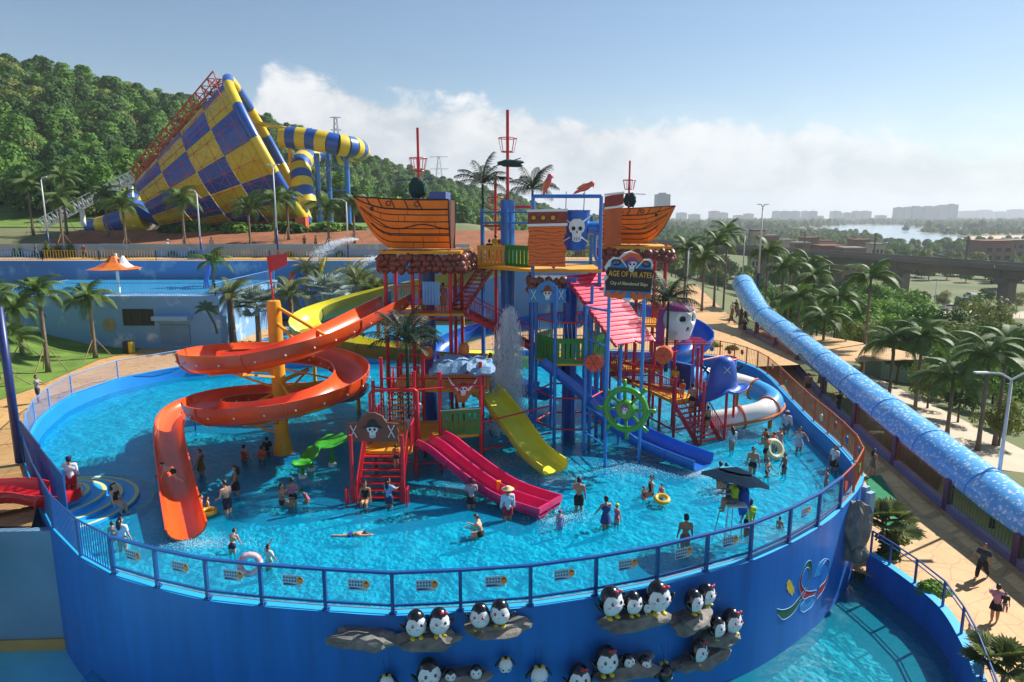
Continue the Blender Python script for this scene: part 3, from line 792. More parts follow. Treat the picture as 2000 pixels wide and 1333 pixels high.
boulders(CT, [(1.0, 37.5, 8.6), (1.1, 35.9, 8.6), (2.9, 35.9, 8.6)], 3, seed=9)
# mast of the middle tower
MS = thing('lookout_mast', 'tall red mast with a red basket on the middle tower', 'mast', (-.25, 40.4, 12.9)); crow_nest(MS, -.25, 40.4, 12.9, 17.9, 15.6)
b = MB(); b.tube([(-1.1, 40.3, 14.75), (.5, 40.3, 15.25)], .03, 6); b.build('yard', M_DBLUE, MS, world=True)
b = MB(); b.blob((-.1, 40.2, 14.95), (.75, .14, .2), 3, .4, 3, 2); o = b.build('furled_sail', M_SAIL, MS, world=True, smooth=True)
M2 = thing('lookout_mast', 'short red mast with a red basket behind the red stair', 'mast', (-1.05, 44.5, 9.5)); crow_nest(M2, -1.05, 44.5, 9.0, 14.6, 12.4)
post(M2, -1.05, 44.5, -.36, 9.0, .12)
# tipping bucket
BK = thing('tipping_bucket', 'big blue tipping bucket with a white skull on it', 'bucket', (3.35, 36.9, 10.2)); bc = D(1122, 450, 36.9)
b = MB(); b.lathe([(.0, -1.05), (.62, -1.05), (.66, -1.0), (.82, 1.02), (.86, 1.05), (.78, 1.05), (.6, -.9), (.0, -.9)], 28, bc); b.build('bucket_body', M_SLB, BK, world=True, autosmooth=40)
def skull(root, c, s, mx=None, hat=None, bandana=None, swords=False, bones=False, flat=.12, name='skull'):
    """a skull emblem built as thin raised shapes in local x,z (facing -y)"""
    M = mx or Matrix.Identity(3); c = V(c)
    def shape(pts, y, th, m, nm, par=None):
        b = MB(); b.prism([(x * s, z * s) for x, z in pts], th * s, M, c + M @ V((0, y * s, 0))); return b.build(nm, m, par or root, world=True)
    def disc(x, z, rx, rz): return [(x + rx * math.cos(q * math.pi / 6), z + rz * math.sin(q * math.pi / 6)) for q in range(12)]
    face = [(-.5, .3), (-.45, .6), (-.2, .82), (.2, .82), (.45, .6), (.5, .3), (.42, .05), (.28, -.05), (.26, -.5), (.1, -.58), (-.1, -.58), (-.26, -.5), (-.28, -.05), (-.42, .05)]
    f = shape(face, 0, flat, M_WHITE, name)
    for e in (-.21, .21): shape(disc(e, .24, .12, .13), -flat * .7, .04, M_BLACK, 'eye_socket', f)
    shape([(-.06, -.02), (.06, -.02), (0, .12)], -flat * .7, .04, M_BLACK, 'nose_hole', f)
    for k in range(3): shape([(-.14 + k * .14 - .012, -.5), (-.14 + k * .14 + .012, -.5), (-.14 + k * .14 + .012, -.28), (-.14 + k * .14 - .012, -.28)], -flat * .7, .04, M_BLACK, 'tooth_gap', f)
    if hat: shape([(-.95, .38), (-.7, .52), (-.45, .62), (-.38, 1.0), (0, 1.22), (.38, 1.0), (.45, .62), (.7, .52), (.95, .38), (.5, .42), (0, .5), (-.5, .42)], -flat * .9, .1, hat, 'pirate_hat')
    if bandana: shape([(-.56, .2), (-.55, .62), (-.3, .95), (.1, 1.0), (.45, .8), (.52, .45), (.2, .55), (-.2, .5), (-.42, .3), (-.46, -.3), (-.6, -.35)], -flat * .85, .08, bandana, 'bandana')
    if swords or bones:
        for sd in (-1, 1):
            pts = [(sd * .5, -.1), (sd * 1.25, .75), (sd * 1.33, .68), (sd * .55, -.2)] if swords else [(sd * 1.0, -.5), (sd * 1.08, -.5), (sd * 1.42, .5), (sd * 1.34, .5)]
            shape(pts, -.02, .05, M_WHITE, 'sword' if swords else 'bone')
            if bones: shape([(sd * 1.36, -.5), (sd * 1.44, -.46), (sd * 1.06, .5), (sd * .98, .46)], -.02, .05, M_WHITE, 'bone')
    return f
skull(BK, bc + V((.05, -.78, -.1)), .85, bones=False)
for sd in (-1, 1):
    b = MB(); b.bar(bc + V((sd * .25, -.76, .35)), bc + V((sd * .8, -.5, .75 if sd > 0 else .8)), .03, .07); b.build('bone', M_WHITE, BK, world=True)
    b = MB(); b.bar(bc + V((sd * .3, -.74, -.35)), bc + V((sd * .7, -.45, -.62)), .03, .07); b.build('bone', M_WHITE, BK, world=True)
b = MB(); b.lathe([(.35, -.3), (.35, .3)], 14, bc + V((1.0, 0, .1)), Matrix.Rotation(math.pi / 2, 3, 'Y')); b.build('bearing', M_BLUE, BK, world=True, autosmooth=40)
for sd in (-.9, 1.1):
    pipe(BK, [bc + V((sd, 0, .1)), bc + V((sd, -.1, -1.3)), bc + V((sd * 1.25, -.2, -2.0))], .09, M_BLUE, 'bracket')
for k in (-.5, .45): pipe(BK, [bc + V((k, -.2, 1.0)), bc + V((k, -.55, 2.0))], .025, M_STEEL, 'hanger')
M_PARP = mat('pink parrot paint', '#c2407a', .4, .2, 3, col2='#df6a3a'); M_PARW = mat('parrot wing', '#df8a2e', .4, .2, 3)
for (u, v, sgn, lb) in ((1068, 362, 1, 'pink and orange parrot figure on the left end of the blue beam'), (1140, 368, -1, 'pink and orange parrot figure in the middle of the blue beam')):
    c = D(u, v, 36.3); t = thing('parrot_figure', lb, 'figure', c, 'parrot figures on the beam'); b = MB()
    tilt = Matrix.Rotation(R(20 * sgn if sgn > 0 else 62), 3, 'Y')
    b.lathe([(0, -.62), (.06, -.5), (.1, -.2), (.17, 0), (.18, .2), (.13, .36), (.15, .46), (.11, .58), (0, .62)], 12, (0, 0, 0), tilt); b.build('body', M_PARP, t, smooth=True)
    b = MB(); b.lathe([(0, -.4), (.06, -.2), (.08, .1), (0, .25)], 8, tilt @ V((-.14, -.1, 0)), tilt); b.build('wing', M_PARW, t, smooth=True)
    b = MB(); b.lathe([(.06, 0), (0, .16)], 6, tilt @ V((.1, -.02, .5)), tilt @ Matrix.Rotation(R(110), 3, 'Y')); b.build('beak', M_YEL, t)
    b = MB(); b.bar((0, 0, -.25), (0, 0, -.42), .04); b.build('foot', M_BLACK, t)
# rose slope roof: boards across
ra, rb_, rc, rd = D(1105, 541, 36.0), D(1184, 533, 37.6), D(1278, 667, 34.2), D(1204, 676, 32.2)
RF = thing('plank_roof', 'rose red sloping roof of wooden boards below the bucket', 'roof', (ra + rc) / 2, None)
NB = 17
for i in range(NB):
    t0, t1 = (i + .04) / NB, (i + .97) / NB
    p = [ra.lerp(rd, t0), rb_.lerp(rc, t0), rb_.lerp(rc, t1), ra.lerp(rd, t1)]
    dz = V((0, 0, .05)); lift = V((0, 0, .04))
    q = [p[0], p[1], p[2] + lift, p[3] + lift]
    b = MB(); b.add([x + dz for x in q] + q, [(0, 1, 2, 3), (7, 6, 5, 4), (0, 4, 5, 1), (1, 5, 6, 2), (2, 6, 7, 3), (3, 7, 4, 0)]); b.build('board', M_ROSE, RF, world=True)
for a, c in ((ra, rd), (rb_, rc), (ra.lerp(rb_, .5), rd.lerp(rc, .5))):
    b = MB(); b.bar(a - V((0, 0, .07)), c - V((0, 0, .03)), .1, .14); b.build('rafter', M_RED, RF, world=True)
# hexagonal green platform round the dark column
HX = V((3.15, 36.2, 0)); hp = [HX + V((1.85 * math.cos(R(a)), 1.85 * math.sin(R(a)), 0)) for a in range(0, 360, 60)]
deck(CT, [(p.x, p.y) for p in hp], 4.5, .16)
for i in range(6):
    a, c = hp[i], hp[(i + 1) % 6]
    if i in (0, 5, 3, 4, 2): slat_panel(CT, a + V((0, 0, 4.5)), c + V((0, 0, 4.5)), 1.25, n=7)
    post(CT, a.x, a.y, -.36, 8.5, .09, M_BLUE); pipe(CT, [a + V((0, 0, 2.6)), c + V((0, 0, 2.6))], .05); pipe(CT, [a + V((0, 0, 6.6)), c + V((0, 0, 6.6))], .045); pipe(CT, [a + V((0, 0, .9)), c + V((0, 0, .9))], .05)
    b = MB()
    for k in range(9): p = a.lerp(c, k / 9); b.bar(p + V((0, 0, 6.6)), p + V((.06, 0, 5.75)), .018)
    b.build('rope_curtain', M_STEEL, CT, world=True)
# ------------------------------------------------------------------ stairs between the towers
ST = thing('tower_stair', 'red steel stair from the left tower up to the blue tower', 'stairs', (-2.6, 40, 6.4)); stairs(ST, (-2.75, 39.0, 6.6), (-.9, 42.0, 9.2), (-.9, .5, 0), 12)
S2 = thing('tower_stair', 'red steel stair from the left tower down to the green platform', 'stairs', (-2.6, 38.4, 6.4)); stairs(S2, (1.35, 37.2, 4.6), (-2.7, 38.2, 6.55), (.25, .95, 0), 10)

# ------------------------------------------------------------------ other slides
YS = thing('winding_slide', 'yellow open water slide winding behind the left tower', 'slide', (-6, 44, -.36))
flume(YS, cat_rom([V(p) for p in ((.6, 42.9, 9.1), (-.4, 45.5, 8.3), (-3.5, 48, 7.2), (-9, 48, 6.0), (-13.2, 45.5, 4.9), (-12.8, 42.2, 4.1), (-9.6, 41.2, 3.5), (-6.2, 42.4, 2.8), (-3.0, 45, 2.0), (-1.2, 48.5, 1.2), (1, 51, .5))], 5), .9, 1.0, M_LIME, mat('lime fibreglass outside', '#9da043', .45, .1, 1), sec=10, outer_up=.1)
for x, y, z in ((-12.9, 43.5, 4.2), (-9.6, 41.3, 3.3), (-6.0, 42.5, 2.6), (-9, 48, 5.8), (-3.5, 48, 7.0)): post(YS, x, y, -.36, z, .12, M_YEL)
BS = thing('winding_slide', 'blue open water slide curving behind the red stair', 'slide', (-1, 46, -.36))
flume(BS, cat_rom([V(p) for p in ((4.0, 41.5, 5.3), (1.5, 44.5, 4.6), (-2.0, 46, 3.8), (-4.2, 44, 3.0), (-3.2, 41.5, 2.2), (-.5, 40.8, 1.3), (2.0, 42, .5))], 5), .85, .9, M_SLB, M_SLB, sec=10, outer_up=.1)
B2 = thing('winding_slide', 'blue open water slide turning behind the right ship tower', 'slide', (9, 46, -.36))
flume(B2, cat_rom([V(p) for p in ((7, 44.7, 5.6), (9, 46.5, 5.0), (11.6, 46.2, 4.2), (12.3, 44, 3.4), (10.5, 42.6, 2.6), (7.5, 44, 1.6), (6, 47, .8))], 5), .85, .9, M_SLB, M_SLB, sec=10, outer_up=.1)
for o, x, y, z in ((BS, -4.1, 44, 2.8), (BS, -2, 46, 3.6), (B2, 12.2, 44, 3.2), (B2, 10.5, 42.7, 2.4)): post(o, x, y, -.36, z, .1, M_DBLUE)
PK = thing('twin_slide', 'pink two lane slide dropping towards the front of the pool', 'slide', (-1.2, 28, -.36))
ax = V((-3.75, 30.0, 0)); ez = V((1.55, 26.15, 0)); cd = (ez - ax).normalized(); cs = V((-cd.y, cd.x, 0))
prof = [(0, 1.75), (.1, 1.62), (.25, 1.2), (.45, .68), (.62, .34), (.78, .2), (1.0, .16)]
for k, off in enumerate((-.43, .43)):
    pth = cat_rom([V((lerp(ax.x, ez.x, t), lerp(ax.y, ez.y, t), z)) + cs * off for t, z in prof], 4)
    flume(PK, pth, .39, .4, M_PINK, M_PINK, sec=8, flat=True, name='lane')
b = MB(); b.bar(ez + cs * .86 + V((0, 0, .42)), ez - cs * .86 + V((0, 0, .45)), .12, .22); b.build('end_lip', M_PINK, PK, world=True)
for t in (.35, .6): q = ax.lerp(ez, t); post(PK, q.x, q.y, -.36, lerp(1.3, .5, t), .1, M_YEL)
YL = thing('straight_slide', 'yellow green wide slide ending beside the pink slide', 'slide', (.6, 32.5, -.36))
flume(YL, cat_rom([V(p) for p in ((-1.5, 35.2, 2.7), (-.9, 34.4, 2.35), (.3, 32.8, 1.2), (1.0, 31.8, .5), (2.0, 30.4, .15))], 5), .72, .5, M_LIME, M_LIME, sec=7, flat=True)
BL = thing('straight_slide', 'blue wide chute running out to the right under the wheel', 'slide', (6, 33.5, -.36))
flume(BL, cat_rom([V(p) for p in ((1.5, 35.6, 4.3), (3.2, 35.4, 3.0), (5.0, 35.0, 1.4), (6.4, 34.0, .6), (7.7, 32.8, .25), (9.2, 31.2, .08))], 5), .8, .55, M_SLB, M_SLB, sec=7, flat=True)
for x, y, z in ((3.2, 35.4, 2.8), (5, 35, 1.2)): post(BL, x, y, -.36, z, .09, M_DBLUE)

# ------------------------------------------------------------------ ship's wheel, sign posts, black sign
WH = thing('ship_helm', 'big green ship steering wheel with a small skull at its hub', 'wheel', D(1222, 800, 31.2))
c = D(1222, 800, 31.2); Mw = Matrix.Rotation(R(-28), 3, 'Z')
b = MB(); b.tube([c + Mw @ V((.98 * math.cos(q * math.pi / 18), 0, .98 * math.sin(q * math.pi / 18))) for q in range(36)], .15, 8, closed=True); b.build('rim', mat('green wheel', '#3f9a2a', .35, .1, 2, coat=.3), WH, world=True, smooth=True)
for k in range(8):
    a = R(k * 45 + 4); d = Mw @ V((math.cos(a), 0, math.sin(a))); b = MB()
    b.tube([c + d * .3, c + d * 1.1, c + d * 1.2, c + d * 1.45], [.07, .07, .09, .11], 8); b.build('spoke', MATS['green wheel'], WH, world=True, smooth=True)
b = MB(); b.lathe([(.0, -.16), (.42, -.16), (.48, -.08), (.48, .1), (0, .1)], 20, c, Mw @ Matrix.Rotation(-math.pi / 2, 3, 'X')); b.build('hub', MATS['green wheel'], WH, world=True, autosmooth=40)
M_PUR = mat('purple bandana', '#9b3a86', .5, .1, 3)
skull(WH, c + Mw @ V((0, -.19, -.02)), .3, Mw, bandana=M_PUR)
FR = thing('sign_frame', 'light blue steel post frame holding the wheel and the black sign', 'frame', (5, 31.5, -.36))
FP = [G(1181, 922, -.3), G(1247, 910, -.3), G(1140, 890, -.3), G(1207, 878, -.3)]; M_LB = mat('light blue steel', '#2f86d6', .35, .08, 1.5, coat=.3)
for p, h in zip(FP, (8.6, 8.4, 7.6, 6.3)): post(FR, p.x, p.y, -.36, h, .085, M_LB)
for z in (1.0, 2.4, 5.9): pipe(FR, [V((FP[0].x, FP[0].y, z)), V((FP[2].x, FP[2].y, z))], .045, M_LB); pipe(FR, [V((FP[1].x, FP[1].y, z)), V((FP[3].x, FP[3].y, z))], .045, M_RED if z == 5.9 else M_LB)
pipe(FR, [V((FP[2].x, FP[2].y, 7.5)), V((FP[0].x + .1, FP[0].y, 7.6))], .06, M_LB)
SG = thing('playground_sign', 'black pirate sign with skull, gold lettering and orange tentacles', 'sign', D(1229, 545, 31.3)); c = D(1229, 545, 31.3); Ms = Matrix.Rotation(R(4), 3, 'Y') @ Matrix.Rotation(R(10), 3, 'Z')
def plate(pts, y, th, m, nm, par=SG, c=None, M=Ms, s=1.0):
    b = MB(); cc = c if c is not None else globals()['c']; b.prism([(x * s, z * s) for x, z in pts], th, M, cc + M @ V((0, y, 0))); return b.build(nm, m, par, world=True)
back = plate([(-1.15, -.62), (-1.08, -.3), (-1.2, -.05), (-1.05, .22), (-1.2, .45), (-1.02, .75), (-.8, .95), (-.55, .92), (-.35, 1.15), (0, 1.28), (.35, 1.15), (.55, .92), (.95, .95), (1.1, .7), (1.05, .5), (1.16, .2), (1.1, -.3), (1.2, -.6), (1.0, -.85), (.6, -.95), (.3, -.85), (0, -1.12), (-.3, -.85), (-.7, -.95), (-1.1, -.85)], .08, .14, M_WHITE, 'backing')
plate([(-.98, .45), (1.02, .45), (.95, .82), (.5, .85), (0, 1.1), (-.5, .85), (-.9, .8)], 0, .06, mat('sign blue', '#2f7fc4', .5, .1, 2), 'blue_field'); plate([(-1.1, -.88), (1.1, -.88), (1.1, -.5), (-1.1, -.5)], 0, .06, MATS['sign blue'], 'blue_field')
plate([(-1.06, -.55), (1.08, -.55), (1.1, .48), (-1.06, .48), (-1.16, .22), (-1.0, .02), (-1.14, -.2)], -.03, .08, M_BLACK, 'black_board')
plate([(-.75, .62), (-.45, .95), (-.1, 1.2), (.3, 1.15), (.55, .95), (.8, .65), (.4, .8), (0, .9), (-.4, .8)], -.05, .06, mat('sign orange', '#d8612a', .5, .1, 2), 'orange_hat')
skull(SG, c + Ms @ V((.02, -.1, .58)), .42, Ms, bandana=M_PUR, swords=True)
for sd in (-1, 1):
    plate([(sd * .15, -.55), (sd * .4, -.72), (sd * .5, -.58), (sd * .62, -.58), (sd * .72, -.74), (sd * 1.0, -.6), (sd * 1.12, -.72), (sd * .95, -.9), (sd * .6, -.9), (sd * .3, -.98), (sd * .1, -.75)][::sd], -.05, .06, MATS['sign orange'], 'tentacle')
    b = MB(); q0 = Ms @ V((sd * .72, -.08, .72)) + c; b.tube([q0 + Ms @ V((.2 * math.cos(q * math.pi / 6), 0, .12 * math.sin(q * math.pi / 6))) for q in range(12)], .035, 6, closed=True); b.build('sword_hilt', M_BLACK, SG, world=True)
def text(body, size, pos, M, m, par, name='lettering', align='CENTER', squash=1.0, ext=.012):
    cu = bpy.data.curves.new(name, 'FONT'); cu.body = body; cu.size = size; cu.align_x = align; cu.align_y = 'CENTER'; cu.extrude = ext; cu.resolution_u = 3
    o = bpy.data.objects.new(name, cu); me = bpy.data.meshes.new_from_object(o); bpy.data.objects.remove(o)
    off = wpos(par); Rm = M @ Matrix.Rotation(math.pi / 2, 3, 'X')
    for v in me.vertices: v.co = Rm @ V((v.co.x * squash, v.co.y, v.co.z)) + V(pos) - off
    me.materials.clear(); me.materials.append(m); ob = bpy.data.objects.new(name, me); COL.objects.link(ob); ob.parent = par; return ob
M_GOLD = mat('gold lettering', '#efad4e', .5, .1, 3)
text('AGE OF PIR ATES', .36, c + Ms @ V((0, -.09, .2)), Ms, M_GOLD, SG, squash=.76)
text('City of Abandoned Ships', .22, c + Ms @ V((-.02, -.09, -.22)), Ms, mat('pale gold lettering', '#ead39a', .5, .1, 3), SG, squash=.82)
# skull boards
def pirate_board(u, v, y, w, face, hatc, label, rot=0, bones=True):
    c = D(u, v, y); M = Matrix.Rotation(R(rot), 3, 'Z'); t = thing('pirate_board', label, 'sign', c, None); s = w / 2
    b = MB(); b.prism([(x * s, z * s) for x, z in ((-1, -.4), (1, -.42), (.96, -.2), (1, -.05), (.95, .12), (1, .3), (.55, .33), (.38, .6), (.1, .74), (-.15, .72), (-.42, .55), (-.58, .33), (-1, .3), (-.97, 0))], .1, M, c); b.build('board', face, t, world=True)
    skull(t, c + M @ V((0, -.06, -.02 * s)), s * .42, M, hat=hatc)
    if bones:
        for sd in (-1, 1):
            for k in (-1, 1):
                b = MB(); b.bar(c + M @ V((sd * s * .72 - k * s * .12, -.07, -s * .24)), c + M @ V((sd * s * .72 + k * s * .12, -.07, s * .24)), .03, s * .08, up=M @ V((0, -1, 0)))
                b.build('bone', M_WHITE, t, world=True)
    return t
pirate_board(728, 842, 28.2, 2.25, mat('brown board', '#7a4632', .55, .15, 2), M_BLACK, 'brown board with skull, black pirate hat and crossed bones over the stair')
pirate_board(1069, 576, 35.5, 2.0, mat('blue board', '#3b86b8', .55, .15, 2), MATS['red brown board'], 'small blue board with a skull and brown hat on the bucket tower')
t = thing('sword_board', 'brown board with a skull and two white swords over the green panel', 'sign', D(903, 760, 31.8)); c = D(903, 760, 31.8)
b = MB(); b.prism([(-.85, .35), (.85, .45), (.55, 0), (.3, -.45), (.1, -.7), (-.25, -.65), (-.3, -.3), (-.6, 0)], .1, c=c); b.build('board', mat('orange brown board', '#a85a22', .5, .2, 2), t, world=True)
skull(t, c + V((.05, -.07, -.08)), .4, bandana=MATS['red brown board'])
for sd in (-1, 1):
    b = MB(); b.prism([(sd * .25, -.1), (sd * .6, .3), (sd * .72, .62), (sd * .5, .3), (sd * .18, -.02)][::sd], .04, c=c + V((.05, -.08, 0))); b.build('sword', M_WHITE, t, world=True)
# orange tipping drums
for u, v, lb in ((1162, 708, 'orange round tipping drum beside the green platform'), (1297, 693, 'orange round tipping drum in front of the white skull')):
    c = D(u, v, 33.4); t = thing('tipping_drum', lb, 'drum', c, 'orange tipping drums'); b = MB(); Mx = Matrix.Rotation(R(-20), 3, 'Z') @ Matrix.Rotation(math.pi / 2, 3, 'X')
    b.lathe([(0, -.3), (.4, -.3), (.43, -.26), (.43, .28), (0, .28)], 22, c, Mx); b.build('drum', M_ORG, t, world=True, autosmooth=40)
    b = MB()
    for k in range(3): a = k * math.pi / 3; d = V((math.cos(a), 0, math.sin(a))) * .4; Mz = Matrix.Rotation(R(-20), 3, 'Z'); b.bar(c + Mz @ (d + V((0, -.3, 0))), c + Mz @ (V((0, -.3, 0)) - d), .025)
    b.build('rib', M_RED, t, world=True); pipe(t, [c + V((0, .1, .0)), c + V((-.9 if u < 1200 else .8, .3, .1))], .05)
# ------------------------------------------------------------------ front left red platform
FT = thing('front_tower', 'red posts and yellow decks at the front with a rock canopy', 'tower', (-4, 32, -.36), 'towers of the pirate water playground')
deck(FT, [(-6.6, 29.0), (-4.5, 29.0), (-4.5, 30.6), (-1.5, 31.6), (-1.5, 33.6), (-6.6, 33.6)], 1.7, .16)
deck(FT, [(-6.2, 33.8), (-1.2, 33.8), (-1.2, 37.2), (-6.2, 37.2)], 3.3, .16)
stairs(FT, (-6.15, 33.0, 1.75), (-6.15, 34.6, 3.25), (1.2, 0, 0), 7, M_YEL, M_RED)
for x, y, h in ((-4.5, 30.5, 5.0), (-1.5, 31.6, 5.2), (-3.4, 31.2, 4.8), (-6.6, 31.5, 4.3), (-6.6, 33.6, 5.0), (-1.5, 33.6, 5.2), (-6.2, 37.2, 4.5), (-1.2, 37.2, 4.5), (-4.5, 33.7, 5.2)): post(FT, x, y, -.36, h, .09)
slat_panel(FT, (-3.35, 31.15, 1.72), (-1.5, 31.55, 1.72), 1.25, n=7)
b = MB(); b.bar((-3.4, 31.1, 2.95), (-1.5, 31.5, 2.95), .05); b.build('rail_bar', M_STEEL, FT, world=True)
rail(FT, (-6.6, 29.2, 1.7), (-6.6, 33.4, 1.7), 1.1); rail(FT, (-4.5, 29.1, 1.7), (-4.5, 30.5, 1.7), 1.15); rail(FT, (-6.2, 33.9, 3.3), (-4.6, 33.9, 3.3), 1.1); rail(FT, (-3.6, 33.8, 3.3), (-1.3, 33.8, 3.3), 1.1); rail(FT, (-6.2, 37.1, 3.3), (-1.3, 37.1, 3.3), 1.1)
for a, c in (((-4.5, 30.5, 4.1), (-1.5, 31.6, 4.1)), ((-6.6, 31.5, 4.0), (-4.5, 30.5, 4.0)), ((-6.6, 33.6, 3.9), (-1.5, 33.6, 3.9)), ((-1.5, 31.6, .8), (2.0, 34.4, .8)), ((-1.5, 31.6, 2.2), (2.0, 34.6, 2.2)), ((-4.5, 30.5, .5), (-1.5, 31.6, .5)), ((-6.6, 31.5, .5), (-4.5, 30.5, .5))): pipe(FT, [a, c], .045)
for x in (-4.5, -1.5): pipe(FT, [(x, 30.7, .4), (x, 33.6, .4)], .04, M_DBLUE)
# rock canopy
bm = MB(); nx_, ny_ = 14, 9
cc = D(905, 712, 32.5)
for j in range(ny_ + 1):
    for i in range(nx_ + 1):
        x, y = (i / nx_ - .5) * 3.1, (j / ny_ - .5) * 2.4; r = max(abs(x) / 1.55, abs(y) / 1.2)
        bm.v.append(V((cc.x + x + .1 * noise.noise(V((i, j, 1.3))), cc.y + y, cc.z + .35 * (1 - r ** 2) + .3 * noise.noise(V((x * 2, y * 2, 7))) - (.15 if r > .98 else 0))))
for j in range(ny_):
    for i in range(nx_): bm.f.append((j * (nx_ + 1) + i, j * (nx_ + 1) + i + 1, (j + 1) * (nx_ + 1) + i + 1, (j + 1) * (nx_ + 1) + i)); bm.m.append(0)
rk = bm.build('rock_canopy', M_ROCKB, FT, world=True); md = rk.modifiers.new('s', 'SOLIDIFY'); md.thickness = .16
for u, v in ((836, 690), (906, 683)):
    c = D(u, v, 33); b = MB(); b.lathe([(0, -.28), (.2, -.28), (.26, -.1), (.26, .12), (.2, .3), (0, .3)], 14, c); o = b.build('barrel', mat('barrel orange', '#c4661e', .5, .15, 3), smooth=True)
    tag(o, 'small orange barrel on the %s of the rock canopy' % ('left edge' if u < 870 else 'top'), 'barrel')
# skull arch stair
AS = thing('arch_stair', 'red steel stair with arch posts under the brown skull board', 'stairs', (-5.7, 28, -.36))
stairs(AS, (-6.6, 27.3, -.2), (-6.55, 29.0, 1.65), (1.9, 0, 0), 8)
for x in (-6.75, -4.6): post(AS, x, 27.3, -.36, 3.0, .08)
for x in (-6.95, -4.4): rail(AS, (x, 26.9, -.36), (x, 27.3, -.36), 1.1)
# sprinkler arch
SA = thing('sprinkler_arch', 'red pipe arch raining thin water jets left of the palm', 'arch', (-5.6, 30.6, -.36))
pipe(SA, [(-6.5, 30.2, 1.7), (-6.5, 30.2, 4.0), (-6.4, 30.2, 4.15), (-4.5, 30.3, 4.2), (-4.35, 30.3, 4.1), (-4.3, 30.3, 1.7)], .07)
M_SPRAY = mat('falling water', '#e8f2f6', .3, .02, 2, alpha=.55)
b = MB(); rn = random.Random(3)
for k in range(15):
    x = -6.3 + k * .125
    for j in range(16):
        z = 4.05 - j * .15 - rn.uniform(0, .1); b.tube([(x + rn.uniform(-.02, .02), 30.25, z), (x + rn.uniform(-.02, .02), 30.25, z - .1)], .009, 4)
b.build('water_jets', M_SPRAY, SA, world=True)
c = D(816, 795, 30.6); b = MB(); b.blob(c, .23, 3, 0, 3, 1); bl = b.build('beach_ball', [mat('ball orange', '#d98b3a', .35, .5, 5, col2='#3f86b8')], smooth=True); tag(bl, 'orange and blue ball on the red ring by the palm', 'ball')
# ================================================================== low deck on the right, skull, hat, tube
RD = thing('side_deck', 'red railed yellow deck and stair at the right of the pool', 'deck', (9, 37, -.36))
q = [G(u, v, 2.2) for u, v in ((1191, 728), (1268, 762), (1318, 785))] + [V((10.1, 36.3, 2.2)), V((9.4, 38.6, 2.2)), V((6.5, 40.5, 2.2))]
deck(RD, [(p.x, p.y) for p in q], 2.2, .18)
for a, c in ((q[0], q[1]), (q[1], q[2]), (q[4], q[5]), (q[5], q[0])): rail(RD, a, c, 1.1)
for p, h in ((q[0], 3.6), (q[1], 3.6), (q[2], 3.6), (q[3], 5.0), (q[4], 5.0), (q[5], 3.6)): post(RD, p.x, p.y, -.36, h, .08)
stairs(RD, (10.05, 34.8, -.25), (8.65, 35.5, 2.15), (1.45, .8, 0), 10)
for p in ((10.05, 34.7), (11.55, 35.55)): post(RD, p[0], p[1], -.36, 3.5, .075)
for a, c in ((q[1], q[2]), (q[0], q[1]), (q[2], q[3]), (q[3], q[4])): pipe(RD, [V((a.x, a.y, .6)), V((c.x, c.y, .6))], .05)
FRM = thing('skull_frame', 'red steel frame carrying the big white skull', 'frame', (9.5, 38.6, -.36)); sk = D(1325, 640, 39.0)
for x in (sk.x - 1.1, sk.x + 1.2):
    for y in (38.1, 40): post(FRM, x, y, -.36, 4.85, .08)
for k in range(5): pipe(FRM, [(sk.x - 1.5 + .1 * k, 38.0 + k * .5, 4.85), (sk.x + 1.6, 38.0 + k * .5, 4.85)], .035)
pipe(FRM, [(sk.x + 1.2, 38.1, 3.9), (D(1418, 700, 39.5).x, 39.5, 3.9)], .05)
SK = thing('giant_skull', 'giant white skull with a purple bandana on a red frame', 'statue', (sk.x, 39, 4.9))
bm = bmesh.new(); bmesh.ops.create_icosphere(bm, subdivisions=5, radius=1)
Mz = Matrix.Rotation(R(28), 3, 'Z'); b = MB(); eyes = [V((-.40, -.85, .10)).normalized(), V((.40, -.85, .10)).normalized()]; nose = V((0, -.95, -.32)).normalized(); flag = {}
for w in bm.verts:
    n = w.co.normalized(); p = V((n.x * .95, n.y * .95, n.z * .95)); m = 0
    if n.z < -.15:
        k = smooth(-.15, -.6, n.z); p.x *= lerp(1, .95, k); p.y *= lerp(1, .9, k); p.z = max(-1.15, n.z * lerp(.95, 1.6, k)); p.x = max(-.55, min(.55, p.x)) if p.z < -.6 else p.x
        if n.y > 0: p.y *= lerp(1, .5, k)
    for e in eyes:
        d = (n - e).length
        if d < .36: p *= 1 - .32 * smooth(.36, .12, d)
        if d < .235: m = 1
        if .33 < d < .5 and n.z > .1: p *= 1.04
    dn = n - nose
    if abs(dn.x) < .16 - (dn.z + .12) * .7 and -.12 < dn.z < .14 and n.y < 0 and abs(dn.x) > .02: p *= .93; m = 1
    flag[w.index] = m; b.v.append(Mz @ p + V((sk.x, 39, 4.95 + 1.2)))
for f in bm.faces:
    b.f.append(tuple(q.index for q in f.verts)); b.m.append(1 if sum(flag[q.index] for q in f.verts) >= 2 else 0)
bm.free(); b.build('skull', [M_WHITE, M_BLACK], SK, world=True, smooth=True)
b = MB(); b.lathe([(.86, .52), (.84, .6), (.7, .78), (.45, .93), (0, 1.0)], 24, (sk.x, 39, 6.15)); b.build('bandana', M_PUR, SK, world=True, smooth=True)
b = MB(); b.prism([(-.15, 1.1), (.3, 1.0), (.2, -.2), (.05, -1.1), (-.25, -1.2), (-.3, 0)], .12, c=(sk.x - 1.02, 38.9, 5.7)); b.build('bandana_tail', M_PUR, SK, world=True)
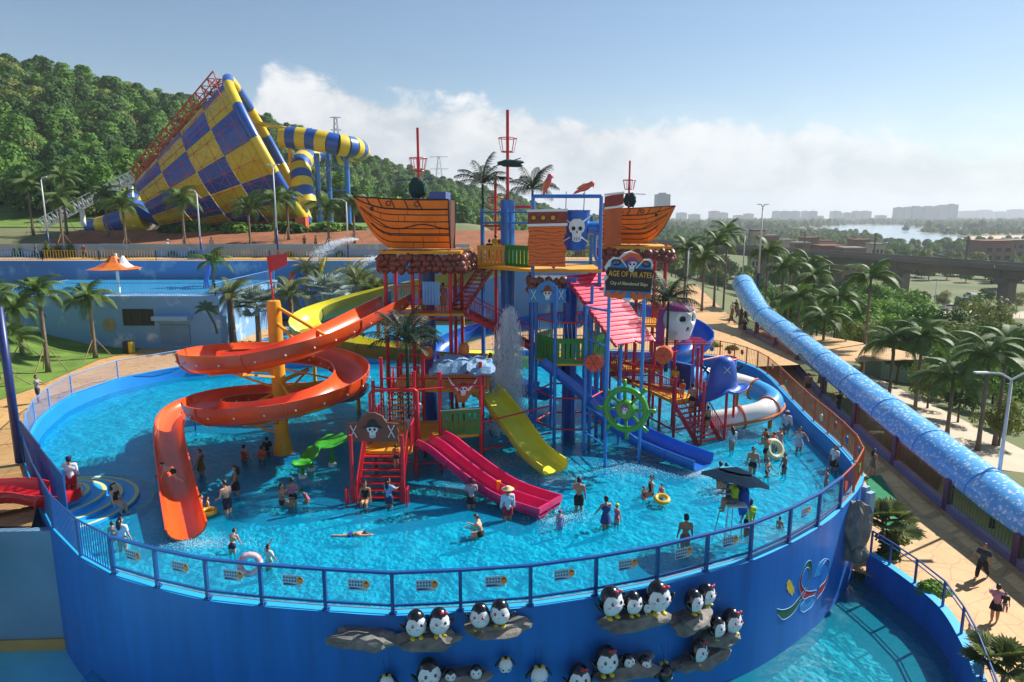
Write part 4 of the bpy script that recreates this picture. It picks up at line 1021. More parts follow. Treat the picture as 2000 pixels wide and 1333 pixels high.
# hat shower
c = D(1412, 738, 36.0); HT = thing('hat_shower', 'blue pirate hat shower with a white cross and two swords', 'water feature', (c.x, 36, c.z - 1)); b = MB(); n = 28
prof = [(0, 1.25), (.3, 1.2), (.52, 1.0), (.64, .6), (.70, .1), (.74, -.3), (1.0, -.52), (1.3, -.6), (1.42, -.5)]
for r, z in prof:
    for j in range(n):
        a = 2 * math.pi * j / n; zz = z
        ca = math.cos(a); kf = smooth(.72, 1.42, r)
        if r > .72: zz = z + kf * (-.75 * max(0, -ca) ** 1.4 + .25 * max(0, ca) ** 2 - .28 * abs(ca) * (1 - abs(ca)) * 2 + .12 * max(0, -math.sin(a)))
        b.v.append(V((c.x + r * math.cos(a), c.y + .8 * r * math.sin(a), c.z + zz - .1)))
for i in range(len(prof) - 1):
    for j in range(n): b.f.append((i * n + j, i * n + (j + 1) % n, (i + 1) * n + (j + 1) % n, (i + 1) * n + j)); b.m.append(0)
ho = b.build('hat', mat('blue hat', '#1752ad', .4, .08, 2, coat=.3), HT, world=True, smooth=True); ho.modifiers.new('s', 'SOLIDIFY').thickness = .05
for k in (-1, 1):
    b = MB(); b.bar(c + V((.02 - .17 * k, -.62, .38)), c + V((.02 + .17 * k, -.56, .72)), .02, .05, up=V((0, -1, 0))); b.build('cross_stroke', M_WHITE, HT, world=True)
    b = MB(); b.bar(c + V((k * .5, .45, .0)), c + V((k * 1.15, .3, .62)), .06, .1); b.bar(c + V((k * .92, .35, .28)) , c + V((k * .78, .35, .5)), .05, .1); b.build('sword_hilt', M_BLACK, HT, world=True)
    post(HT, c.x + k * .78, 36.3, -.36, c.z - .5, .07)
b = MB(); b.tube([D(1418, 700, 39.5) + V((.62 * math.cos(a * math.pi / 10), .62 * math.sin(a * math.pi / 10), 0)) for a in range(20)], .07, 8, closed=True); rr = b.build('shower_ring', M_RED, smooth=True); tag(rr, 'red ring shower behind the blue hat', 'water feature')
b = MB(); rn = random.Random(8); c = D(1418, 700, 39.5)
for a in range(40):
    q = c + V((.6 * math.cos(a * math.pi / 20), .6 * math.sin(a * math.pi / 20), 0))
    for k in range(7): z = rn.uniform(-1.6, -.05); b.tube([q + V((0, 0, z)), q + V((0, 0, z - .14))], .012, 4)
b.build('water_jets', M_SPRAY, rr)
# tube slide
TB = thing('tube_slide', 'white and blue closed tube slide curling in front of the orange fence', 'slide', (12.5, 38.5, -.36))
tp = cat_rom([V(p) for p in ((10.0, 38.6, 2.75), (11.3, 39.8, 2.5), (13.0, 40.3, 2.15), (14.5, 39.7, 1.8), (15.1, 38.3, 1.45), (14.1, 37.1, 1.15), (12.5, 36.8, .85), (11.2, 36.9, .6))], 5)
M_TW = mat('white fibreglass', '#e4e0d8', .25, .05, 1, coat=.4); M_TB = mat('sky blue fibreglass', '#3a9ad8', .25, .08, 1, coat=.4)
for k, (i0, i1) in enumerate(((0, 5), (5, 10), (10, 15), (15, 23), (23, 29), (29, 35))):
    b = MB(); b.tube(tp[i0:i1 + 1], .62, 18, caps=False); b.build('section', (M_TB, M_TW, M_TW, M_TB, M_TW, M_TW)[k], TB, world=True, smooth=True)
    b = MB(); d = (tp[i0 + 1] - tp[i0]).normalized(); b.tube([tp[i0] - d * .05, tp[i0] + d * .05], .7, 18); b.build('flange', MATS['barrel orange'] if k > 2 else M_TB, TB, world=True, autosmooth=30)
b = MB(); x = V((0, 0, 1)); b.tube([p + (tp[min(i + 18, 34)] - tp[i + 16]).cross(x).normalized() * .66 * -1 + V((0, 0, -.15)) for i, p in enumerate(tp[17:34])], .07, 6); b.build('edge_flange', MATS['barrel orange'], TB, world=True)
b = MB(); b.box((9.85, 38.55, 2.9), (.3, 1.5, 1.5), R(35)); b.build('entrance', M_DBLUE, TB, world=True)
for p in (tp[12], tp[22], tp[30]): post(TB, p.x, p.y, -.36, p.z - .5, .12, MATS['barrel orange'])

# ================================================================== fences round the rim
M_GL = bpy.data.materials.new('railing glass'); M_GL.use_nodes = True; t = M_GL.node_tree; t.nodes.clear()
tr = t.nodes.new('ShaderNodeBsdfTransparent'); tr.inputs[0].default_value = (.86, .94, .95, 1); gl = t.nodes.new('ShaderNodeBsdfGlossy'); gl.inputs['Roughness'].default_value = .03
fr = t.nodes.new('ShaderNodeFresnel'); fr.inputs[0].default_value = 1.28; ms = t.nodes.new('ShaderNodeMixShader'); df = t.nodes.new('ShaderNodeBsdfDiffuse'); df.inputs[0].default_value = (.55, .72, .78, 1)
m0 = t.nodes.new('ShaderNodeMixShader'); m0.inputs[0].default_value = .07; t.links.new(tr.outputs[0], m0.inputs[1]); t.links.new(df.outputs[0], m0.inputs[2])
t.links.new(fr.outputs[0], ms.inputs[0]); t.links.new(m0.outputs[0], ms.inputs[1]); t.links.new(gl.outputs[0], ms.inputs[2])
oo = t.nodes.new('ShaderNodeOutputMaterial'); t.links.new(ms.outputs[0], oo.inputs[0])
M_NAVY = mat('navy railing paint', '#124a8e', .4, .08, 2, coat=.2); M_SKYB = mat('sky blue railing paint', '#5a8fc6', .45, .08, 2)
M_OFEN = mat('orange fence paint', '#b2521f', .45, .12, 2)
def rp(k, d=-.08): p = RIM[(k * 4) % NR] + rim_n((k * 4) % NR) * d; return V((p.x, p.y, RIMZ))
GR = thing('glass_railing', 'navy railing with clear glass panels along the front rim', 'railing', rp(15))
M_STK = mat('sticker film', '#a9c6d6', .4, .05, 3, alpha=.75); M_STB = mat('sticker blue', '#15508f', .4, .1, 3); M_SKIN0 = mat('sticker orange', '#d8923f', .5, .1, 4)
up = V((0, 0, 1))
for k in range(8, 23):
    p = rp(k); b = MB(); b.box(p + up * .62, (.1, .1, 1.28), math.atan2(rim_n(k * 4).y, rim_n(k * 4).x)); b.box(p + up * .02, (.2, .2, .04)); b.build('post', M_NAVY, GR, world=True)
    if k == 22: break
    a, c = rp(k), rp(k + 1); d = (c - a).normalized(); nn = V((d.y, -d.x, 0)); 
    if nn.dot(rim_n(k * 4)) < 0: nn = -nn
    b = MB(); b.bar(a + up * 1.28, c + up * 1.28, .11, .07); b.build('top_rail', M_NAVY, GR, world=True)
    b = MB(); b.bar(a + up * .27, c + up * .27, .06, .06); b.build('lower_rail', M_NAVY, GR, world=True)
    b = MB(); b.tube([a + up * .12 - nn * .05, c + up * .12 - nn * .05], .022, 6); b.build('steel_pipe', M_STEEL, GR, world=True)
    b = MB(); b.add([a + d * .06 + up * .31, c - d * .06 + up * .31, c - d * .06 + up * 1.22, a + d * .06 + up * 1.22], [(0, 1, 2, 3) if d.cross(up).dot(nn) > 0 else (3, 2, 1, 0)]); gp = b.build('glass_pane', M_GL, GR, world=True)
    if k in (8, 10): continue
    m = a.lerp(c, .5) + up * .86 + nn * .012; Mx = Matrix((-d if (-d).x > 0 else d, -nn, up)).transposed(); dx = Mx.col[0]
    b = MB(); b.prism([(-.3, -.17), (.26, -.19), (.28, .17), (-.3, .17)], .006, Mx, m); st = b.build('sticker', M_STK, gp, world=True)
    b = MB(); rn = random.Random(4)
    for r in range(2):
        for i in range(5):
            x, z = -.24 + i * .085, .09 - r * .1
            b.prism([(x - .025, z - .03), (x + .02, z - .03), (x + .025, z), (x + .01, z + .03), (x - .025, z + .025)], .006, Mx, m + nn * .006)
    b.prism([(-.26, -.15), (.15, -.13), (-.02, -.09), (-.26, -.08)], .006, Mx, m + nn * .006); b.build('sticker_print', M_STB, gp, world=True)['kind'] = 'stuff'
    b = MB(); b.prism([(.24 + .1 * math.cos(q * math.pi / 8), .02 + .11 * math.sin(q * math.pi / 8)) for q in range(16)], .006, Mx, m + nn * .007); b.build('badge', M_SKIN0, gp, world=True)
    b = MB(); b.prism([(.17, .05), (.24, .12), (.31, .05), (.24, .07)], .006, Mx, m + nn * .013); b.build('badge_hair', M_BLACK, gp, world=True)
BR = thing('bar_railing', 'blue upright bar railing at the left end of the front rim', 'railing', rp(23))
for k in range(22, 26):
    rail(BR, rp(k), rp(k + 1), 1.3, M_NAVY, gap=.16)
    b = MB(); b.box(rp(k) + up * .66, (.09, .09, 1.32)); b.build('post', M_NAVY, BR, world=True)
GT = thing('gate', 'tall blue bar gate beside the red slide on the left rim', 'gate', rp(25))
g0, g1 = G(75, 1005, RIMZ), G(108, 1000, RIMZ); g1 = rp(25) + V((.2, -1.4, 0)); rail(GT, rp(26), rp(25) + V((.25, .2, 0)), 2.0, M_NAVY, 'gate_leaf', .14); rail(GT, rp(25) + V((.3, .15, 0)), rp(24) + V((.35, .3, 0)), 1.9, M_NAVY, 'gate_leaf', .14)
WF = thing('mesh_fence', 'light blue post and wire mesh fence along the left rim', 'fence', rp(30))
for k in list(range(26, 36)):
    a, c = rp(k, -.16), rp(k + 1, -.16); ns = max(1, round((c - a).length / 3.2)); b = MB(); b.bar(a, a + up * 1.3, .07); b.build('post', M_SKYB, WF, world=True)
    b = MB(); b.tube([a + up * 1.3, c + up * 1.3], .03, 6); b.tube([a + up * .1, c + up * .1], .025, 6); b.build('rail', M_SKYB, WF, world=True)
    b = MB(); l = (c - a).length; n = int(l / .17); 
    for i in range(-6, n):
        for s in (0, 1):
            t0, t1 = i / n, (i + 7) / n; z0, z1 = .1, 1.3
            if t0 < 0: z0 = lerp(.1, 1.3, -t0 / (t1 - t0)); t0 = 0
            if t1 > 1: z1 = lerp(.1, 1.3, (1 - t0) / (t1 - t0)) if z0 == .1 else z1; t1 = 1
            if s: z0, z1 = 1.4 - z0, 1.4 - z1
            b.bar(a.lerp(c, t0) + up * z0, a.lerp(c, t1) + up * z1, .009)
    b.build('wire_mesh', M_SKYB, WF, world=True)['kind'] = 'stuff'
OF = thing('orange_fence', 'long orange upright bar fence curving round the right rim', 'fence', rp(3))
PLQ = [mat('fence plaque ' + n, h, .5, .3, 4) for n, h in (('red', '#b0402c'), ('green', '#4f8a4a'), ('blue', '#2f6aa8'), ('cream', '#d6bf92'))]
ks = [35, 36, 0, 1, 2, 3, 4, 5, 6, 7, 8]; rn = random.Random(12)
for i in range(len(ks) - 1):
    s0 = (ks[i] * 4) % NR
    for h in range(2):
        a, c = [RIM[(s0 + 2 * (h + g)) % NR] + rim_n((s0 + 2 * (h + g)) % NR) * -.12 for g in (0, 1)]
        b = MB(); b.box(a + up * .65, (.08, .08, 1.3)); b.build('post', M_OFEN, OF, world=True)
        rail(OF, a, c, 1.25, M_OFEN, gap=.21, thin=.009)
        if rn.random() < .7 and i > 1:
            m = a.lerp(c, rn.uniform(.3, .7)) + up * rn.uniform(.5, .9); d = (c - a).normalized(); nn = V((d.y, -d.x, 0)); Mx = Matrix((d, nn, up)).transposed()
            b = MB(); k = rn.choice((5, 6, 8)); b.prism([(.19 * math.cos(q * 2 * math.pi / k), .22 * math.sin(q * 2 * math.pi / k)) for q in range(k)], .06, Mx, m); b.build('plaque', rn.choice(PLQ), OF, world=True)
LR = thing('pool_handrail', 'blue two bar handrail along the lower pool wall', 'railing', LWALL[2])
for k in range(0, len(lw) - 1, 4):
    a, c = lw[k] + up * .1, lw[min(k + 4, len(lw) - 1)] + up * .1
    b = MB(); b.bar(a, a + up * 1.0, .07); b.build('post', M_NAVY, LR, world=True)
    b = MB(); b.tube([a + up * 1.0, c + up * 1.0], .035, 6); b.tube([a + up * .82, c + up * .82], .025, 6); b.build('rail', M_NAVY, LR, world=True)

# ================================================================== blue canopy along the right path
def petal_mat():
    m = bpy.data.materials.new('blue canopy film'); m.use_nodes = True; t = m.node_tree; bs = t.nodes['Principled BSDF']; L = t.links.new
    bs.inputs['Roughness'].default_value = .3; bs.inputs['Coat Weight'].default_value = .3; bs.inputs['Coat Roughness'].default_value = .06
    co = t.nodes.new('ShaderNodeTexCoord'); n = t.nodes.new('ShaderNodeTexNoise'); n.inputs['Scale'].default_value = 3; L(co.outputs['Object'], n.inputs['Vector'])
    sc = t.nodes.new('ShaderNodeVectorMath'); sc.operation = 'MULTIPLY_ADD'; L(n.outputs['Color'], sc.inputs[0]); sc.inputs[1].default_value = (.45, .45, .45); L(co.outputs['Object'], sc.inputs[2])
    v = t.nodes.new('ShaderNodeTexVoronoi'); v.inputs['Scale'].default_value = 4.2; v.inputs['Randomness'].default_value = 1; L(sc.outputs[0], v.inputs['Vector'])
    n3 = t.nodes.new('ShaderNodeTexNoise'); n3.inputs['Scale'].default_value = 9; L(co.outputs['Object'], n3.inputs['Vector'])
    ad = t.nodes.new('ShaderNodeMath'); ad.operation = 'MULTIPLY_ADD'; L(n3.outputs['Fac'], ad.inputs[0]); ad.inputs[1].default_value = .35; L(v.outputs['Distance'], ad.inputs[2])
    r = t.nodes.new('ShaderNodeMapRange'); L(ad.outputs[0], r.inputs['Value']); r.inputs['From Min'].default_value = .53; r.inputs['From Max'].default_value = .46; r.inputs['To Min'].default_value = 0; r.inputs['To Max'].default_value = 1
    mi = t.nodes.new('ShaderNodeMix'); mi.data_type = 'RGBA'; L(r.outputs[0], mi.inputs['Factor']); mi.inputs['A'].default_value = (*lin('#5cb0ee'), 1); mi.inputs['B'].default_value = (*lin('#d8e6ee'), 1)
    L(mi.outputs['Result'], bs.inputs['Base Color'])
    tr = t.nodes.new('ShaderNodeBsdfTransparent'); tr.inputs[0].default_value = (.55, .8, 1, 1); mx = t.nodes.new('ShaderNodeMixShader'); mx.inputs[0].default_value = .07; out = [q for q in t.nodes if q.type == 'OUTPUT_MATERIAL'][0]
    L(bs.outputs[0], mx.inputs[1]); L(tr.outputs[0], mx.inputs[2]); L(mx.outputs[0], out.inputs['Surface']); return m
M_CAN = petal_mat(); M_CAN2 = mat('plain blue canopy film', '#3a92dc', .14, .06, .6, coat=.5); M_PURP = mat('purple pillar paint', '#5b3550', .5, .15, 1.5)
CN = thing('tunnel_canopy', 'long blue arched canopy with white petals beside the right path', 'canopy', (22.5, 45, -1))
def cz(y): return max(-1.5, -1.25 + (y - 31) * .102) if y > 24 else -1.5
cpth = [V((fx(y) + 1.15, y, cz(y))) for y in [17 + 1.6 * i for i in range(31)]]
cpth += [V((24.5, 68.0, 2.9)), V((24.7, 70.5, 3.6)), V((25.0, 72.8, 4.2)), V((25.4, 75, 4.6))]
k = 12; prof = [(1.15 * math.cos(R(-8 + 196 * i / k)), 1.15 * math.sin(R(-8 + 196 * i / k)) * .95) for i in range(k + 1)]
for i in range(0, len(cpth) - 1, 3):
    seg = cpth[i:i + 4]
    if len(seg) < 2: break
    b = MB(); vs = []
    for j, p in enumerate(seg):
        g = i + j; d = (cpth[min(g + 1, len(cpth) - 1)] - cpth[max(g - 1, 0)]).normalized(); x = d.cross(up).normalized(); u2 = x.cross(d); vs += [p + x * a + u2 * q for a, q in prof]
    fs = [(r * (k + 1) + c_, r * (k + 1) + c_ + 1, (r + 1) * (k + 1) + c_ + 1, (r + 1) * (k + 1) + c_) for r in range(len(seg) - 1) for c_ in range(k)]
    b.add(vs, fs); o = b.build('canopy_section', M_CAN2 if i < 6 else M_CAN, CN, world=True, smooth=True)
    b = MB(); b.tube(vs[:k + 1], .04, 6); b.build('rib', M_CAN2, CN, world=True)
CW = thing('canopy_wall', 'low purple wall with pillars and coloured bar fence under the canopy', 'fence', (21.5, 40, -2))
yy = [17 + 5.2 * i for i in range(11)]
M_FG = mat('green fence paint', '#3f6b3c', .5, .1, 2); M_WALLP = mat('grey violet wall', '#7d6f88', .6, .12, 1)
for i, y in enumerate(yy):
    for dx in (0, 2.3):
        b = MB(); b.box((fx(y) + dx, y, (pz(y) - .1 + cz(y)) / 2), (.34, .34, cz(y) - pz(y) + .1)); b.build('pillar', M_PURP, CW, world=True)
    if i + 1 < len(yy):
        y2 = yy[i + 1]
        for dx in (0, 2.3):
            a, c = V((fx(y) + dx, y + .2, pz(y))), V((fx(y2) + dx, y2 - .2, pz(y2)))
            b = MB(); b.bar(a + up * .15, c + up * .15, .36, .5); b.build('low_wall', M_WALLP, CW, world=True)
            if dx == 0 or i > 3: rail(CW, a + up * .4, c + up * .4, min(1.25, cz(y) - pz(y) - .55), (M_OFEN, M_FG, M_FG, M_OFEN)[i % 4], gap=.22, thin=.01)

# ================================================================== rocks and penguins on the front wall
EXP = [RIM[i] + rim_n(i) * .0 for i in range(NR)]
def wall_hit(u, v, off=0.0):
    r = ray(u, v); P = [RIM[i] + rim_n(i) * off for i in range(NR)]; t = 10.0
    while t < 40:
        if inpoly(r.x * t, r.y * t, P): break
        t += .03
    return V((r.x * t, r.y * t, CAM_H + r.z * t)), t
def wall_normal(p):
    i = min(range(NR), key=lambda i: (RIM[i].x - p.x) ** 2 + (RIM[i].y - p.y) ** 2); return rim_n(i)
ROCKS = [(711, 1246, 117, 50, 'empty grey rock ledge at the left of the wall'), (835, 1246, 112, 50, 'grey rock ledge under the two left penguins'), (972, 1221, 122, 42, 'grey rock ledge below the second pair of penguins'), (1235, 1208, 130, 48, 'grey rock ledge under the four penguin family'), (1348, 1208, 95, 50, 'grey rock ledge under the pair facing right'), (1402, 1240, 95, 44, 'grey rock ledge at the far right of the wall'), (1370, 1284, 120, 46, 'grey rock ledge under the single right penguin'), (1222, 1302, 125, 46, 'lower grey rock ledge under a penguin and two chicks'), (886, 1325, 130, 50, 'lowest grey rock ledge on the left')]
for k, (u, v, w, h, lb) in enumerate(ROCKS):
    p, t = wall_hit(u, v, .22); W = w * t / FPX; Hh = h * t / FPX; nrm = wall_normal(p); rz = math.atan2(nrm.y, nrm.x) + math.pi / 2
    b = MB(); b.blob((0, 0, 0), (W * .52, .5, Hh * .42), 20 + k, .5, 3, 1.7)
    for q in b.v: q.z = min(q.z, Hh * .3 + .04 * noise.noise(q * 4)); q.y = min(q.y, .35)
    o = b.build('rock_ledge', M_ROCK); o.location = p; o.rotation_euler = (0, 0, rz); tag(o, lb, 'rock', 'rock ledges on the pool wall')
M_PB = mat('penguin black gloss', '#0c0d10', .22, .1, 3, coat=.6); M_PW = mat('penguin white', '#d9dde2', .35, .04, 3, coat=.3); M_PY = mat('penguin feet yellow', '#d9b81f', .4, .08, 3); M_PR = mat('penguin red', '#c42a3c', .45, .1, 3); M_PC = mat('penguin cheek', '#dc9aa2', .5, .05, 3)
def penguin(loc, rz, h, label, bow=False, hang=False, group='penguin figures on the wall'):
    t = thing('penguin_figure', label, 'penguin', loc, group, rz); s = h; t.scale = (s, s, s)
    def ell(z): return .36 * math.sqrt(max(0, 1 - ((z - .53) / .47) ** 2)) * (1.04 if z < .55 else .97)
    b = MB(); zs = [.06 + .94 * (1 - math.cos(math.pi * i / 14)) / 2 for i in range(15)]
    b.lathe([(ell(z), z) for z in zs], 24); b.build('body', M_PB, t, smooth=True)
    # white front: a face with a heart shaped top, laid just over the egg
    b = MB(); ny, nx2 = 16, 14
    for j in range(ny + 1):
        z = .10 + .70 * j / ny; wd = 1.18 if z < .5 else 1.18 * math.sqrt(max(.0, 1 - ((z - .5) / .42) ** 2.4))
        for i in range(nx2 + 1):
            a = (i / nx2 * 2 - 1) * wd; zz = z - (.07 * smooth(.25, 0, abs(a)) * smooth(.6, .8, z)); r = ell(zz) * 1.02 + .006
            b.v.append(V((r * math.sin(a), -r * math.cos(a), zz)))
    for j in range(ny):
        for i in range(nx2): q = j * (nx2 + 1) + i; b.f.append((q, q + 1, q + nx2 + 2, q + nx2 + 1)); b.m.append(0)
    f = b.build('white_front', M_PW, t, smooth=True)
    def on(a, z, k=1.05): r = ell(z) * k + .004; return V((r * math.sin(a), -r * math.cos(a), z))
    for sd in (-1, 1):
        b = MB(); b.blob(on(sd * .42, .60), (.05, .03, .062), 1, 0, 2); b.build('eye', M_PR if 'heart' in label else M_PB, f, smooth=True)
        b = MB(); b.blob(on(sd * .42 + .03, .625, 1.13), .014, 1, 0, 1); b.build('eye_glint', M_PW, f)
        b = MB(); b.blob(on(sd * .66, .49), (.05, .02, .03), 1, 0, 1); b.build('cheek', M_PC, f)
        b = MB(); b.blob((sd * .14, -.15, .045), (.085, .13, .055), 2, .1, 2); b.build('foot', M_PY, t, smooth=True)
        b = MB(); b.blob((0, 0, 0), (.06, .12, .25), 3, .1, 2); Mr = Matrix.Rotation(R(38 * sd), 3, 'Y')
        for q in b.v: q.xyz = Mr @ q + V((sd * .40, 0, .38))
        b.build('flipper', M_PB, t, smooth=True)
    b = MB(); b.tube([on(-.1 + .05 * i, .50 - .015 * math.sin(i * math.pi / 4), 1.045) for i in range(5)], .009, 4); b.build('smile', M_PR, f)
    if bow:
        for sd in (-1, 1): b = MB(); b.blob((.13 + sd * .07, -.22, .9), (.075, .04, .055), 5, .2, 2); b.build('bow_loop', M_PR, t, smooth=True)
    return t
PEN = [(813, 1217, 54, 0, 'left penguin of the pair on the second ledge'), (858, 1213, 54, 1, 'penguin with a red bow, right of the pair on the second ledge'), (938, 1202, 51, 0, 'heart eyed penguin left on the third ledge'), (977, 1195, 51, 0, 'smiling penguin right on the third ledge'), (1192, 1174, 60, 1, 'big penguin with a pink bow left in the family of four'), (1235, 1177, 47, 0, 'middle sized penguin in the family of four'), (1263, 1184, 28, 0, 'small grey chick in the family of four'), (1283, 1165, 62, 1, 'tall penguin with a red bow right in the family of four'), (1353, 1173, 47, 0, 'left penguin of the pair that looks right'), (1378, 1160, 44, 1, 'right penguin of the pair that looks right'), (1398, 1224, 43, 0, 'penguin seen from the side on the far right ledge'), (1427, 1212, 50, 1, 'heart eyed penguin on the far right ledge'), (1362, 1270, 47, 1, 'single penguin with a red bow on the right ledge'), (1183, 1287, 58, 1, 'big penguin with two chicks on the lower ledge'), (1226, 1290, 30, 0, 'left chick beside the big penguin on the lower ledge'), (1258, 1295, 34, 0, 'right chick beside the big penguin on the lower ledge'), (838, 1313, 60, 0, 'big penguin at the bottom edge on the left'), (880, 1320, 30, 0, 'left chick at the bottom edge'), (930, 1312, 30, 0, 'right winking chick at the bottom edge'), (1130, 1322, 56, 1, 'winking penguin with a red bow at the bottom edge')]
rn = random.Random(2)
for u, v, h, bow, lb in PEN:
    p, t = wall_hit(u, v + h * .5, .42); n = wall_normal(p); hh = h * t / FPX * 1.06
    penguin(p + V((0, 0, 0)), math.atan2(n.y, n.x) + math.pi / 2 + R(rn.uniform(-14, 14) + (18 if u > 1300 else 0)), hh, lb, bool(bow))
for u, v, h, lb in ((987, 1298, 34, 'black penguin hanging head down on strings in the middle'), (1052, 1318, 44, 'black penguin hanging at the bottom edge in the middle'), (757, 1332, 36, 'black penguin hanging at the bottom edge on the left'), (1299, 1316, 40, 'black and white penguin hanging beside the lower ledge')):
    p, t = wall_hit(u, v, .3); n = wall_normal(p); hh = h * t / FPX * 1.1
    o = penguin(p + V((0, 0, hh * .5)), 0, hh, lb, False, True, 'penguin figures hanging on the wall'); o.rotation_euler = (math.pi, 0, math.atan2(n.y, n.x) + math.pi / 2 + (0 if u > 1200 else math.pi))
    b = MB(); 
    for s in (-.12, .12): b.bar(V((s, .1, -.02)), V((s * 1.3, -.15, -.9)), .012)
    b.build('string', M_PB, o)
# painted emblem on the wall
def wall_poly(px, m, off, parent=None, name='paint'):
    pts = [wall_hit(u, v, off)[0] for u, v in px]; b = MB(); b.add(pts, [tuple(range(len(pts)))]); o = b.build(name, m, parent, world=bool(parent)); return o
EM = thing('wall_emblem', 'painted ribbon emblem in green, red and pale blue on the wall', 'emblem', wall_hit(1575, 1150, 0)[0])
def ep(l): return [(1500 + x / 9.52, 1080 + y / 9.52) for x, y in l]
M_EL = mat('emblem pale line', '#7db4d8', .5, .05, 4); M_EG = mat('emblem green', '#1f5a3c', .5, .1, 4); M_ER = mat('emblem red', '#a3222c', .5, .1, 4); M_EB = mat('emblem light blue', '#1a86cc', .5, .08, 4); M_EY = mat('emblem yellow', '#c9b424', .5, .15, 4)
def strip(ptsA, ptsB, m, nm):
    A, B = ep(ptsA), ep(ptsB); b = MB(); pa = [wall_hit(u, v, .012)[0] for u, v in A]; pb = [wall_hit(u, v, .012)[0] for u, v in B]; n = len(pa)
    b.add(pa + pb, [(i, i + 1, n + i + 1, n + i) for i in range(n - 1)]); b.build(nm, m, EM, world=True)
    for e in (pa, pb): b = MB(); b.tube(cat_rom(e, 3), .012, 4); b.build('outline', M_EL, EM, world=True)
strip([(165, 1040), (280, 1060), (420, 1010), (520, 910), (610, 790), (700, 640), (760, 470), (780, 330), (740, 270), (690, 310), (640, 420)], [(180, 1150), (280, 1245), (420, 1170), (530, 1030), (630, 850), (730, 650), (800, 450), (825, 230), (780, 140), (700, 210), (620, 400)], M_EG, 'green_ribbon')
strip([(610, 400), (580, 560), (590, 690), (660, 860), (760, 820), (850, 790), (900, 690)], [(640, 430), (620, 540), (640, 620), (700, 700), (780, 715), (850, 705), (900, 690)], M_ER, 'red_ribbon')
strip([(1110, 400), (1060, 530), (960, 640), (915, 800)], [(1125, 400), (1090, 560), (1010, 720), (905, 860)], M_ER, 'red_ribbon')
strip([(850, 460), (900, 330), (960, 190), (1050, 110)], [(985, 420), (985, 330), (1020, 220), (1085, 130)], M_EB, 'blue_ribbon'); strip([(1050, 110), (1120, 125), (1145, 180), (1140, 300)], [(1085, 135), (1110, 200), (1125, 230), (1120, 400)], M_DBLUE, 'blue_ribbon')
strip([(680, 880), (600, 990), (600, 1070), (660, 1110)], [(850, 800), (880, 850), (800, 1010), (660, 1110)], M_EB, 'blue_ribbon')
px = ep([(420 + (95 if k % 2 else 75) * math.cos(k * math.pi / 8) * .85, 645 + (155 if k % 2 else 120) * math.sin(k * math.pi / 8 + .3)) for k in range(16)]); wall_poly(px, M_EY, .012, EM, 'yellow_sun')
# rock and slab where the wall meets the lower pool
b = MB(); p, t_ = wall_hit(1672, 1030, .3); b.blob(p, (.5, .5, 1.1), 5, .45, 3, 1.6); b.blob(p + V((.1, .1, -1.0)), (.45, .45, .6), 6, .4, 3, 1.6); tag(b.build('wall_rock', M_ROCK), 'upright grey rock at the right end of the wall', 'rock')
b = MB(); b.box(D(1697, 1000, 26.3) + V((0, 0, 0)), (.35, .2, 1.7), R(30)); b.box(D(1690, 968, 26.9), (.3, .2, .8), R(30)); tag(b.build('wall_slab', mat('pale blue cast slab', '#7fa6c0', .6, .1, 2)), 'pale blue grey upright slab behind the wall rock', 'slab')

# ================================================================== steps and red slide on the left
c = G(98, 992, 0); SP_ = thing('pool_steps', 'curved blue steps with yellow edges in the left corner', 'steps', (c.x, c.y, -.36)); M_STY = mat('pale yellow edge paint', '#cfd07e', .6, .08, 2)
for k, (r, z) in enumerate(((1.5, .55), (2.1, .4), (2.7, .24), (3.3, .1), (3.9, -.05))):
    b = MB(); n = 22; pts = [(c.x + r * math.cos(R(-42 + 150 * i / n)), c.y + r * math.sin(R(-42 + 150 * i / n))) for i in range(n + 1)]
    pts = [(c.x - .3, c.y - .8), *pts]; nn = len(pts); b.v = [V((x, y, z)) for x, y in pts] + [V((x, y, -.36)) for x, y in pts]; b.f = [tuple(range(nn))] + [(i, (i + 1) % nn, (i + 1) % nn + nn, i + nn) for i in range(nn)]; b.m = [0] * len(b.f)
    stp = b.build('step', M_RIM, SP_, world=True)
    b = MB(); pa = [V((c.x + (r - .02) * math.cos(R(-42 + 150 * i / n)), c.y + (r - .02) * math.sin(R(-42 + 150 * i / n)), z + .006)) for i in range(n + 1)]; pb = [V((c.x + (r - .17) * math.cos(R(-42 + 150 * i / n)), c.y + (r - .17) * math.sin(R(-42 + 150 * i / n)), z + .006)) for i in range(n + 1)]
    b.add(pa + pb, [(i, i + 1, n + 2 + i, n + 1 + i) for i in range(n)]); b.build('edge_stripe', M_STY, stp, world=True)
RS = thing('red_slide', 'red open slide crossing the wall at the left edge', 'slide', (-19, 25, 0)); M_RSL = mat('red fibreglass', '#c41a22', .25, .08, 1, coat=.5)
flume(RS, cat_rom([G(-160, 1000, 1.2), G(-60, 985, 1.25), G(30, 978, 1.2), G(75, 985, 1.0), G(100, 992, .75)], 4), .7, .65, M_RSL, M_RSL, sec=6)
tc_ = G(118, 975, .62); b = MB(); b.lathe([(.45, 0), (.8, 0), (.82, .1), (.75, .42), (.5, .45), (.45, .3)], 20, tc_); b.build('tub', M_RSL, RS, world=True, autosmooth=40)
b = MB(); b.box((-28.4, 23.0, -1.9), (24.5, .3, 5.0), R(3)); mw = b.build('mural_wall', mat('dim mural wall', '#6d93b0', .7, .15, .3, .05)); tag(mw, 'pale blue mural wall at the lower left', 'wall')
b = MB(); b.box((-28.4, 22.8, -4.0), (24.4, .08, .5), R(3)); b.build('sand_band', mat('painted sand', '#b89a5a', .8, .15, 1), mw)
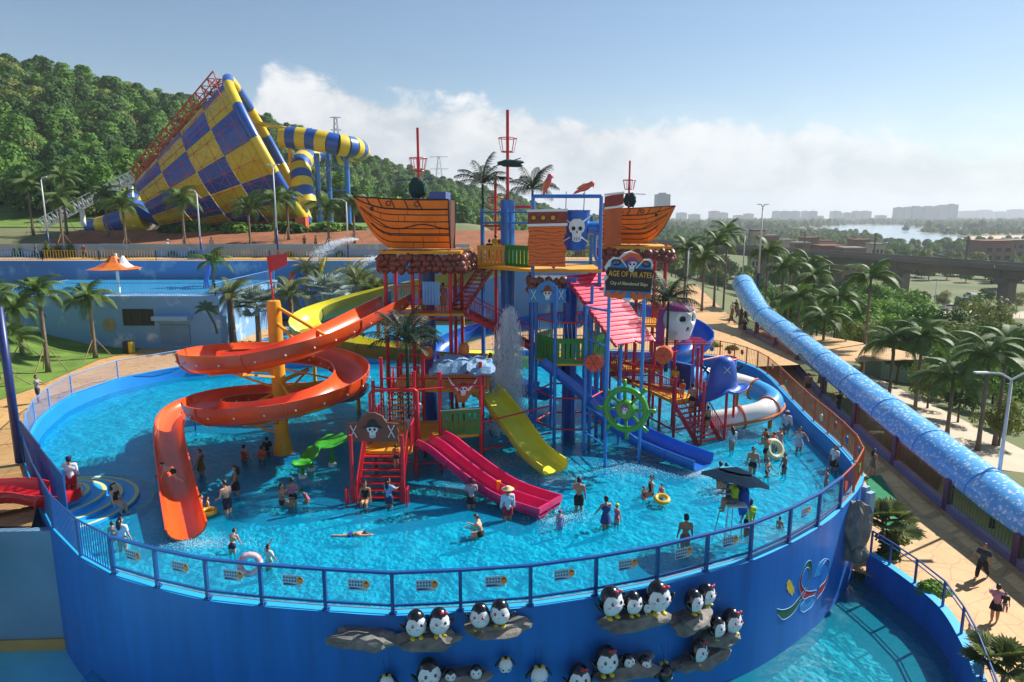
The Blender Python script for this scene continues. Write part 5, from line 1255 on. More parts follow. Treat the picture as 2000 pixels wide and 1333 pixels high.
# ================================================================== lily pads, lifeguard chair, floats
M_LILY = mat('lily green', '#3aa02c', .35, .12, 2, coat=.3)
for u, vb, vt, w, tilt, lb in ((650, 921, 865, 62, 8, 'highest green lily pad fountain by the stair'), (609, 930, 889, 46, 28, 'middle tilted green lily pad fountain'), (592, 945, 912, 36, 0, 'lowest green lily bowl fountain')):
    p = G(u, vb, -.3); Lz = D(u, vt, p.y).z; r = w * p.y * 1.08 / FPX / 2; t = thing('lily_fountain', lb, 'fountain', (p.x, p.y, -.36), 'green lily pad fountains')
    b = MB(); b.lathe([(.2, -.36), (.2, .12), (.16, .14)], 14, (p.x, p.y, 0)); b.build('plinth', M_WHITE, t, world=True, autosmooth=40); b = MB(); b.tube([(p.x, p.y, .1), (p.x, p.y, Lz)], .1, 10); b.build('stem', M_LILY, t, world=True, autosmooth=40)
    b = MB(); Mt = Matrix.Rotation(R(tilt), 3, 'X') @ Matrix.Rotation(R(-tilt), 3, 'Y'); n = 28; bowl = .45 if u == 592 else .12
    vs = [V((0, 0, 0))]
    for rr in (.35, .7, 1.0):
        for j in range(n): a = 2 * math.pi * j / n; w_ = 1 + .05 * math.sin(a * 7); vs.append(V((r * rr * w_ * math.cos(a), r * rr * w_ * math.sin(a), bowl * rr * rr * r * 1.2 + .03 * r * math.sin(a * 7) * rr)))
    fs = [(0, 1 + j, 1 + (j + 1) % n) for j in range(n)] + [(1 + k * n + j, 1 + (k + 1) * n + j, 1 + (k + 1) * n + (j + 1) % n, 1 + k * n + (j + 1) % n) for k in range(2) for j in range(n)]
    b.add([Mt @ q + V((p.x, p.y, Lz)) for q in vs], fs); o = b.build('leaf', M_LILY, t, world=True, smooth=True); o.modifiers.new('s', 'SOLIDIFY').thickness = .05
c = G(1440, 1085, -.3); LG = thing('lifeguard_chair', 'tall white metal lifeguard chair inside the front railing', 'chair', (c.x, c.y, -.36)); cx, cy = c.x, c.y + .6
for sx in (-.45, .45):
    for sy in (-.5, .5): b = MB(); b.tube([(cx + sx * 1.25, cy + sy * 1.3, -.36), (cx + sx * .8, cy + sy * .7, 1.45)], .025, 6); b.build('leg', M_STEEL, LG, world=True)
for z, k in ((.2, 1.2), (.75, 1.05)): b = MB(); b.tube([(cx - .45 * k, cy - .5 * k, z), (cx + .45 * k, cy - .5 * k, z)], .02, 6); b.build('rung', M_STEEL, LG, world=True)
b = MB(); b.box((cx, cy, 1.46), (.75, .65, .05)); b.build('seat', M_WHITE, LG, world=True); b = MB(); b.box((cx + .1, cy + .32, 1.8), (.7, .04, .6)); b.build('backrest', M_SLB, LG, world=True)
b = MB(); b.blob((cx + .42, cy + .25, 1.5), (.2, .16, .62), 4, .4, 3, 2); tw = b.build('blue_towel', mat('blue cloth', '#1757b5', .8, .2, 3, .3), smooth=True); tag(tw, 'blue cloth hanging on the lifeguard chair', 'towel')
UM = thing('parasol', 'dark blue tilted parasol over the lifeguard chair', 'parasol', (cx, cy, 1.4)); pc = D(1437, 928, cy); Mt = Matrix.Rotation(R(10), 3, 'Y') @ Matrix.Rotation(R(-10), 3, 'X')
b = MB(); b.tube([(cx - .05, cy + .1, .2), (pc.x, pc.y, pc.z)], .022, 6); b.build('pole', M_STEEL, UM, world=True)
n = 8; M_UMB = mat('parasol cloth', '#0d2436', .95, .15, 2, spec=.05); M_UMT = mat('parasol vent cloth', '#2aa3bf', .7, .1, 2)
for j in range(n):
    a0, a1 = 2 * math.pi * j / n, 2 * math.pi * (j + 1) / n; b = MB()
    r0, r1, r2 = .05, .75, 1.3; mid = (a0 + a1) / 2
    q = [V((r * math.cos(a), r * math.sin(a), h)) for r, h in ((r0, .2), (r1, .06), (r2, -.2)) for a in (a0, mid, a1)]
    q[7] = q[7] * .93; q[7].z = -.15; b.add([Mt @ x + pc for x in q], [(0, 1, 4, 3), (1, 2, 5, 4), (3, 4, 7, 6), (4, 5, 8, 7)]); o = b.build('panel', M_UMB, UM, world=True)
    b = MB(); q = [V((r * math.cos(a), r * math.sin(a), h)) for r, h in ((.03, .3), (.62, .16)) for a in (a0, a1)]; b.add([Mt @ x + pc for x in q], [(0, 1, 3, 2)]); b.build('vent_panel', M_UMT if j in (1, 2, 3) else M_UMB, UM, world=True)
def ring(c, r, m, lb, tilt=(0, 0, 0), name='swim_ring', r2=None):
    b = MB(); r2 = r2 or r * .36; b.tube([(r * math.cos(a * math.pi / 10), r * math.sin(a * math.pi / 10), 0) for a in range(20)], r2, 10, closed=True); o = b.build(name, m, smooth=True); o.location = c; o.rotation_euler = tilt; return tag(o, lb, 'swim ring')
ring(G(406, 1000, .15), .28, mat('yellow vinyl', '#d9b02a', .3, .1, 2, coat=.4), 'yellow swim ring at the foot of the orange slide'); ring(G(1512, 878, .5), .42, mat('clear vinyl', '#cfc9a0', .25, .1, 2, coat=.4), 'big pale yellow swim ring held up by a man', (R(60), 0, R(20)))
ring(G(1293, 975, .3), .26, MATS['yellow vinyl'], 'yellow swim ring round a child on the right', (R(15), 0, 0)); ring(D(488, 1103, 20.3), .3, mat('red white vinyl', '#d23a52', .3, .4, 4, coat=.4, col2='#e8d8d4'), 'red and white swim ring held up behind the glass', (R(75), 0, R(15)))
# ================================================================== falling and splashing water
def drops(name, label, fn, n, m, r=(.01, .03), seed=1, stretch=3):
    b = MB(); rn = random.Random(seed)
    for i in range(n):
        p = fn(rn); s = rn.uniform(*r); h = s * rn.uniform(1, stretch)
        b.add([p + V((s, 0, 0)), p + V((-s * .5, s * .87, 0)), p + V((-s * .5, -s * .87, 0)), p + V((0, 0, h)), p - V((0, 0, h))], [(0, 1, 3), (1, 2, 3), (2, 0, 3), (1, 0, 4), (2, 1, 4), (0, 2, 4)])
    return tag(b.build(name, m), label, None, None, 'stuff')
M_DROP = mat('white water', '#f4f8fa', .5, .02, 2)
t = M_DROP.node_tree; tl = t.nodes.new('ShaderNodeBsdfTranslucent'); tl.inputs[0].default_value = (.92, .96, 1, 1); mx = t.nodes.new('ShaderNodeMixShader'); mx.inputs[0].default_value = .55; t.links.new(t.nodes['Principled BSDF'].outputs[0], mx.inputs[1]); t.links.new(tl.outputs[0], mx.inputs[2])
tr = t.nodes.new('ShaderNodeBsdfTransparent'); m3 = t.nodes.new('ShaderNodeMixShader'); m3.inputs[0].default_value = .15; t.links.new(mx.outputs[0], m3.inputs[1]); t.links.new(tr.outputs[0], m3.inputs[2]); t.links.new(m3.outputs[0], t.nodes['Material Output'].inputs['Surface'])
wc = D(995, 690, 35.6)
def col(rn):
    h = rn.random() ** .8; z = 6.9 - h * 6.6; w = .75 * (1 if z < 5 else (6.9 - z) / 1.9 + .1); j = rn.choice((-.62, -.2, .1, .5)); 
    return V((wc.x + j * min(1, w + .2) + rn.gauss(0, .08 + .22 * h), 35.6 + rn.gauss(0, .25), z + (rn.random() * .5)))
drops('falling_water', 'white column of falling water before the red stair', col, 15000, M_DROP, (.006, .018), 5, 14)
def foam(cx, cy, rx, ry, h): return lambda rn: V((cx + rn.gauss(0, rx) * (.4 + rn.random()), cy + rn.gauss(0, ry) * (.4 + rn.random()), abs(rn.gauss(0, h)) * .6))
for k, (u, v, rx, ry, n) in enumerate(((1080, 935, .8, .5, 1500), (1362, 925, .8, .5, 1300), (385, 1062, 1.0, .35, 1000), (1085, 1010, .8, .4, 900), (965, 905, 1.1, .8, 1800), (880, 960, 1.2, .5, 900), (1410, 962, .6, .5, 700), (1230, 915, 1.6, .8, 1200), (610, 945, .5, .3, 300), (1420, 850, .6, .6, 700))):
    p = G(u, v, 0); drops('splash', 'white splashing water on the pool', foam(p.x, p.y, rx, ry, .06), int(n * 1.3), M_DROP, (.006, .02), 30 + k, .5)

def jet(u0, v0, u1, v1, y, n, seed, lb):
    a, c_ = D(u0, v0, y), D(u1, v1, y)
    def fn(rn): t = rn.random() ** .8; p = a.lerp(c_, t); return p + V((rn.gauss(0, .05 + .35 * t), rn.gauss(0, .3), 2.2 * t * (1 - t) + rn.gauss(0, .05 + .3 * t)))
    drops('water_spray', lb, fn, n, M_DROP, (.012, .03), seed, 3)
jet(700, 468, 612, 505, 72, 2500, 51, 'thin white spray arching left before the upper wall')
jet(760, 500, 668, 545, 70, 2500, 52, 'thin white spray arching left beside the ship tower')
# ================================================================== palms, trees, woods
M_FRD = mat('palm frond', '#3d5a22', .6, .3, 3, col2='#5f7a2e'); M_FRD2 = mat('dark palm frond', '#1e3526', .55, .3, 3, col2='#2f4a2c'); M_FRD3 = mat('silver palm frond', '#7f9088', .6, .2, 3, col2='#9fae9e'); M_FRD4 = mat('olive palm frond', '#56642e', .6, .3, 3, col2='#7a8348')
M_TRK = mat('palm trunk', '#75685a', .9, .25, 3, .5, bscale=8); M_BARK = mat('tree bark', '#5a4a3c', .95, .3, 2, .6); M_STAKE = mat('wooden stake', '#a1865f', .9, .2, 4)
def leafy(m):                               # light shines through thin leaves
    t = m.node_tree; bs = t.nodes['Principled BSDF']; src = bs.inputs['Base Color'].links[0].from_socket; tl = t.nodes.new('ShaderNodeBsdfTranslucent'); t.links.new(src, tl.inputs['Color'])
    mx = t.nodes.new('ShaderNodeMixShader'); mx.inputs[0].default_value = .28; out = [n for n in t.nodes if n.type == 'OUTPUT_MATERIAL'][0]; t.links.new(bs.outputs[0], mx.inputs[1]); t.links.new(tl.outputs[0], mx.inputs[2]); t.links.new(mx.outputs[0], out.inputs['Surface']); return m
for _m in (M_FRD, M_FRD2, M_FRD3, M_FRD4): leafy(_m)
def leaf_mat(name, c1, c2):
    m = mat(name, c1, .7, .3, .8, col2=c2); bs = m.node_tree.nodes['Principled BSDF']; bs.inputs['Specular IOR Level'].default_value = .25; return leafy(m)
M_LF = [leaf_mat('leaf bright', '#557f2c', '#84a83e'), leaf_mat('leaf mid', '#466e28', '#6b9234'), leaf_mat('leaf deep', '#284a1a', '#436a26'), leaf_mat('leaf olive', '#5c6c2e', '#8a9246')]
def frond_mesh(name, m, L=2.6, n=26, droop=1.0, w=.5, lift=.55, seed=1):
    """one feather leaf: a bent stalk with pairs of narrow leaflets"""
    rn = random.Random(seed); b = MB(); pts = []
    for i in range(n + 1):
        t = i / n; x = L * (t - .12 * t * t * droop); z = L * (lift * t - (.62 * droop) * t ** 2.2); pts.append(V((x, 0, z)))
    b.tube(pts[::4] + [pts[-1]], [lerp(.035, .008, i / 7) for i in range(len(pts[::4]) + 1)], 4)
    for i in range(3, n):
        t = i / n; ll = w * L * .42 * (math.sin(math.pi * min(1, t * .86 + .12)) ** .7); d = (pts[i + 1] - pts[i - 1]).normalized()
        for s in (-1, 1):
            k = rn.uniform(.85, 1.15); a = V((0, s, 0)); tip = pts[i] + (a * .82 + d * .62) * ll * k + V((0, 0, -.62 * ll * k + rn.uniform(-.12, .08)))
            mid = pts[i] + (a * .45 + d * .25) * ll * k + V((0, 0, .05 * ll)); q = d * .021 * L / 2.2
            b.add([pts[i] - q, pts[i] + q, mid + q * 1.2, mid - q * 1.2, tip], [(0, 1, 2, 3), (3, 2, 4)])
    o = b.build(name, m); me = o.data; bpy.data.objects.remove(o); return me
def fan_mesh(name, m, L=1.5, seed=1):
    b = MB(); n = 22; c = V((L * .55, 0, L * .35)); b.tube([(0, 0, 0), c], .02, 4)
    for i in range(n):
        a = R(-125 + 250 * i / (n - 1)); d = V((math.cos(a), math.sin(a), .25)).normalized(); s = V((-math.sin(a), math.cos(a), 0)) * .07 * L
        r = L * .62 * (1 - .15 * abs(math.sin(i * 2.1))); b.add([c, c + d * r * .55 - s, c + d * r + V((0, 0, -.12 * r)), c + d * r * .55 + s + V((0, 0, .03))], [(0, 1, 2, 3)])
    o = b.build(name, m); me = o.data; bpy.data.objects.remove(o); return me
FR_ = {'green': [frond_mesh('frond', M_FRD, seed=k, n=44, w=.66, droop=(.95, 1.2, 1.5)[k]) for k in range(3)], 'dark': [frond_mesh('frond', M_FRD2, 2.2, droop=(.6, .8, 1.0)[k], w=.62, seed=9 + k) for k in range(3)],
       'olive': [frond_mesh('frond', M_FRD4, 2.4, n=30, droop=(.9, 1.2, 1.4)[k], w=.42, seed=19 + k) for k in range(3)], 'fan': [fan_mesh('frond', M_FRD3, 1.7, k) for k in range(2)], 'fang': [fan_mesh('frond', M_FRD4, 1.5, k) for k in range(2)]}
TRK = {}
def palm(p, h, label, kind='green', n=15, s=1.0, group='palms', lean=(0, 0), stakes=False, tr=.16, seed=0, name='palm_tree', tm=None):
    rn = random.Random(seed * 13 + 5); t = thing(name, label, 'palm', p, group)
    b = MB(); top = V((lean[0], lean[1], h)); pts = [V((lean[0] * (i / 6) ** 1.5, lean[1] * (i / 6) ** 1.5, h * i / 6)) for i in range(7)]
    b.tube(pts, [tr * k for k in (1.35, 1.05, .95, .9, .85, .85, .95)], 9); b.build('trunk', tm or M_TRK, t, smooth=True)
    if kind in ('green',): b = MB(); b.tube([top, top + V((0, 0, .7 * s))], [tr * .9, tr * .5], 8); b.build('crownshaft', M_FRD, t, smooth=True)
    for i in range(n):
        o = bpy.data.objects.new('frond', rn.choice(FR_[kind])); COL.objects.link(o); o.parent = t
        az = i * 2.399 + rn.uniform(-.2, .2); tilt = lerp(-58, 22, (i / (n - 1)) ** .8) + rn.uniform(-8, 8)
        o.location = top + V((0, 0, (.6 if kind == 'green' else .05) * s)); o.rotation_euler = Euler((0, R(tilt), az), 'XYZ'); k = s * rn.uniform(.85, 1.12); o.scale = (k, k, k)
    if stakes:
        for a in (20, 140, 260):
            b = MB(); b.bar((.0, 0, h * .42), (1.2 * math.cos(R(a)), 1.2 * math.sin(R(a)), .02), .05); b.build('stake', M_STAKE, t)
    return t
def lawn_z(x, y):
    best = None
    for a in EDGE:
        d = V((a.x - x, a.y - y)); k = -(d.x * -.93 + d.y * .37); perp = abs(d.x * .37 + d.y * .93)
        if best is None or perp < best[0]: best = (perp, k)
    return .74 + 5.2 * smooth(2, 22, max(0, best[1]))
def on_lawn(u, v):
    z = 1.0
    for _ in range(8): p = G(u, v, z); z = lawn_z(p.x, p.y)
    return G(u, v, z)
# palms on the left lawn
for k, (u, vb, vt, lb) in enumerate(((95, 728, 590, 'staked palm on the lawn nearest the fence walker'), (187, 700, 600, 'staked palm in front of the mural building'), (20, 755, 690, 'low palm at the left picture edge on the lawn'), (-5, 740, 600, 'tall palm at the left picture edge'), (45, 700, 625, 'palm on the lawn behind the staked one'))):
    p = on_lawn(u, vb); zt = D(u, vt, p.y).z; palm(p, max(1.6, zt - p.z), lb, 'green', 13, .95, 'palms on the left lawn', stakes=True, seed=k)
# made palms of the playground
p = D(797, 760, 31.0); palm((p.x, p.y, 1.7), D(795, 672, 31).z - 1.7, 'dark artificial palm standing at the front left tower', 'dark', 20, .95, 'artificial palms of the playground', tr=.1, seed=21, tm=M_FRD2)
p = D(1303, 660, 36.5); palm((p.x, p.y, 3.6), D(1302, 590, 36.5).z - 3.6, 'dark artificial palm in front of the giant skull', 'dark', 20, .9, 'artificial palms of the playground', tr=.08, seed=22, tm=M_FRD2)
p = D(943, 400, 43); palm((p.x, 43, 9.2), D(943, 360, 43).z - 9.2, 'dark artificial palm left of the tall mast', 'dark', 17, .88, 'artificial palms of the playground', tr=.08, seed=23, tm=M_FRD2)
p = D(1040, 400, 42); palm((p.x, 42, 9.2), D(1040, 372, 42).z - 9.2, 'dark artificial palm right of the tall mast', 'dark', 17, .85, 'artificial palms of the playground', tr=.08, seed=24, tm=M_FRD2)
# bed of palms behind the pool
for k, (u, vb, vt, y, kind, s, lb) in enumerate(((455, 640, 585, 60, 'olive', 1.35, 'olive feather palm left of the yellow column'), (570, 640, 580, 60.5, 'olive', 1.3, 'olive feather palm right of the red flag'), (505, 655, 612, 59, 'fan', 1.2, 'silver fan palm behind the yellow column'), (645, 640, 590, 59.5, 'fan', 1.45, 'big silver fan palm between the slides'), (705, 620, 560, 63, 'olive', 1.25, 'olive palm left of the ship tower'), (740, 640, 590, 61, 'fang', 1.3, 'green fan palm beside the ship tower'), (690, 600, 545, 68, 'olive', 1.2, 'palm at the back of the bed'), (600, 560, 530, 72, 'olive', 1.0, 'far palm behind the bed'))):
    p = D(u, vb, y); palm((p.x, y, .7), max(1.0, D(u, vt, y).z - .7), lb, kind, 20 if 'fan' not in kind else 16, s, 'palms behind the pool', tr=.24, seed=40 + k)
# palms of the upper walk, in front of the checkered cone
for k, (u, vt, y) in enumerate(((355, 405, 84), (535, 405, 84), (485, 420, 85), (640, 420, 86), (690, 410, 88), (240, 415, 84), (115, 405, 86), (55, 375, 95), (205, 395, 92), (560, 400, 90), (120, 360, 96))):
    p = D(u, vt, y); palm((p.x, y, ground_z(p.x, y)), max(2.5, p.z - ground_z(p.x, y)), 'staked palm number %s from the left along the upper walk' % ('ninth seventh tenth eighth eleventh fifth third first fourth sixth second'.split()[k]), 'green', 12, 1.15, 'palms along the upper walk', stakes=True, seed=60 + k)
# palms beside the canopy on the right
RP = [(1610, 640, 650, 62), (1700, 560, 700, 60), (1745, 690, 760, 53), (1860, 760, 880, 47), (1930, 720, 860, 44), (1965, 700, 930, 46), (1560, 600, 640, 66), (1530, 540, 600, 78), (1590, 560, 620, 74), (1500, 505, 560, 88), (1400, 490, 560, 86), (1375, 520, 580, 82), (1420, 470, 540, 92), (1640, 600, 640, 70), (1800, 680, 760, 52), (1340, 500, 560, 84), (1545, 520, 570, 92), (1580, 530, 580, 88)]
nm = 'thirteenth,eighteenth,twenty first,twenty fourth'.split(',')
ORD = {i: n for n, i in enumerate(sorted(range(len(RP)), key=lambda i: RP[i][0]))}; NUMW = 'first second third fourth fifth sixth seventh eighth ninth tenth eleventh twelfth thirteenth fourteenth fifteenth sixteenth seventeenth eighteenth'.split()
for k, (u, vt, vb, y) in enumerate(RP):
    p = D(u, vt, y); z0 = ground_z(p.x, y) if p.x > 26 else .6
    palm((p.x, y, z0), max(2.5, p.z - z0), 'feather palm by the right path, %s from the left' % NUMW[ORD[k]], 'green', 15, 1.15, 'palms beside the right path', seed=80 + k, tr=.14)
# broadleaf trees
def tree_parts(seed, h=6, r=2.6, nl=2600, leaf=.16, m=0):
    rn = random.Random(seed); b = MB(); pts = [V((0, 0, 0)), V((.05, 0, h * .3)), V((-.05, .1, h * .6)), V((0, 0, h * .85))]; b.tube(pts, [.17, .12, .08, .03], 7)
    blobs = []
    for i in range(11):
        a = i * 2.4 + rn.uniform(-.4, .4); z = h * rn.uniform(.42, .95); rr = r * rn.uniform(.3, .75) * (1.15 - abs(z / h - .65)); c = V((rr * math.cos(a), rr * math.sin(a), z)); blobs.append((c, r * rn.uniform(.34, .56)))
        b.tube([V((0, 0, z * .62)), c * .6 + V((0, 0, z * .3)), c], [.06, .04, .015], 5)
    wood = b.build('trunk', M_BARK, smooth=True); wm = wood.data; bpy.data.objects.remove(wood)
    b = MB()
    for i in range(nl):
        c, br = rn.choice(blobs); d = V((rn.gauss(0, 1), rn.gauss(0, 1), rn.gauss(0, .8))).normalized(); p = c + d * br * rn.uniform(.45, 1.0) ** .6
        n = (d + V((rn.uniform(-.7, .7), rn.uniform(-.7, .7), rn.uniform(-.3, .9)))).normalized(); x = n.cross(V((rn.random(), rn.random(), .3))).normalized(); y = n.cross(x); s = leaf * rn.uniform(.7, 1.5)
        b.add([p - x * s, p + y * s * .6, p + x * s, p - y * s * .6], [(0, 1, 2, 3)])
    o = b.build('crown', M_LF[m]); cm = o.data; bpy.data.objects.remove(o); return wm, cm
TV = [tree_parts(1, 6, 2.7, m=0), tree_parts(2, 6.5, 2.4, m=1), tree_parts(3, 5.5, 3.0, m=0), tree_parts(4, 7, 2.6, m=2), tree_parts(5, 6, 2.8, m=3)]
def tree(p, s, k, label, group='broadleaf trees on the right', rz=0.0):
    t = thing('leafy_tree', label, 'tree', p, group, rz); t.scale = (s, s, s); w, c = TV[k % 5]
    for nme, me in (('trunk', w), ('crown', c)): o = bpy.data.objects.new(nme, me); COL.objects.link(o); o.parent = t
    return t
TR = [(1660, 580, 78, 1.15, 0), (1600, 590, 88, 1.1, 1), (1720, 590, 84, 1.2, 2), (1560, 580, 98, 1.0, 0), (1780, 610, 80, 1.15, 1), (1830, 660, 70, 1.2, 3), (1900, 680, 66, 1.25, 2), (1960, 650, 78, 1.3, 3), (1990, 720, 58, 1.1, 3), (1760, 660, 66, 1.05, 3), (1690, 640, 70, .9, 4), (1940, 600, 100, 1.1, 4), (1850, 620, 92, .9, 3), (1700, 540, 110, 1.1, 1), (1760, 560, 112, 1.0, 0), (1620, 540, 120, 1.1, 2), (1820, 720, 56, 1.0, 4), (1880, 750, 52, .95, 3), (1960, 800, 46, .9, 4), (1550, 545, 125, 1.1, 4), (1510, 530, 130, 1.2, 1), (1640, 520, 140, 1.2, 2), (1720, 620, 74, 1.0, 0), (1480, 520, 120, 1.1, 2), (1590, 600, 95, 1, 1), (1635, 590, 105, 1, 0), (1680, 600, 92, 1, 2), (1740, 600, 100, 1, 1), (1770, 630, 84, 1, 2), (1800, 650, 74, 1, 0), (1850, 690, 62, 1, 1), (1910, 720, 58, 1, 0), (1950, 700, 68, 1, 2), (1985, 760, 52, 1, 1), (1690, 580, 125, 1, 3), (1735, 575, 132, 1, 1), (1790, 590, 118, 1, 2), (1575, 575, 115, 1, 2), (1540, 590, 100, 1, 0), (1880, 640, 86, 1, 4)]
SZ = sorted(range(len(TR)), key=lambda i: TR[i][0]); RK = {i: n for n, i in enumerate(SZ)}
ORDW = NUMW + 'nineteenth,twentieth,twenty first,twenty second,twenty third,twenty fourth,twenty fifth,twenty sixth,twenty seventh,twenty eighth,twenty ninth,thirtieth,thirty first,thirty second,thirty third,thirty fourth,thirty fifth,thirty sixth,thirty seventh,thirty eighth,thirty ninth,fortieth'.split(',')
for k, (u, v, y, s, m) in enumerate(TR):
    p = D(u, v, y); z = ground_z(p.x, y); tree((p.x, y, z), max(.55, min(2.3, (D(u, max(v, 568), y).z - z) / 6.0)), m, 'leafy green tree right of the canopy, %s from the left' % ORDW[RK[k]], rz=k * 1.3)
# round street trees by the roads
for k, (u, v) in enumerate(((1655, 600), (1700, 590), (1750, 598), (1795, 590), (1840, 588), (1875, 600), (1905, 598), (1960, 605), (1925, 585), (1985, 590))):
    p = G(u, v + 18, -12); tree((p.x, p.y, -12), .75, k, 'small round street tree, %s along the road' % NUMW[k], 'street trees on the plain', k)
# low hedges and planting
def hedge(p, rx, ry, h, m, label, seed, n=700, leaf=.07, name='shrub'):
    rn = random.Random(seed); t = thing(name, label, 'shrub', p, 'shrubs'); b = MB()
    for i in range(n):
        d = V((rn.gauss(0, 1), rn.gauss(0, 1), abs(rn.gauss(0, 1)))).normalized(); q = V((d.x * rx, d.y * ry, d.z * h)) * rn.uniform(.55, 1); nn = (d + V((rn.uniform(-1, 1), rn.uniform(-1, 1), .4))).normalized(); x = nn.cross(V((.3, rn.random(), .5))).normalized(); y = nn.cross(x); s = leaf * rn.uniform(.7, 1.6)
        b.add([q - x * s, q + y * s * .7, q + x * s, q - y * s * .7], [(0, 1, 2, 3)])
    b.build('foliage', m, t); b = MB()
    for i in range(5): b.bar((0, 0, 0), (rn.uniform(-rx, rx) * .6, rn.uniform(-ry, ry) * .6, h * .7), .03)
    b.build('stem', M_BARK, t)
HD = [(480, 668, 59, 2.2, .6, .5, 2, 'dark green ground hedge behind the yellow column'), (425, 672, 58.6, 1.4, .5, .45, 1, 'low hedge at the foot of the mural wall'), (560, 662, 59, 1.0, .6, .8, 2, 'round bush right of the yellow column'), (597, 660, 59, .8, .6, .7, 1, 'round bush below the silver fan palm'), (680, 650, 60, 1.4, .7, .8, 2, 'bush with red flowers behind the yellow slide'), (400, 655, 58.4, .7, .4, .8, 1, 'bush under the painted palm'), (1385, 672, 59, 1.2, .6, .5, 3, 'ornamental grass behind the orange fence'), (1340, 672, 58.5, 1.0, .5, .5, 3, 'ornamental grass near the giant skull'), (1430, 680, 57.5, .6, .4, .4, 3, 'ornamental grass at the bend of the orange fence')]
for k, (u, v, y, rx, ry, h, m, lb) in enumerate(HD): p = D(u, v, y); hedge((p.x, y, .7), rx, ry, h, M_LF[m], lb, 100 + k)
for k, (u, v, rx, h, m, lb) in enumerate(((1735, 1085, .5, .9, 2, 'dark red leaved plant on the lower pool verge'), (1822, 1155, .7, .5, 0, 'bright yellow green bush on the lower pool verge'), (1745, 1055, .8, .5, 3, 'flowering ground cover at the wall rock'))): p = G(u, v, -2.2); hedge((p.x, p.y, -2.25), rx, rx * .7, h, M_LF[m], lb, 130 + k)
palm(G(1722, 1060, -2.2), .5, 'broad leaved banana plant beside the wall rock', 'fang', 12, 1.0, None, tr=.12, seed=140, name='banana_plant')
palm(G(1960, 1345, -2.3), .4, 'spiky palm at the lower right corner', 'fang', 12, .8, None, tr=.12, seed=141, name='low_palm')
palm(V((-20.2, 21.2, -3.2)), 2.2, 'dark palm at the lower left edge below the mural', 'green', 11, .9, None, seed=142)
# columnar bushes along the upper walk
for k, u in enumerate((25, 63, 85, 107, 130, 330, 370, 415, 560, 620, 660)):
    p = D(u, 480, 81); hedge((p.x, 81.5, 7.2), .55, .5, (1.2, .8, 1.9, 1.6, 1.9, .7, .8, .7, .6, .6, .7)[k], M_LF[(3, 0, 3, 3, 1)[k % 5]], 'bush on the upper walk, %s from the left' % NUMW[k], 150 + k, 500, .1)

for k, u in enumerate((345, 380, 430, 465, 505, 550, 580, 640, 670)):
    p = D(u, 450, 96); hedge((p.x, 95 + (k % 3), ground_z(p.x, 96) + .3), 2.2 + (k % 3) * .5, 1.2, 1.2 + .4 * (k % 2), M_LF[(2, 1, 2, 0)[k % 4]], 'leafy bush below the funnel slide, %s from the left' % NUMW[k], 180 + k, 700, .2)
# ------------------------------------------------------------------ woods as one mass: points on a patch, trees set on them
def forest_src(name, meshes):
    c = bpy.data.collections.new(name)
    for w, cr in meshes:
        bm = MB()
        o = bpy.data.objects.new('src', cr); c.objects.link(o)
    return c
def far_tree(seed, h, r, m, conic=0.0, n=760, leaf=.4):
    rn = random.Random(seed); b = MB(); b.tube([(0, 0, -1), (0, 0, h * .7)], [.2, .08], 5)
    for i in range(n):
        t = rn.random() ** .8; z = h * (.25 + .75 * t); R_ = r * math.sqrt(max(.02, 1 - ((t - .42) / .62) ** 2)) * (1 - conic * t) * (.9 + .6 * noise.noise(V((t * 4, seed * 3.7, i % 6))))
        a = rn.uniform(0, 6.283); d = V((math.cos(a), math.sin(a), rn.uniform(-.2, .8))); p = V((R_ * math.cos(a), R_ * math.sin(a), z)) * 1.0; p.xy = p.xy * rn.uniform(.6, 1.05)
        nn = (d + V((rn.uniform(-.5, .5), rn.uniform(-.5, .5), rn.uniform(-.2, .6)))).normalized(); x = nn.cross(V((.2, rn.random(), .6))).normalized(); y = nn.cross(x); s = leaf * rn.uniform(.6, 1.5)
        b.add([p - x * s, p + y * s * .7, p + x * s, p - y * s * .7], [(0, 1, 2, 3)])
    o = b.build('far_tree', M_LF[m]); COL.objects.unlink(o); return o
FC = bpy.data.collections.new('wood_sources')
for k, a in enumerate(((11, 9, 4.0, 1, 0), (12, 11, 3.8, 2, 0), (13, 7.5, 4.4, 0, .0), (14, 10, 4.2, 2, 0), (15, 8.5, 4.2, 3, 0), (16, 12, 3.4, 1, .05), (17, 6, 3.6, 2, 0))): FC.objects.link(far_tree(*a))
PC = bpy.data.collections.new('plain_sources')
for k, a in enumerate(((21, 6, 3.2, 1, .1), (22, 5, 3.6, 2, .1), (23, 7, 3.0, 3, .15))): PC.objects.link(far_tree(*a))
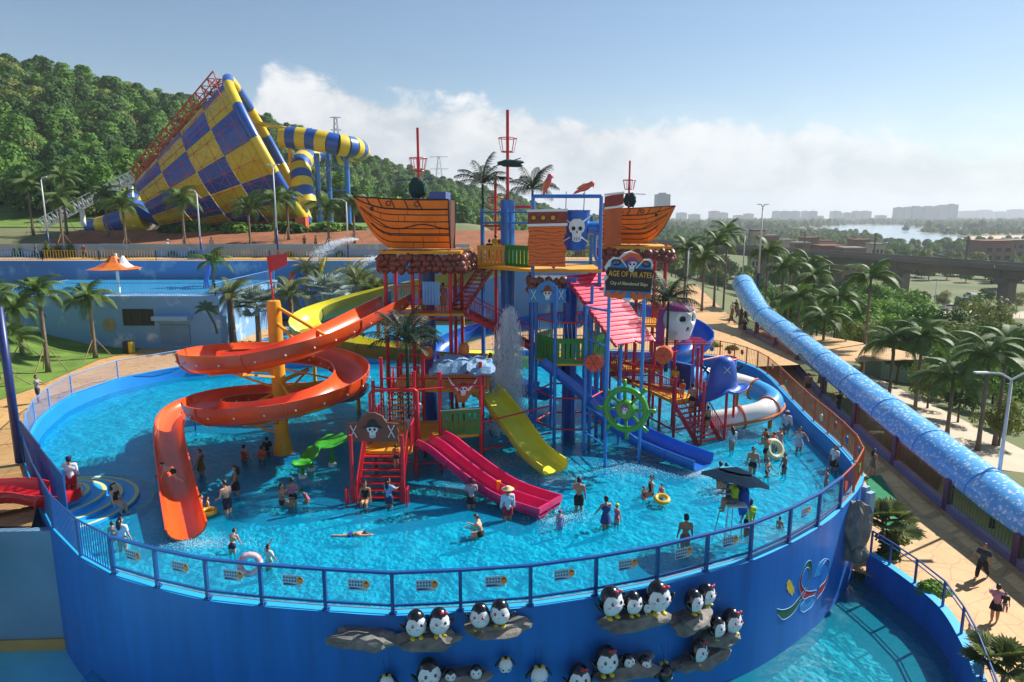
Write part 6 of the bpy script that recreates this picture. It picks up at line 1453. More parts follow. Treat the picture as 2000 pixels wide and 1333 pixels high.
def scatter(name, label, patch, col, dens, smin, smax, seed, zoff=-.6):
    """patch: list of quads; trees on random points of it"""
    b = MB(); 
    for q in patch: b.add(q, [tuple(range(len(q)))])
    o = b.build(name, M_LF[1]); tag(o, label, None, None, 'stuff')
    g = bpy.data.node_groups.new(name + '_nodes', 'GeometryNodeTree'); g.interface.new_socket('Geometry', in_out='INPUT', socket_type='NodeSocketGeometry'); g.interface.new_socket('Geometry', in_out='OUTPUT', socket_type='NodeSocketGeometry')
    nd = g.nodes.new; L = g.links.new; i_, o_ = nd('NodeGroupInput'), nd('NodeGroupOutput')
    dp = nd('GeometryNodeDistributePointsOnFaces'); dp.inputs['Density'].default_value = dens; dp.inputs['Seed'].default_value = seed; L(i_.outputs[0], dp.inputs['Mesh'])
    ci = nd('GeometryNodeCollectionInfo'); ci.inputs['Collection'].default_value = col; ci.inputs['Separate Children'].default_value = True; ci.inputs['Reset Children'].default_value = True
    ip = nd('GeometryNodeInstanceOnPoints'); ip.inputs['Pick Instance'].default_value = True; L(dp.outputs['Points'], ip.inputs['Points']); L(ci.outputs[0], ip.inputs['Instance'])
    rr = nd('FunctionNodeRandomValue'); rr.data_type = 'FLOAT_VECTOR'; rr.inputs[0].default_value = (0, 0, 0); rr.inputs[1].default_value = (0, 0, 6.28); L(rr.outputs[0], ip.inputs['Rotation'])
    rs = nd('FunctionNodeRandomValue'); rs.data_type = 'FLOAT'; rs.inputs[2].default_value = smin; rs.inputs[3].default_value = smax; rs.inputs['Seed'].default_value = seed + 3; L(rs.outputs[1], ip.inputs['Scale'])
    L(ip.outputs[0], o_.inputs[0]); m = o.modifiers.new('woods', 'NODES'); m.node_group = g; return o
def patch_grid(x0, x1, y0, y1, st, cond, dz=-.5):
    P = []; y = y0
    while y < y1:
        x = x0
        while x < x1:
            if cond(x + st / 2, y + st / 2): P.append([V((a, c_, ground_z(a, c_) + dz)) for a, c_ in ((x, y), (x + st, y), (x + st, y + st), (x, y + st))])
            x += st
        y += st
    return P
def hillc(x, y):
    if abs(x) > y * .95 + 40: return False
    d, h = ridge(x, y); w = (120 if x < -120 else lerp(120, 200, smooth(-120, -40, x))) + 60 * smooth(300, 800, y)
    if y < 118: return False
    if y < 150 and x > 0: return False
    return d < w * (.93 if x < -60 else .8) and y < 1000 and not (x > -75 and y < 128)
scatter('hill_forest', 'dense dark green forest covering the hill on the left', patch_grid(-330, 190, 110, 950, 10, hillc), FC, .085, .38, 1.0, 3)
def plainc(x, y):
    if x < 20 and y < 700 and ridge(x, y)[0] < 150: return False
    if y < 128 or abs(x - 40) > y * .85 + 30: return False
    if y < 190: return x > 62 and noise.noise(V((x * .03, y * .03, 9))) > .02
    if inpoly(x, y, rv) or inpoly(x, y, sb): return False
    return noise.noise(V((x * .012, y * .012, 5))) > -.22
scatter('plain_woods', 'band of bushy woods on the plain beyond the viaduct', patch_grid(-40, 900, 190, 1000, 22, plainc, 0), PC, .0075, .7, 1.35, 8)
def farc(x, y): return not inpoly(x, y, rv) and not inpoly(x, y, sb) and noise.noise(V((x * .004, y * .004, 2))) > -.2 and abs(x - 300) < y * .8
scatter('far_woods', 'hazy far tree line along the river', patch_grid(-300, 2000, 1000, 2600, 60, farc, 0), PC, .0012, 1.4, 2.6, 12)
# ================================================================== checkered cone slide on the terrace
M_CY = mat('cone yellow panel', '#d9bb22', .4, .08, .5, coat=.3); M_CB = mat('cone blue panel', '#1c52a6', .4, .08, .5, coat=.3); M_FRM = mat('orange space frame', '#c2491f', .5, .1, 1)
YC = 106.0; Sx = D(300, 405, 104.0); Mx_ = D(523, 300, 107.5); axd = (Mx_ - Sx); LEN = axd.length; ax_ = axd.normalized(); e1 = V((0, -1, 0)); e1 = (e1 - ax_ * e1.dot(ax_)).normalized(); e2 = ax_.cross(e1)
CO = thing('funnel_slide', 'giant blue and yellow checkered funnel slide on the terrace', 'slide', (Sx.x, YC, 9))
R0, R1, NA, NL = 4.2, 11.3, 14, 4
def cone(t, a, off=0.0): r = lerp(R0, R1, t) + off; return Sx + ax_ * LEN * t + (e1 * math.cos(a) + e2 * math.sin(a)) * r
for i in range(NL):
    for j in range(NA):
        t0, t1 = i / NL, (i + 1) / NL; a0, a1 = 2 * math.pi * j / NA, 2 * math.pi * (j + 1) / NA; g = .004; am = (a0 + a1) / 2
        b = MB(); P_ = [cone(t, a, o) for t in (t0 + g, t1 - g) for a, o in ((a0 + g, .0), (am, .12), (a1 - g, .0))]; Q_ = [cone(t, a, -.25) for t in (t0 + g, t1 - g) for a in (a0 + g, am, a1 - g)]
        b.add(P_ + Q_, [(0, 1, 4, 3), (1, 2, 5, 4), (7, 6, 9, 10), (8, 7, 10, 11), (0, 3, 9, 6), (2, 8, 11, 5), (0, 6, 7, 1), (1, 7, 8, 2), (3, 4, 10, 9), (4, 5, 11, 10)])
        b.build('panel', (M_CB, M_CY)[(i + j) % 2], CO, world=True)
for j in range(NA):
    b = MB(); b.tube([Mx_ + ax_ * .3 + (e1 * math.cos(a) + e2 * math.sin(a)) * (R1 + .1) for a in [2 * math.pi * (j + k / 4) / NA for k in range(5)]], .75, 10); b.build('rim_section', (M_CY, M_CB)[j % 2], CO, world=True, autosmooth=50)
b = MB(); na, nl = 28, 8
nod = [[cone(i / nl + (.5 / nl if i < nl else 0), 2 * math.pi * j / na, 1.0 + .3 * (i / nl)) for j in range(na)] for i in range(nl)]
sur = [[cone(i / nl, 2 * math.pi * (j + .5) / na, .15) for j in range(na)] for i in range(nl + 1)]
for i in range(nl):
    for j in range(na):
        if j % 1 == 0: b.bar(nod[i][j], nod[i][(j + 1) % na], .055)
        if i + 1 < nl: b.bar(nod[i][j], nod[i + 1][j], .055)
        for s in (sur[i][j], sur[i][j - 1], sur[i + 1][j], sur[i + 1][j - 1]): b.bar(nod[i][j], s, .035)
b.build('space_frame', M_FRM, CO, world=True)['kind'] = 'stuff'
def truss(root, a, c, w, m, n=10, name='truss', r=.1, up=V((0, 0, 1))):
    b = MB(); d = (c - a).normalized(); s = d.cross(up).normalized(); u = s.cross(d); off = [s * w * .5, -s * w * .5, u * w]
    for o in off: b.bar(a + o, c + o, r)
    for i in range(n):
        for k in range(3):
            p = a.lerp(c, i / n) + off[k]; b.bar(p, a.lerp(c, i / n) + off[(k + 1) % 3], r * .7); b.bar(p, a.lerp(c, (i + 1) / n) + off[(k + 1) % 3], r * .7)
    return b.build(name, m, root, world=True)
truss(CO, D(272, 352, 104.5), D(436, 158, 104.5), 1.9, M_FRM, 14, r=.16)
for u0, v0, u1, v1 in ((330, 445, 352, 470), (590, 440, 590, 452), (470, 438, 470, 455), (400, 442, 410, 456)): b = MB(); b.bar(D(u0, v0, 105), D(u1, v1, 104), .5); b.build('support_leg', M_FRM, CO, world=True)
b = MB(); b.box(D(590, 445, 104), (1.6, 1.6, 3.2)); b.build('support_leg', M_ORG, CO, world=True)
secs = [(Sx + ax_ * .3, 4.1, D(290, 420, 104), 3.0), (None, 2.9, D(252, 428, 104), 2.3), (None, 1.6, D(213, 438, 104), 1.45), (None, 1.45, D(192, 441, 104), 1.2), (None, 1.2, D(170, 445, 104), .9)]
p0_ = Sx
for k, (a, ra, c_, rb) in enumerate(secs): b = MB(); b.tube([p0_, c_], [ra, rb], 20); b.build('tail_tube', (M_CB, M_CY)[k % 2], CO, world=True, autosmooth=40); p0_ = c_
SW = thing('white_stair', 'white lattice stair climbing to the funnel slide', 'stairs', D(85, 450, 100)); truss(SW, D(88, 446, 101), D(268, 352, 104), 1.5, M_WHITE, 22, 'stair_truss', .12)
for u, v in ((160, 410), (255, 362)): b = MB(); q = D(u, v, 102); b.bar(q, V((q.x, q.y, 10.5)), .5); b.build('stair_leg', M_WHITE, SW, world=True)
LT2 = thing('loop_slide', 'striped yellow and blue tube slide looping beside the funnel', 'slide', D(650, 440, 112))
lp = cat_rom([D(548, 268, 110), D(600, 272, 110), D(660, 283, 110), D(695, 290, 113), D(700, 296, 118), D(660, 302, 121), D(610, 306, 118), D(588, 320, 112), D(590, 355, 109), D(598, 400, 107.5)], 6)
for k in range(0, len(lp) - 1, 2): b = MB(); b.tube(lp[k:k + 3], 1.65, 16, caps=True); b.build('section', (M_CY, M_CB)[(k // 2) % 2], LT2, world=True, autosmooth=40)
for u, y in ((618, 110), (640, 117), (676, 112)):
    q = D(u, 300, y); b = MB(); b.tube([V((q.x, y, 9)), V((q.x, y, q.z))], .42, 10); b.build('support_post', M_BLUE, LT2, world=True, autosmooth=40)
for (u0, v0, u1, v1) in ((618, 325, 676, 325), (618, 410, 645, 372), (645, 372, 676, 372), (618, 372, 645, 325)): b = MB(); b.bar(D(u0, v0, 111), D(u1, v1, 111), .18); b.build('brace', M_BLUE, LT2, world=True)
q = D(540, 250, 112); LH = thing('launch_tower', 'small roofed launch tower behind the funnel rim', 'tower', (q.x, 112, 9.5)); b = MB()
b.add([q + V((-3, -3, .5)), q + V((3, -3, -.8)), q + V((3, 3, -.8)), q + V((-3, 3, .5)), q + V((-3, -3, .9)), q + V((3, -3, -.4)), q + V((3, 3, -.4)), q + V((-3, 3, .9))], [(3, 2, 1, 0), (4, 5, 6, 7), (0, 1, 5, 4), (1, 2, 6, 5), (2, 3, 7, 6), (3, 0, 4, 7)]); b.build('roof', M_CY, LH, world=True)
for sx in (-2.5, 2.5): b = MB(); b.bar(V((q.x + sx, 110, 9.5)), V((q.x + sx, 110, q.z)), .4); b.build('post', M_YEL, LH, world=True)
# ================================================================== terraces on the left
def mural_mat(name, c1, c2):
    m = mat(name, c1, .7, 0, .55, 0, col2=c2); r = [n for n in m.node_tree.nodes if n.type == 'MAP_RANGE'][0]; r.inputs['From Min'].default_value = .56; r.inputs['From Max'].default_value = .7; return m
M_MUR = mural_mat('sky mural', '#6f9cc6', '#c9d2da')
TB1 = thing('mural_building', 'low blue mural building with a pool deck on top', 'building', (-37, 58, .7)); b = MB(); b.box((-36.4, 65.6, 2.95), (22.6, 15.2, 4.6)); b.build('wall', M_MUR, TB1, world=True)
yw = 57.98
def wrect(u0, v0, u1, v1, m, nm, th=.08, y=yw, dy=0): a, c_ = D(u0, v0, y), D(u1, v1, y); b = MB(); b.box(((a.x + c_.x) / 2, y - th / 2 + dy, (a.z + c_.z) / 2), (abs(c_.x - a.x), th, abs(a.z - c_.z))); return b.build(nm, m, TB1, world=True)
wn = wrect(239, 604, 302, 636, M_BLACK, 'window'); 
for k in range(1, 5): b = MB(); a = D(239, 604, yw); c_ = D(302, 636, yw); x = lerp(a.x, c_.x, k / 5); b.box((x, yw - .1, (a.z + c_.z) / 2), (.05, .05, abs(a.z - c_.z))); b.build('mullion', mat('dark frame', '#3c4046', .6), wn, world=True)
wrect(305, 616, 375, 624, M_GREYW, 'awning', .9); wrect(312, 634, 373, 672, mat('grey door', '#5f86a6', .6, .1, 1), 'door')
pc_ = D(402, 605, yw - .03); M_PP = mat('painted palm green', '#2f5540', .8, .2, 3)
for k in range(7):
    a = R(-10 + k * 33); d = V((math.cos(a), 0, math.sin(a))); b = MB(); L_ = 1.15
    b.add([pc_, pc_ + d * L_ * .5 + V((-d.z * .16, 0, d.x * .16)) + V((0, 0, .05)), pc_ + d * L_ - V((0, 0, .3)), pc_ + d * L_ * .5 - V((-d.z * .16, 0, d.x * .16))], [(0, 1, 2, 3)]); b.build('painted_leaf', M_PP, TB1, world=True)
b = MB(); s = .09; pts = [pc_ + V((x, 0, z)) for x, z in ((0, 0), (.35, -.6), (.65, -1.3), (.8, -2.1))]; b.add([p + V((-s, 0, 0)) for p in pts] + [p + V((s, 0, 0)) for p in pts], [(i, i + 4, i + 5, i + 1) for i in range(3)]); b.build('painted_trunk', M_PP, TB1, world=True)
pb = D(213, 635, yw - .03); b = MB(); b.add([pb + V((.55 * math.cos(q * math.pi / 10), 0, .6 * math.sin(q * math.pi / 10))) for q in range(20)], [tuple(range(20))]); b.build('painted_balloon', mat('balloon paint', '#b9855a', .7, .4, 2.5, col2='#5f8a72'), TB1, world=True)
nface(0, 0, 'deck_pool', mat('deck pool water', '#3aa2cf', .12, .1, 1.0, .2, bscale=3), [V((-47, 60.0, 5.3)), V((-25.6, 60.0, 5.3)), V((-25.6, 72.5, 5.3)), V((-47, 72.5, 5.3))])
DRL = thing('deck_railing', 'light blue bar railing on the mural building edge', 'railing', (-36, 58.3, 5.25)); rail(DRL, (-47.4, 58.2, 5.25), (-36.5, 58.2, 5.25), 1.1, M_SKYB, gap=.22); rail(DRL, (-36.5, 58.2, 5.25), (-25.4, 58.2, 5.25), 1.1, M_SKYB, gap=.22); rail(DRL, (-25.4, 58.2, 5.25), (-25.4, 73, 5.25), 1.1, M_SKYB, gap=.25)
UB = thing('tension_canopy', 'orange and white tent canopy on a pole by the deck pool', 'canopy', D(229, 575, 61)); q = D(229, 533, 61)
b = MB(); b.tube([V((q.x, 61, 5.2)), q + V((0, 0, 1.7))], .13, 10); b.build('pole', M_WHITE, UB, world=True)
for m, dz, rr, sh, nme in ((M_WHITE, .25, .8, .6, 'upper_cover'), (MATS['barrel orange'], .35, 1.3, -.2, 'lower_cover')):
    b = MB(); n = 8; ring_ = []
    for r_, h in ((.12, 1.25), (.6, .6), (1.2, .2), (1.75, 0)): ring_ += [q + V((sh + r_ * rr * math.cos(2 * math.pi * j / n), r_ * rr * math.sin(2 * math.pi * j / n), dz + h)) for j in range(n)]
    b.add(ring_, [(k * n + j, k * n + (j + 1) % n, (k + 1) * n + (j + 1) % n, (k + 1) * n + j) for k in range(3) for j in range(n)]); b.build(nme, m, UB, world=True)
TW2 = tag(MB().box((-33, 74.4, 4.0), (88, .4, 6.4)).build('terrace_wall', mural_mat('blue terrace mural', '#4f86bd', '#8fb0cc')), 'long blue retaining wall below the upper walk', 'wall')
TF = thing('terrace_fence', 'yellow topped bar fence along the upper walk', 'fence', (-33, 75, 7.2))
for k in range(14): x = -76 + k * 6.2; rail(TF, (x, 74.8, 7.2), (x + 6.2, 74.8, 7.2), 1.1, M_YEL if k % 3 else M_SKYB, gap=.3)
TW3 = tag(MB().box((-40, 82.0, 7.9), (70, .3, 1.6)).build('planter_wall', mural_mat('grey blue planter wall', '#8fa3b0', '#b9c4c8')), 'grey blue planter wall at the foot of the soil bank', 'wall')
TW4 = tag(MB().box((-57, 64.5, 2.6), (.4, 13, 3.6), R(18)).build('wing_wall', M_GREYW), 'sloping pale wing wall left of the mural building', 'wall')
b = MB(); b.box((-14, 66, .2), (18, 9, 1.1)); o = tag(b.build('rear_pool_edge', M_WALLI), 'blue edged shallow pool behind the palm bed', 'pool')
nface(0, 0, 'rear_pool_water', MATS['deck pool water'], [V((-22.7, 61.8, .78)), V((-5.3, 61.8, .78)), V((-5.3, 70.2, .78)), V((-22.7, 70.2, .78))])
for k, (u, v, y, h, w, m, lb) in enumerate(((585, 530, 73, 2.2, 1.0, M_SLB, 'blue toy slide standing before the terrace wall'), (626, 528, 73, 2.6, 1.0, M_CY, 'yellow toy slide standing before the terrace wall'), (568, 545, 72, 1.3, .8, M_ORG, 'orange toy slide standing before the terrace wall'), (403, 548, 64, 2.6, .8, M_SLB, 'blue spray arch on the deck pool'))):
    c_ = D(u, v, y); b = MB(); b.sweep([c_ + V((0, 0, -h / 2)), c_ + V((.1, -.1, 0)), c_ + V((.3, .2, h / 2))], [(-w / 2, .2), (-w / 2, 0), (w / 2, 0), (w / 2, .2)], caps=False, closedprof=True); b.bar(c_ + V((0, .3, h / 2)), V((c_.x, c_.y + .3, .7 if y > 65 else 5.2)), .15); tag(b.build('toy_slide', m), lb, 'slide')
p = D(415, 525, 66); palm((p.x, 66, 5.3), max(1, p.z - 5.3), 'bright green artificial palm on the deck pool', 'green', 9, .9, None, seed=171)
BIN = thing('litter_bin', 'yellow and black litter bin beside the mural building', 'bin', G(253, 690, .7)); q = G(253, 690, .7); b = MB(); b.box(q + V((-.15, 0, .5)), (.45, .5, 1.0)); b.build('body', M_BLACK, BIN, world=True); b = MB(); b.box(q + V((.22, 0, .48)), (.3, .48, .94)); b.build('front', M_CY, BIN, world=True)
for k, (u, v) in enumerate(((30, 430), (170, 420))): 
    pass
# ================================================================== lamps, pylons
M_LMP = mat('lamp post white', '#c9cdd0', .4, .05, 2); M_LMB = mat('lamp post navy', '#1d2f6a', .4, .08, 2)
def lamp(base, top, arms, label, r=.1, nav=.35):
    t = thing('street_lamp', label, 'lamp', base, 'street lamps'); base, top = V(base), V(top); m = base.lerp(top, nav)
    b = MB(); b.tube([base, m], [r * 1.2, r], 8); b.build('lower_post', M_LMB, t, world=True, smooth=True); b = MB(); b.tube([m, top], [r, r * .6], 8); b.build('upper_post', M_LMP, t, world=True, smooth=True)
    for dx in arms:
        e = top + V((dx, 0, .35)); b = MB(); b.tube([top, top + V((dx * .4, 0, .3)), e], r * .5, 6); b.build('arm', M_LMP, t, world=True); b = MB(); b.box(e + V((dx * .15, 0, 0)), (abs(dx) * .5, .25, .08)); b.build('lamp_head', M_LMP, t, world=True)
def lampat(u, vt, y, zb, arms, lb, r=.1, nav=.35): q = D(u, vt, y); lamp((q.x, y, zb), (q.x, y, q.z), arms, lb, r, nav)
lampat(533, 328, 76, 7.2, (-.5, .5), 'double headed lamp left of the middle of the upper walk'); lampat(384, 378, 77, 7.2, (-.6,), 'single lamp before the checkered funnel'); lampat(80, 352, 82, 7.2, (.5,), 'lamp at the left end of the upper walk'); lampat(676, 395, 80, 7.2, (-1.2,), 'curved lamp below the loop slide')
lampat(1490, 405, 86, .5, (-.5, .5), 'tall mast lamp beside the far end of the canopy', .14); lampat(1455, 462, 90, .5, (-1.2,), 'curved lamp at the far end of the path'); lampat(1345, 490, 80, .5, (.3,), 'short lamp among the palms behind the skull'); lampat(1976, 742, 32, -3.4, (-1.3, 1.3), 'near double lamp at the right picture edge', .1, .25)
lampat(1830, 550, 140, -12, (.9,), 'curved street lamp beyond the trees'); lampat(1620, 520, 130, -12, (-.5,), 'thin lamp below the viaduct'); lampat(-2, 600, 30, .8, (), 'dark blue pole at the left picture edge', .16, 1.0)
def pylon(u, vt, y, zb, label, w=7, name='power_pylon'):
    q = D(u, vt, y); t = thing(name, label, 'pylon', (q.x, y, zb)); b = MB(); h = q.z - zb
    for k in range(4):
        s = ((-1, -1), (1, -1), (1, 1), (-1, 1))[k]; s2 = ((-1, -1), (1, -1), (1, 1), (-1, 1))[(k + 1) % 4]
        f = lambda z, s: V((q.x + s[0] * lerp(w / 2, .5, min(1, z / h)), y + s[1] * lerp(w / 2, .5, min(1, z / h)), zb + z))
        b.bar(f(0, s), f(h, s), .25)
        for i in range(9): b.bar(f(h * i / 9, s), f(h * (i + 1) / 9, s2), .14)
    b.build('lattice', M_STEEL, t, world=True)
    for z in (.72, .98): b = MB(); b.bar(V((q.x - w * .75, y, zb + h * z)), V((q.x + w * .75, y, zb + h * z)), .35); b.build('cross_arm', M_STEEL, t, world=True)
pylon(857, 305, 520, ground_z(-55, 520), 'lattice power pylon on the ridge behind the ships', 9); pylon(290, 186, 330, ground_z(-165, 330) + 18, 'lattice power pylon on the hill top left', 9); pylon(655, 228, 300, ground_z(-78, 300), 'slim antenna tower behind the loop slide', 3, 'antenna_tower')
# ================================================================== viaduct, city
VD = thing('rail_viaduct', 'long grey concrete rail viaduct crossing the plain', 'viaduct', (100, 210, -12)); va, vb = V((52, 350, 0)), V((152, 50, 0)); dv = (vb - va).normalized(); ln = (vb - va).length
M_VIA = mat('viaduct concrete', '#6f6a62', .9, .15, .1)
nseg = 11
for k in range(nseg):
    a, c_ = va + dv * (ln * k / nseg + .15), va + dv * (ln * (k + 1) / nseg - .15); b = MB(); b.sweep([a, c_], [(-5, 0), (-5, 1.1), (-4.7, 1.1), (-4.7, .2), (4.7, .2), (4.7, 1.1), (5, 1.1), (5, 0), (2.6, -.4), (2.2, -2.2), (-2.2, -2.2), (-2.6, -.4)], caps=True, closedprof=True); b.build('girder', M_VIA, VD, world=True)
    b = MB(); p = va + dv * (ln * k / nseg); b.box(p + V((0, 0, -7)), (2.6, 2.6, 10), math.atan2(dv.y, dv.x)); b.box(p + V((0, 0, -2.6)), (2.6, 6, 1.0), math.atan2(dv.y, dv.x)); b.build('pier', M_VIA, VD, world=True)
    b = MB(); p = p + dv * 14; b.bar(p + V((4.2, 1, .2)), p + V((4.2, 1, 7)), .3); b.bar(p + V((4.2, 1, 6.5)), p + V((1, .3, 6.8)), .12); b.build('catenary_mast', M_VIA, VD, world=True)
def bld_mat(name, wall, win, fl=3.2, bw=4.0):
    m = bpy.data.materials.new(name); m.use_nodes = True; t = m.node_tree; bs = t.nodes['Principled BSDF']; bs.inputs['Roughness'].default_value = .6
    br = t.nodes.new('ShaderNodeTexBrick'); br.offset = 0; co = t.nodes.new('ShaderNodeTexCoord'); mp = t.nodes.new('ShaderNodeMapping'); mp.inputs['Rotation'].default_value = (math.pi / 2, 0, 0)
    t.links.new(co.outputs['Object'], mp.inputs['Vector']); t.links.new(mp.outputs[0], br.inputs['Vector']); br.inputs['Scale'].default_value = 1; br.inputs['Brick Width'].default_value = bw; br.inputs['Row Height'].default_value = fl; br.inputs['Mortar Size'].default_value = .9
    for k, c_ in (('Color1', win), ('Color2', win), ('Mortar', wall)): br.inputs[k].default_value = (*lin(c_), 1)
    t.links.new(br.outputs['Color'], bs.inputs['Base Color']); return m
M_BD = [bld_mat('tower facade pale', '#b9b6b0', '#59626c'), bld_mat('tower facade grey', '#8f979e', '#505c68'), bld_mat('tower facade warm', '#b5a594', '#5a5f66')]
def building(u0, u1, vt, y, m, label, dep=None, roof=None, group='city towers on the horizon'):
    a, c_ = D(u0, vt, y), D(u1, vt, y); w = c_.x - a.x; t = thing('city_tower', label, 'building', ((a.x + c_.x) / 2, y, -12), group); h = a.z + 12; b = MB(); b.box((0, 0, h / 2), (w, dep or w, h)); b.build('tower', m, t); b = MB(); b.box((0, 0, h + h * .02), (w * .5, w * .4, h * .05)); b.build('roof_house', M_CONC, t)
building(1281, 1307, 380, 1300, M_BD[1], 'single tall grey tower behind the right pirate ship', group=None)
CT_ = [(1322, 1340, 421), (1346, 1366, 424), (1386, 1404, 418), (1405, 1420, 421), (1434, 1452, 426), (1454, 1470, 423), (1511, 1524, 418), (1526, 1540, 418), (1546, 1560, 418), (1567, 1579, 418), (1581, 1594, 418), (1597, 1606, 427), (1624, 1640, 418), (1646, 1662, 421), (1667, 1680, 418), (1682, 1699, 418), (1712, 1728, 426), (1749, 1762, 411), (1763, 1776, 411), (1778, 1800, 409), (1802, 1825, 409), (1831, 1848, 407), (1850, 1867, 405), (1875, 1905, 418), (1908, 1935, 416), (1940, 1965, 419), (1970, 2000, 415)]
for k, (a, c_, v) in enumerate(CT_): building(a, c_, v - 5, 2700 if k < 17 else (2300 if k < 23 else 3600), M_BD[k % 3], 'hazy city tower on the horizon, %s from the left' % ORDW[k], 30)
M_BR = mat('brick house', '#8a6a58', .9, .2, .1); M_CR = mat('cream house', '#b9ab95', .9, .15, .1); M_TR = mat('terracotta roof', '#8a4f38', .9, .2, .2)
HS = [(1467, 1488, 452, 490, 270, 1), (1490, 1515, 462, 492, 290, 0), (1565, 1592, 466, 490, 330, 0), (1548, 1576, 476, 500, 270, 0), (1596, 1640, 482, 506, 260, 0), (1640, 1680, 486, 512, 250, 0), (1662, 1690, 470, 500, 320, 0), (1696, 1720, 478, 500, 290, 1), (1905, 1960, 472, 500, 310, 0), (1958, 2000, 470, 498, 340, 0), (1600, 1625, 472, 490, 340, 1), (1520, 1545, 470, 492, 310, 1)]
for k, (u0, u1, v0, v1, y, m) in enumerate(HS):
    a, c_ = D(u0, v0, y), D(u1, v1, y); w = c_.x - a.x; h = a.z + 12; t = thing('village_house', 'flat roofed village house beyond the viaduct, %s from the left' % NUMW[sorted(range(len(HS)), key=lambda i: HS[i][0]).index(k)], 'house', ((a.x + c_.x) / 2, y, -12), 'village houses beyond the viaduct')
    b = MB(); b.box((0, 0, h / 2), (w, w * .9, h)); b.build('wall', (M_BR, M_CR)[m], t); b = MB(); b.box((0, 0, h + .3), (w * 1.04, w * .95, .6)); b.build('roof', (M_TR, M_CONC)[k % 2], t)
    for r_ in range(max(1, int(h / 4))):
        for q in range(3): b = MB(); b.box((w * (-.3 + .3 * q), -w * .45 - .05, 2 + r_ * 3.6), (w * .16, .12, 1.7)); b.build('window', M_BLACK, t)
def car(u, v, col, label, rz=0.0):
    p = G(u, v, -11.8); t = thing('parked_car', label, 'car', p, 'cars on the plain', rz); m = mat('car paint ' + col, col, .25, .05, 1, coat=.8)
    b = MB(); b.prism([(-2.25, .35), (2.2, .35), (2.3, .7), (2.1, .95), (1.1, 1.05), (.5, 1.6), (-1.5, 1.62), (-2.1, 1.1), (-2.3, .9)], 1.75); b.build('body', m, t); b = MB(); b.prism([(-1.9, 1.05), (.95, 1.06), (.42, 1.52), (-1.45, 1.54)], 1.78); b.build('windows', M_BLACK, t)
    for x in (-1.4, 1.4):
        for y in (-.85, .85): b = MB(); b.lathe([(0, -.12), (.34, -.12), (.34, .12), (0, .12)], 12, (x, y, .34), Matrix.Rotation(math.pi / 2, 3, 'X')); b.build('tyre', M_BLACK, t)
    for sd in (-.6, .6): b = MB(); b.box((2.24, sd, .75), (.08, .35, .16)); b.build('headlight', M_WHITE, t)
for k, (u, v, c_, lb) in enumerate(((1856, 606, '#d8dadc', 'white off road car on the forecourt'), (1930, 609, '#c4c8cc', 'silver car by the forecourt trees'), (1770, 590, '#dcdcda', 'white car left of the forecourt'), (1895, 582, '#cfd2d4', 'pale car under the viaduct'), (1925, 580, '#20242a', 'dark car under the viaduct'), (1965, 583, '#b9bcc0', 'grey car at the far right under the viaduct'), (1800, 585, '#8c2f28', 'red car below the viaduct'))): car(u, v, c_, lb, k * .5)
b = MB(); q = G(1745, 740, -5); b.box(q + V((0, 0, 1.4)), (5, 4, 2.8)); sh = b.build('service_hut', mat('pale green hut', '#8aa392', .7, .1, .5)); tag(sh, 'pale green service hut behind the canopy palms', 'hut'); b = MB(); b.box(q + V((0, 0, 2.9)), (5.6, 4.6, .25)); b.build('roof', M_CONC, sh)
# ================================================================== the air
hb = MB(); hb.box((1900, 2700, 60), (9000, 5900, 160)); hz_ = hb.build('haze', None); hz_.data.materials.clear(); hz_['kind'] = 'stuff'
hm = bpy.data.materials.new('haze air'); hm.use_nodes = True; t = hm.node_tree; t.nodes.clear(); pv = t.nodes.new('ShaderNodeVolumePrincipled'); pv.inputs['Color'].default_value = (.86, .92, 1, 1); pv.inputs['Density'].default_value = .00022; pv.inputs['Anisotropy'].default_value = .2
oo = t.nodes.new('ShaderNodeOutputMaterial'); t.links.new(pv.outputs[0], oo.inputs['Volume']); hz_.data.materials.append(hm)
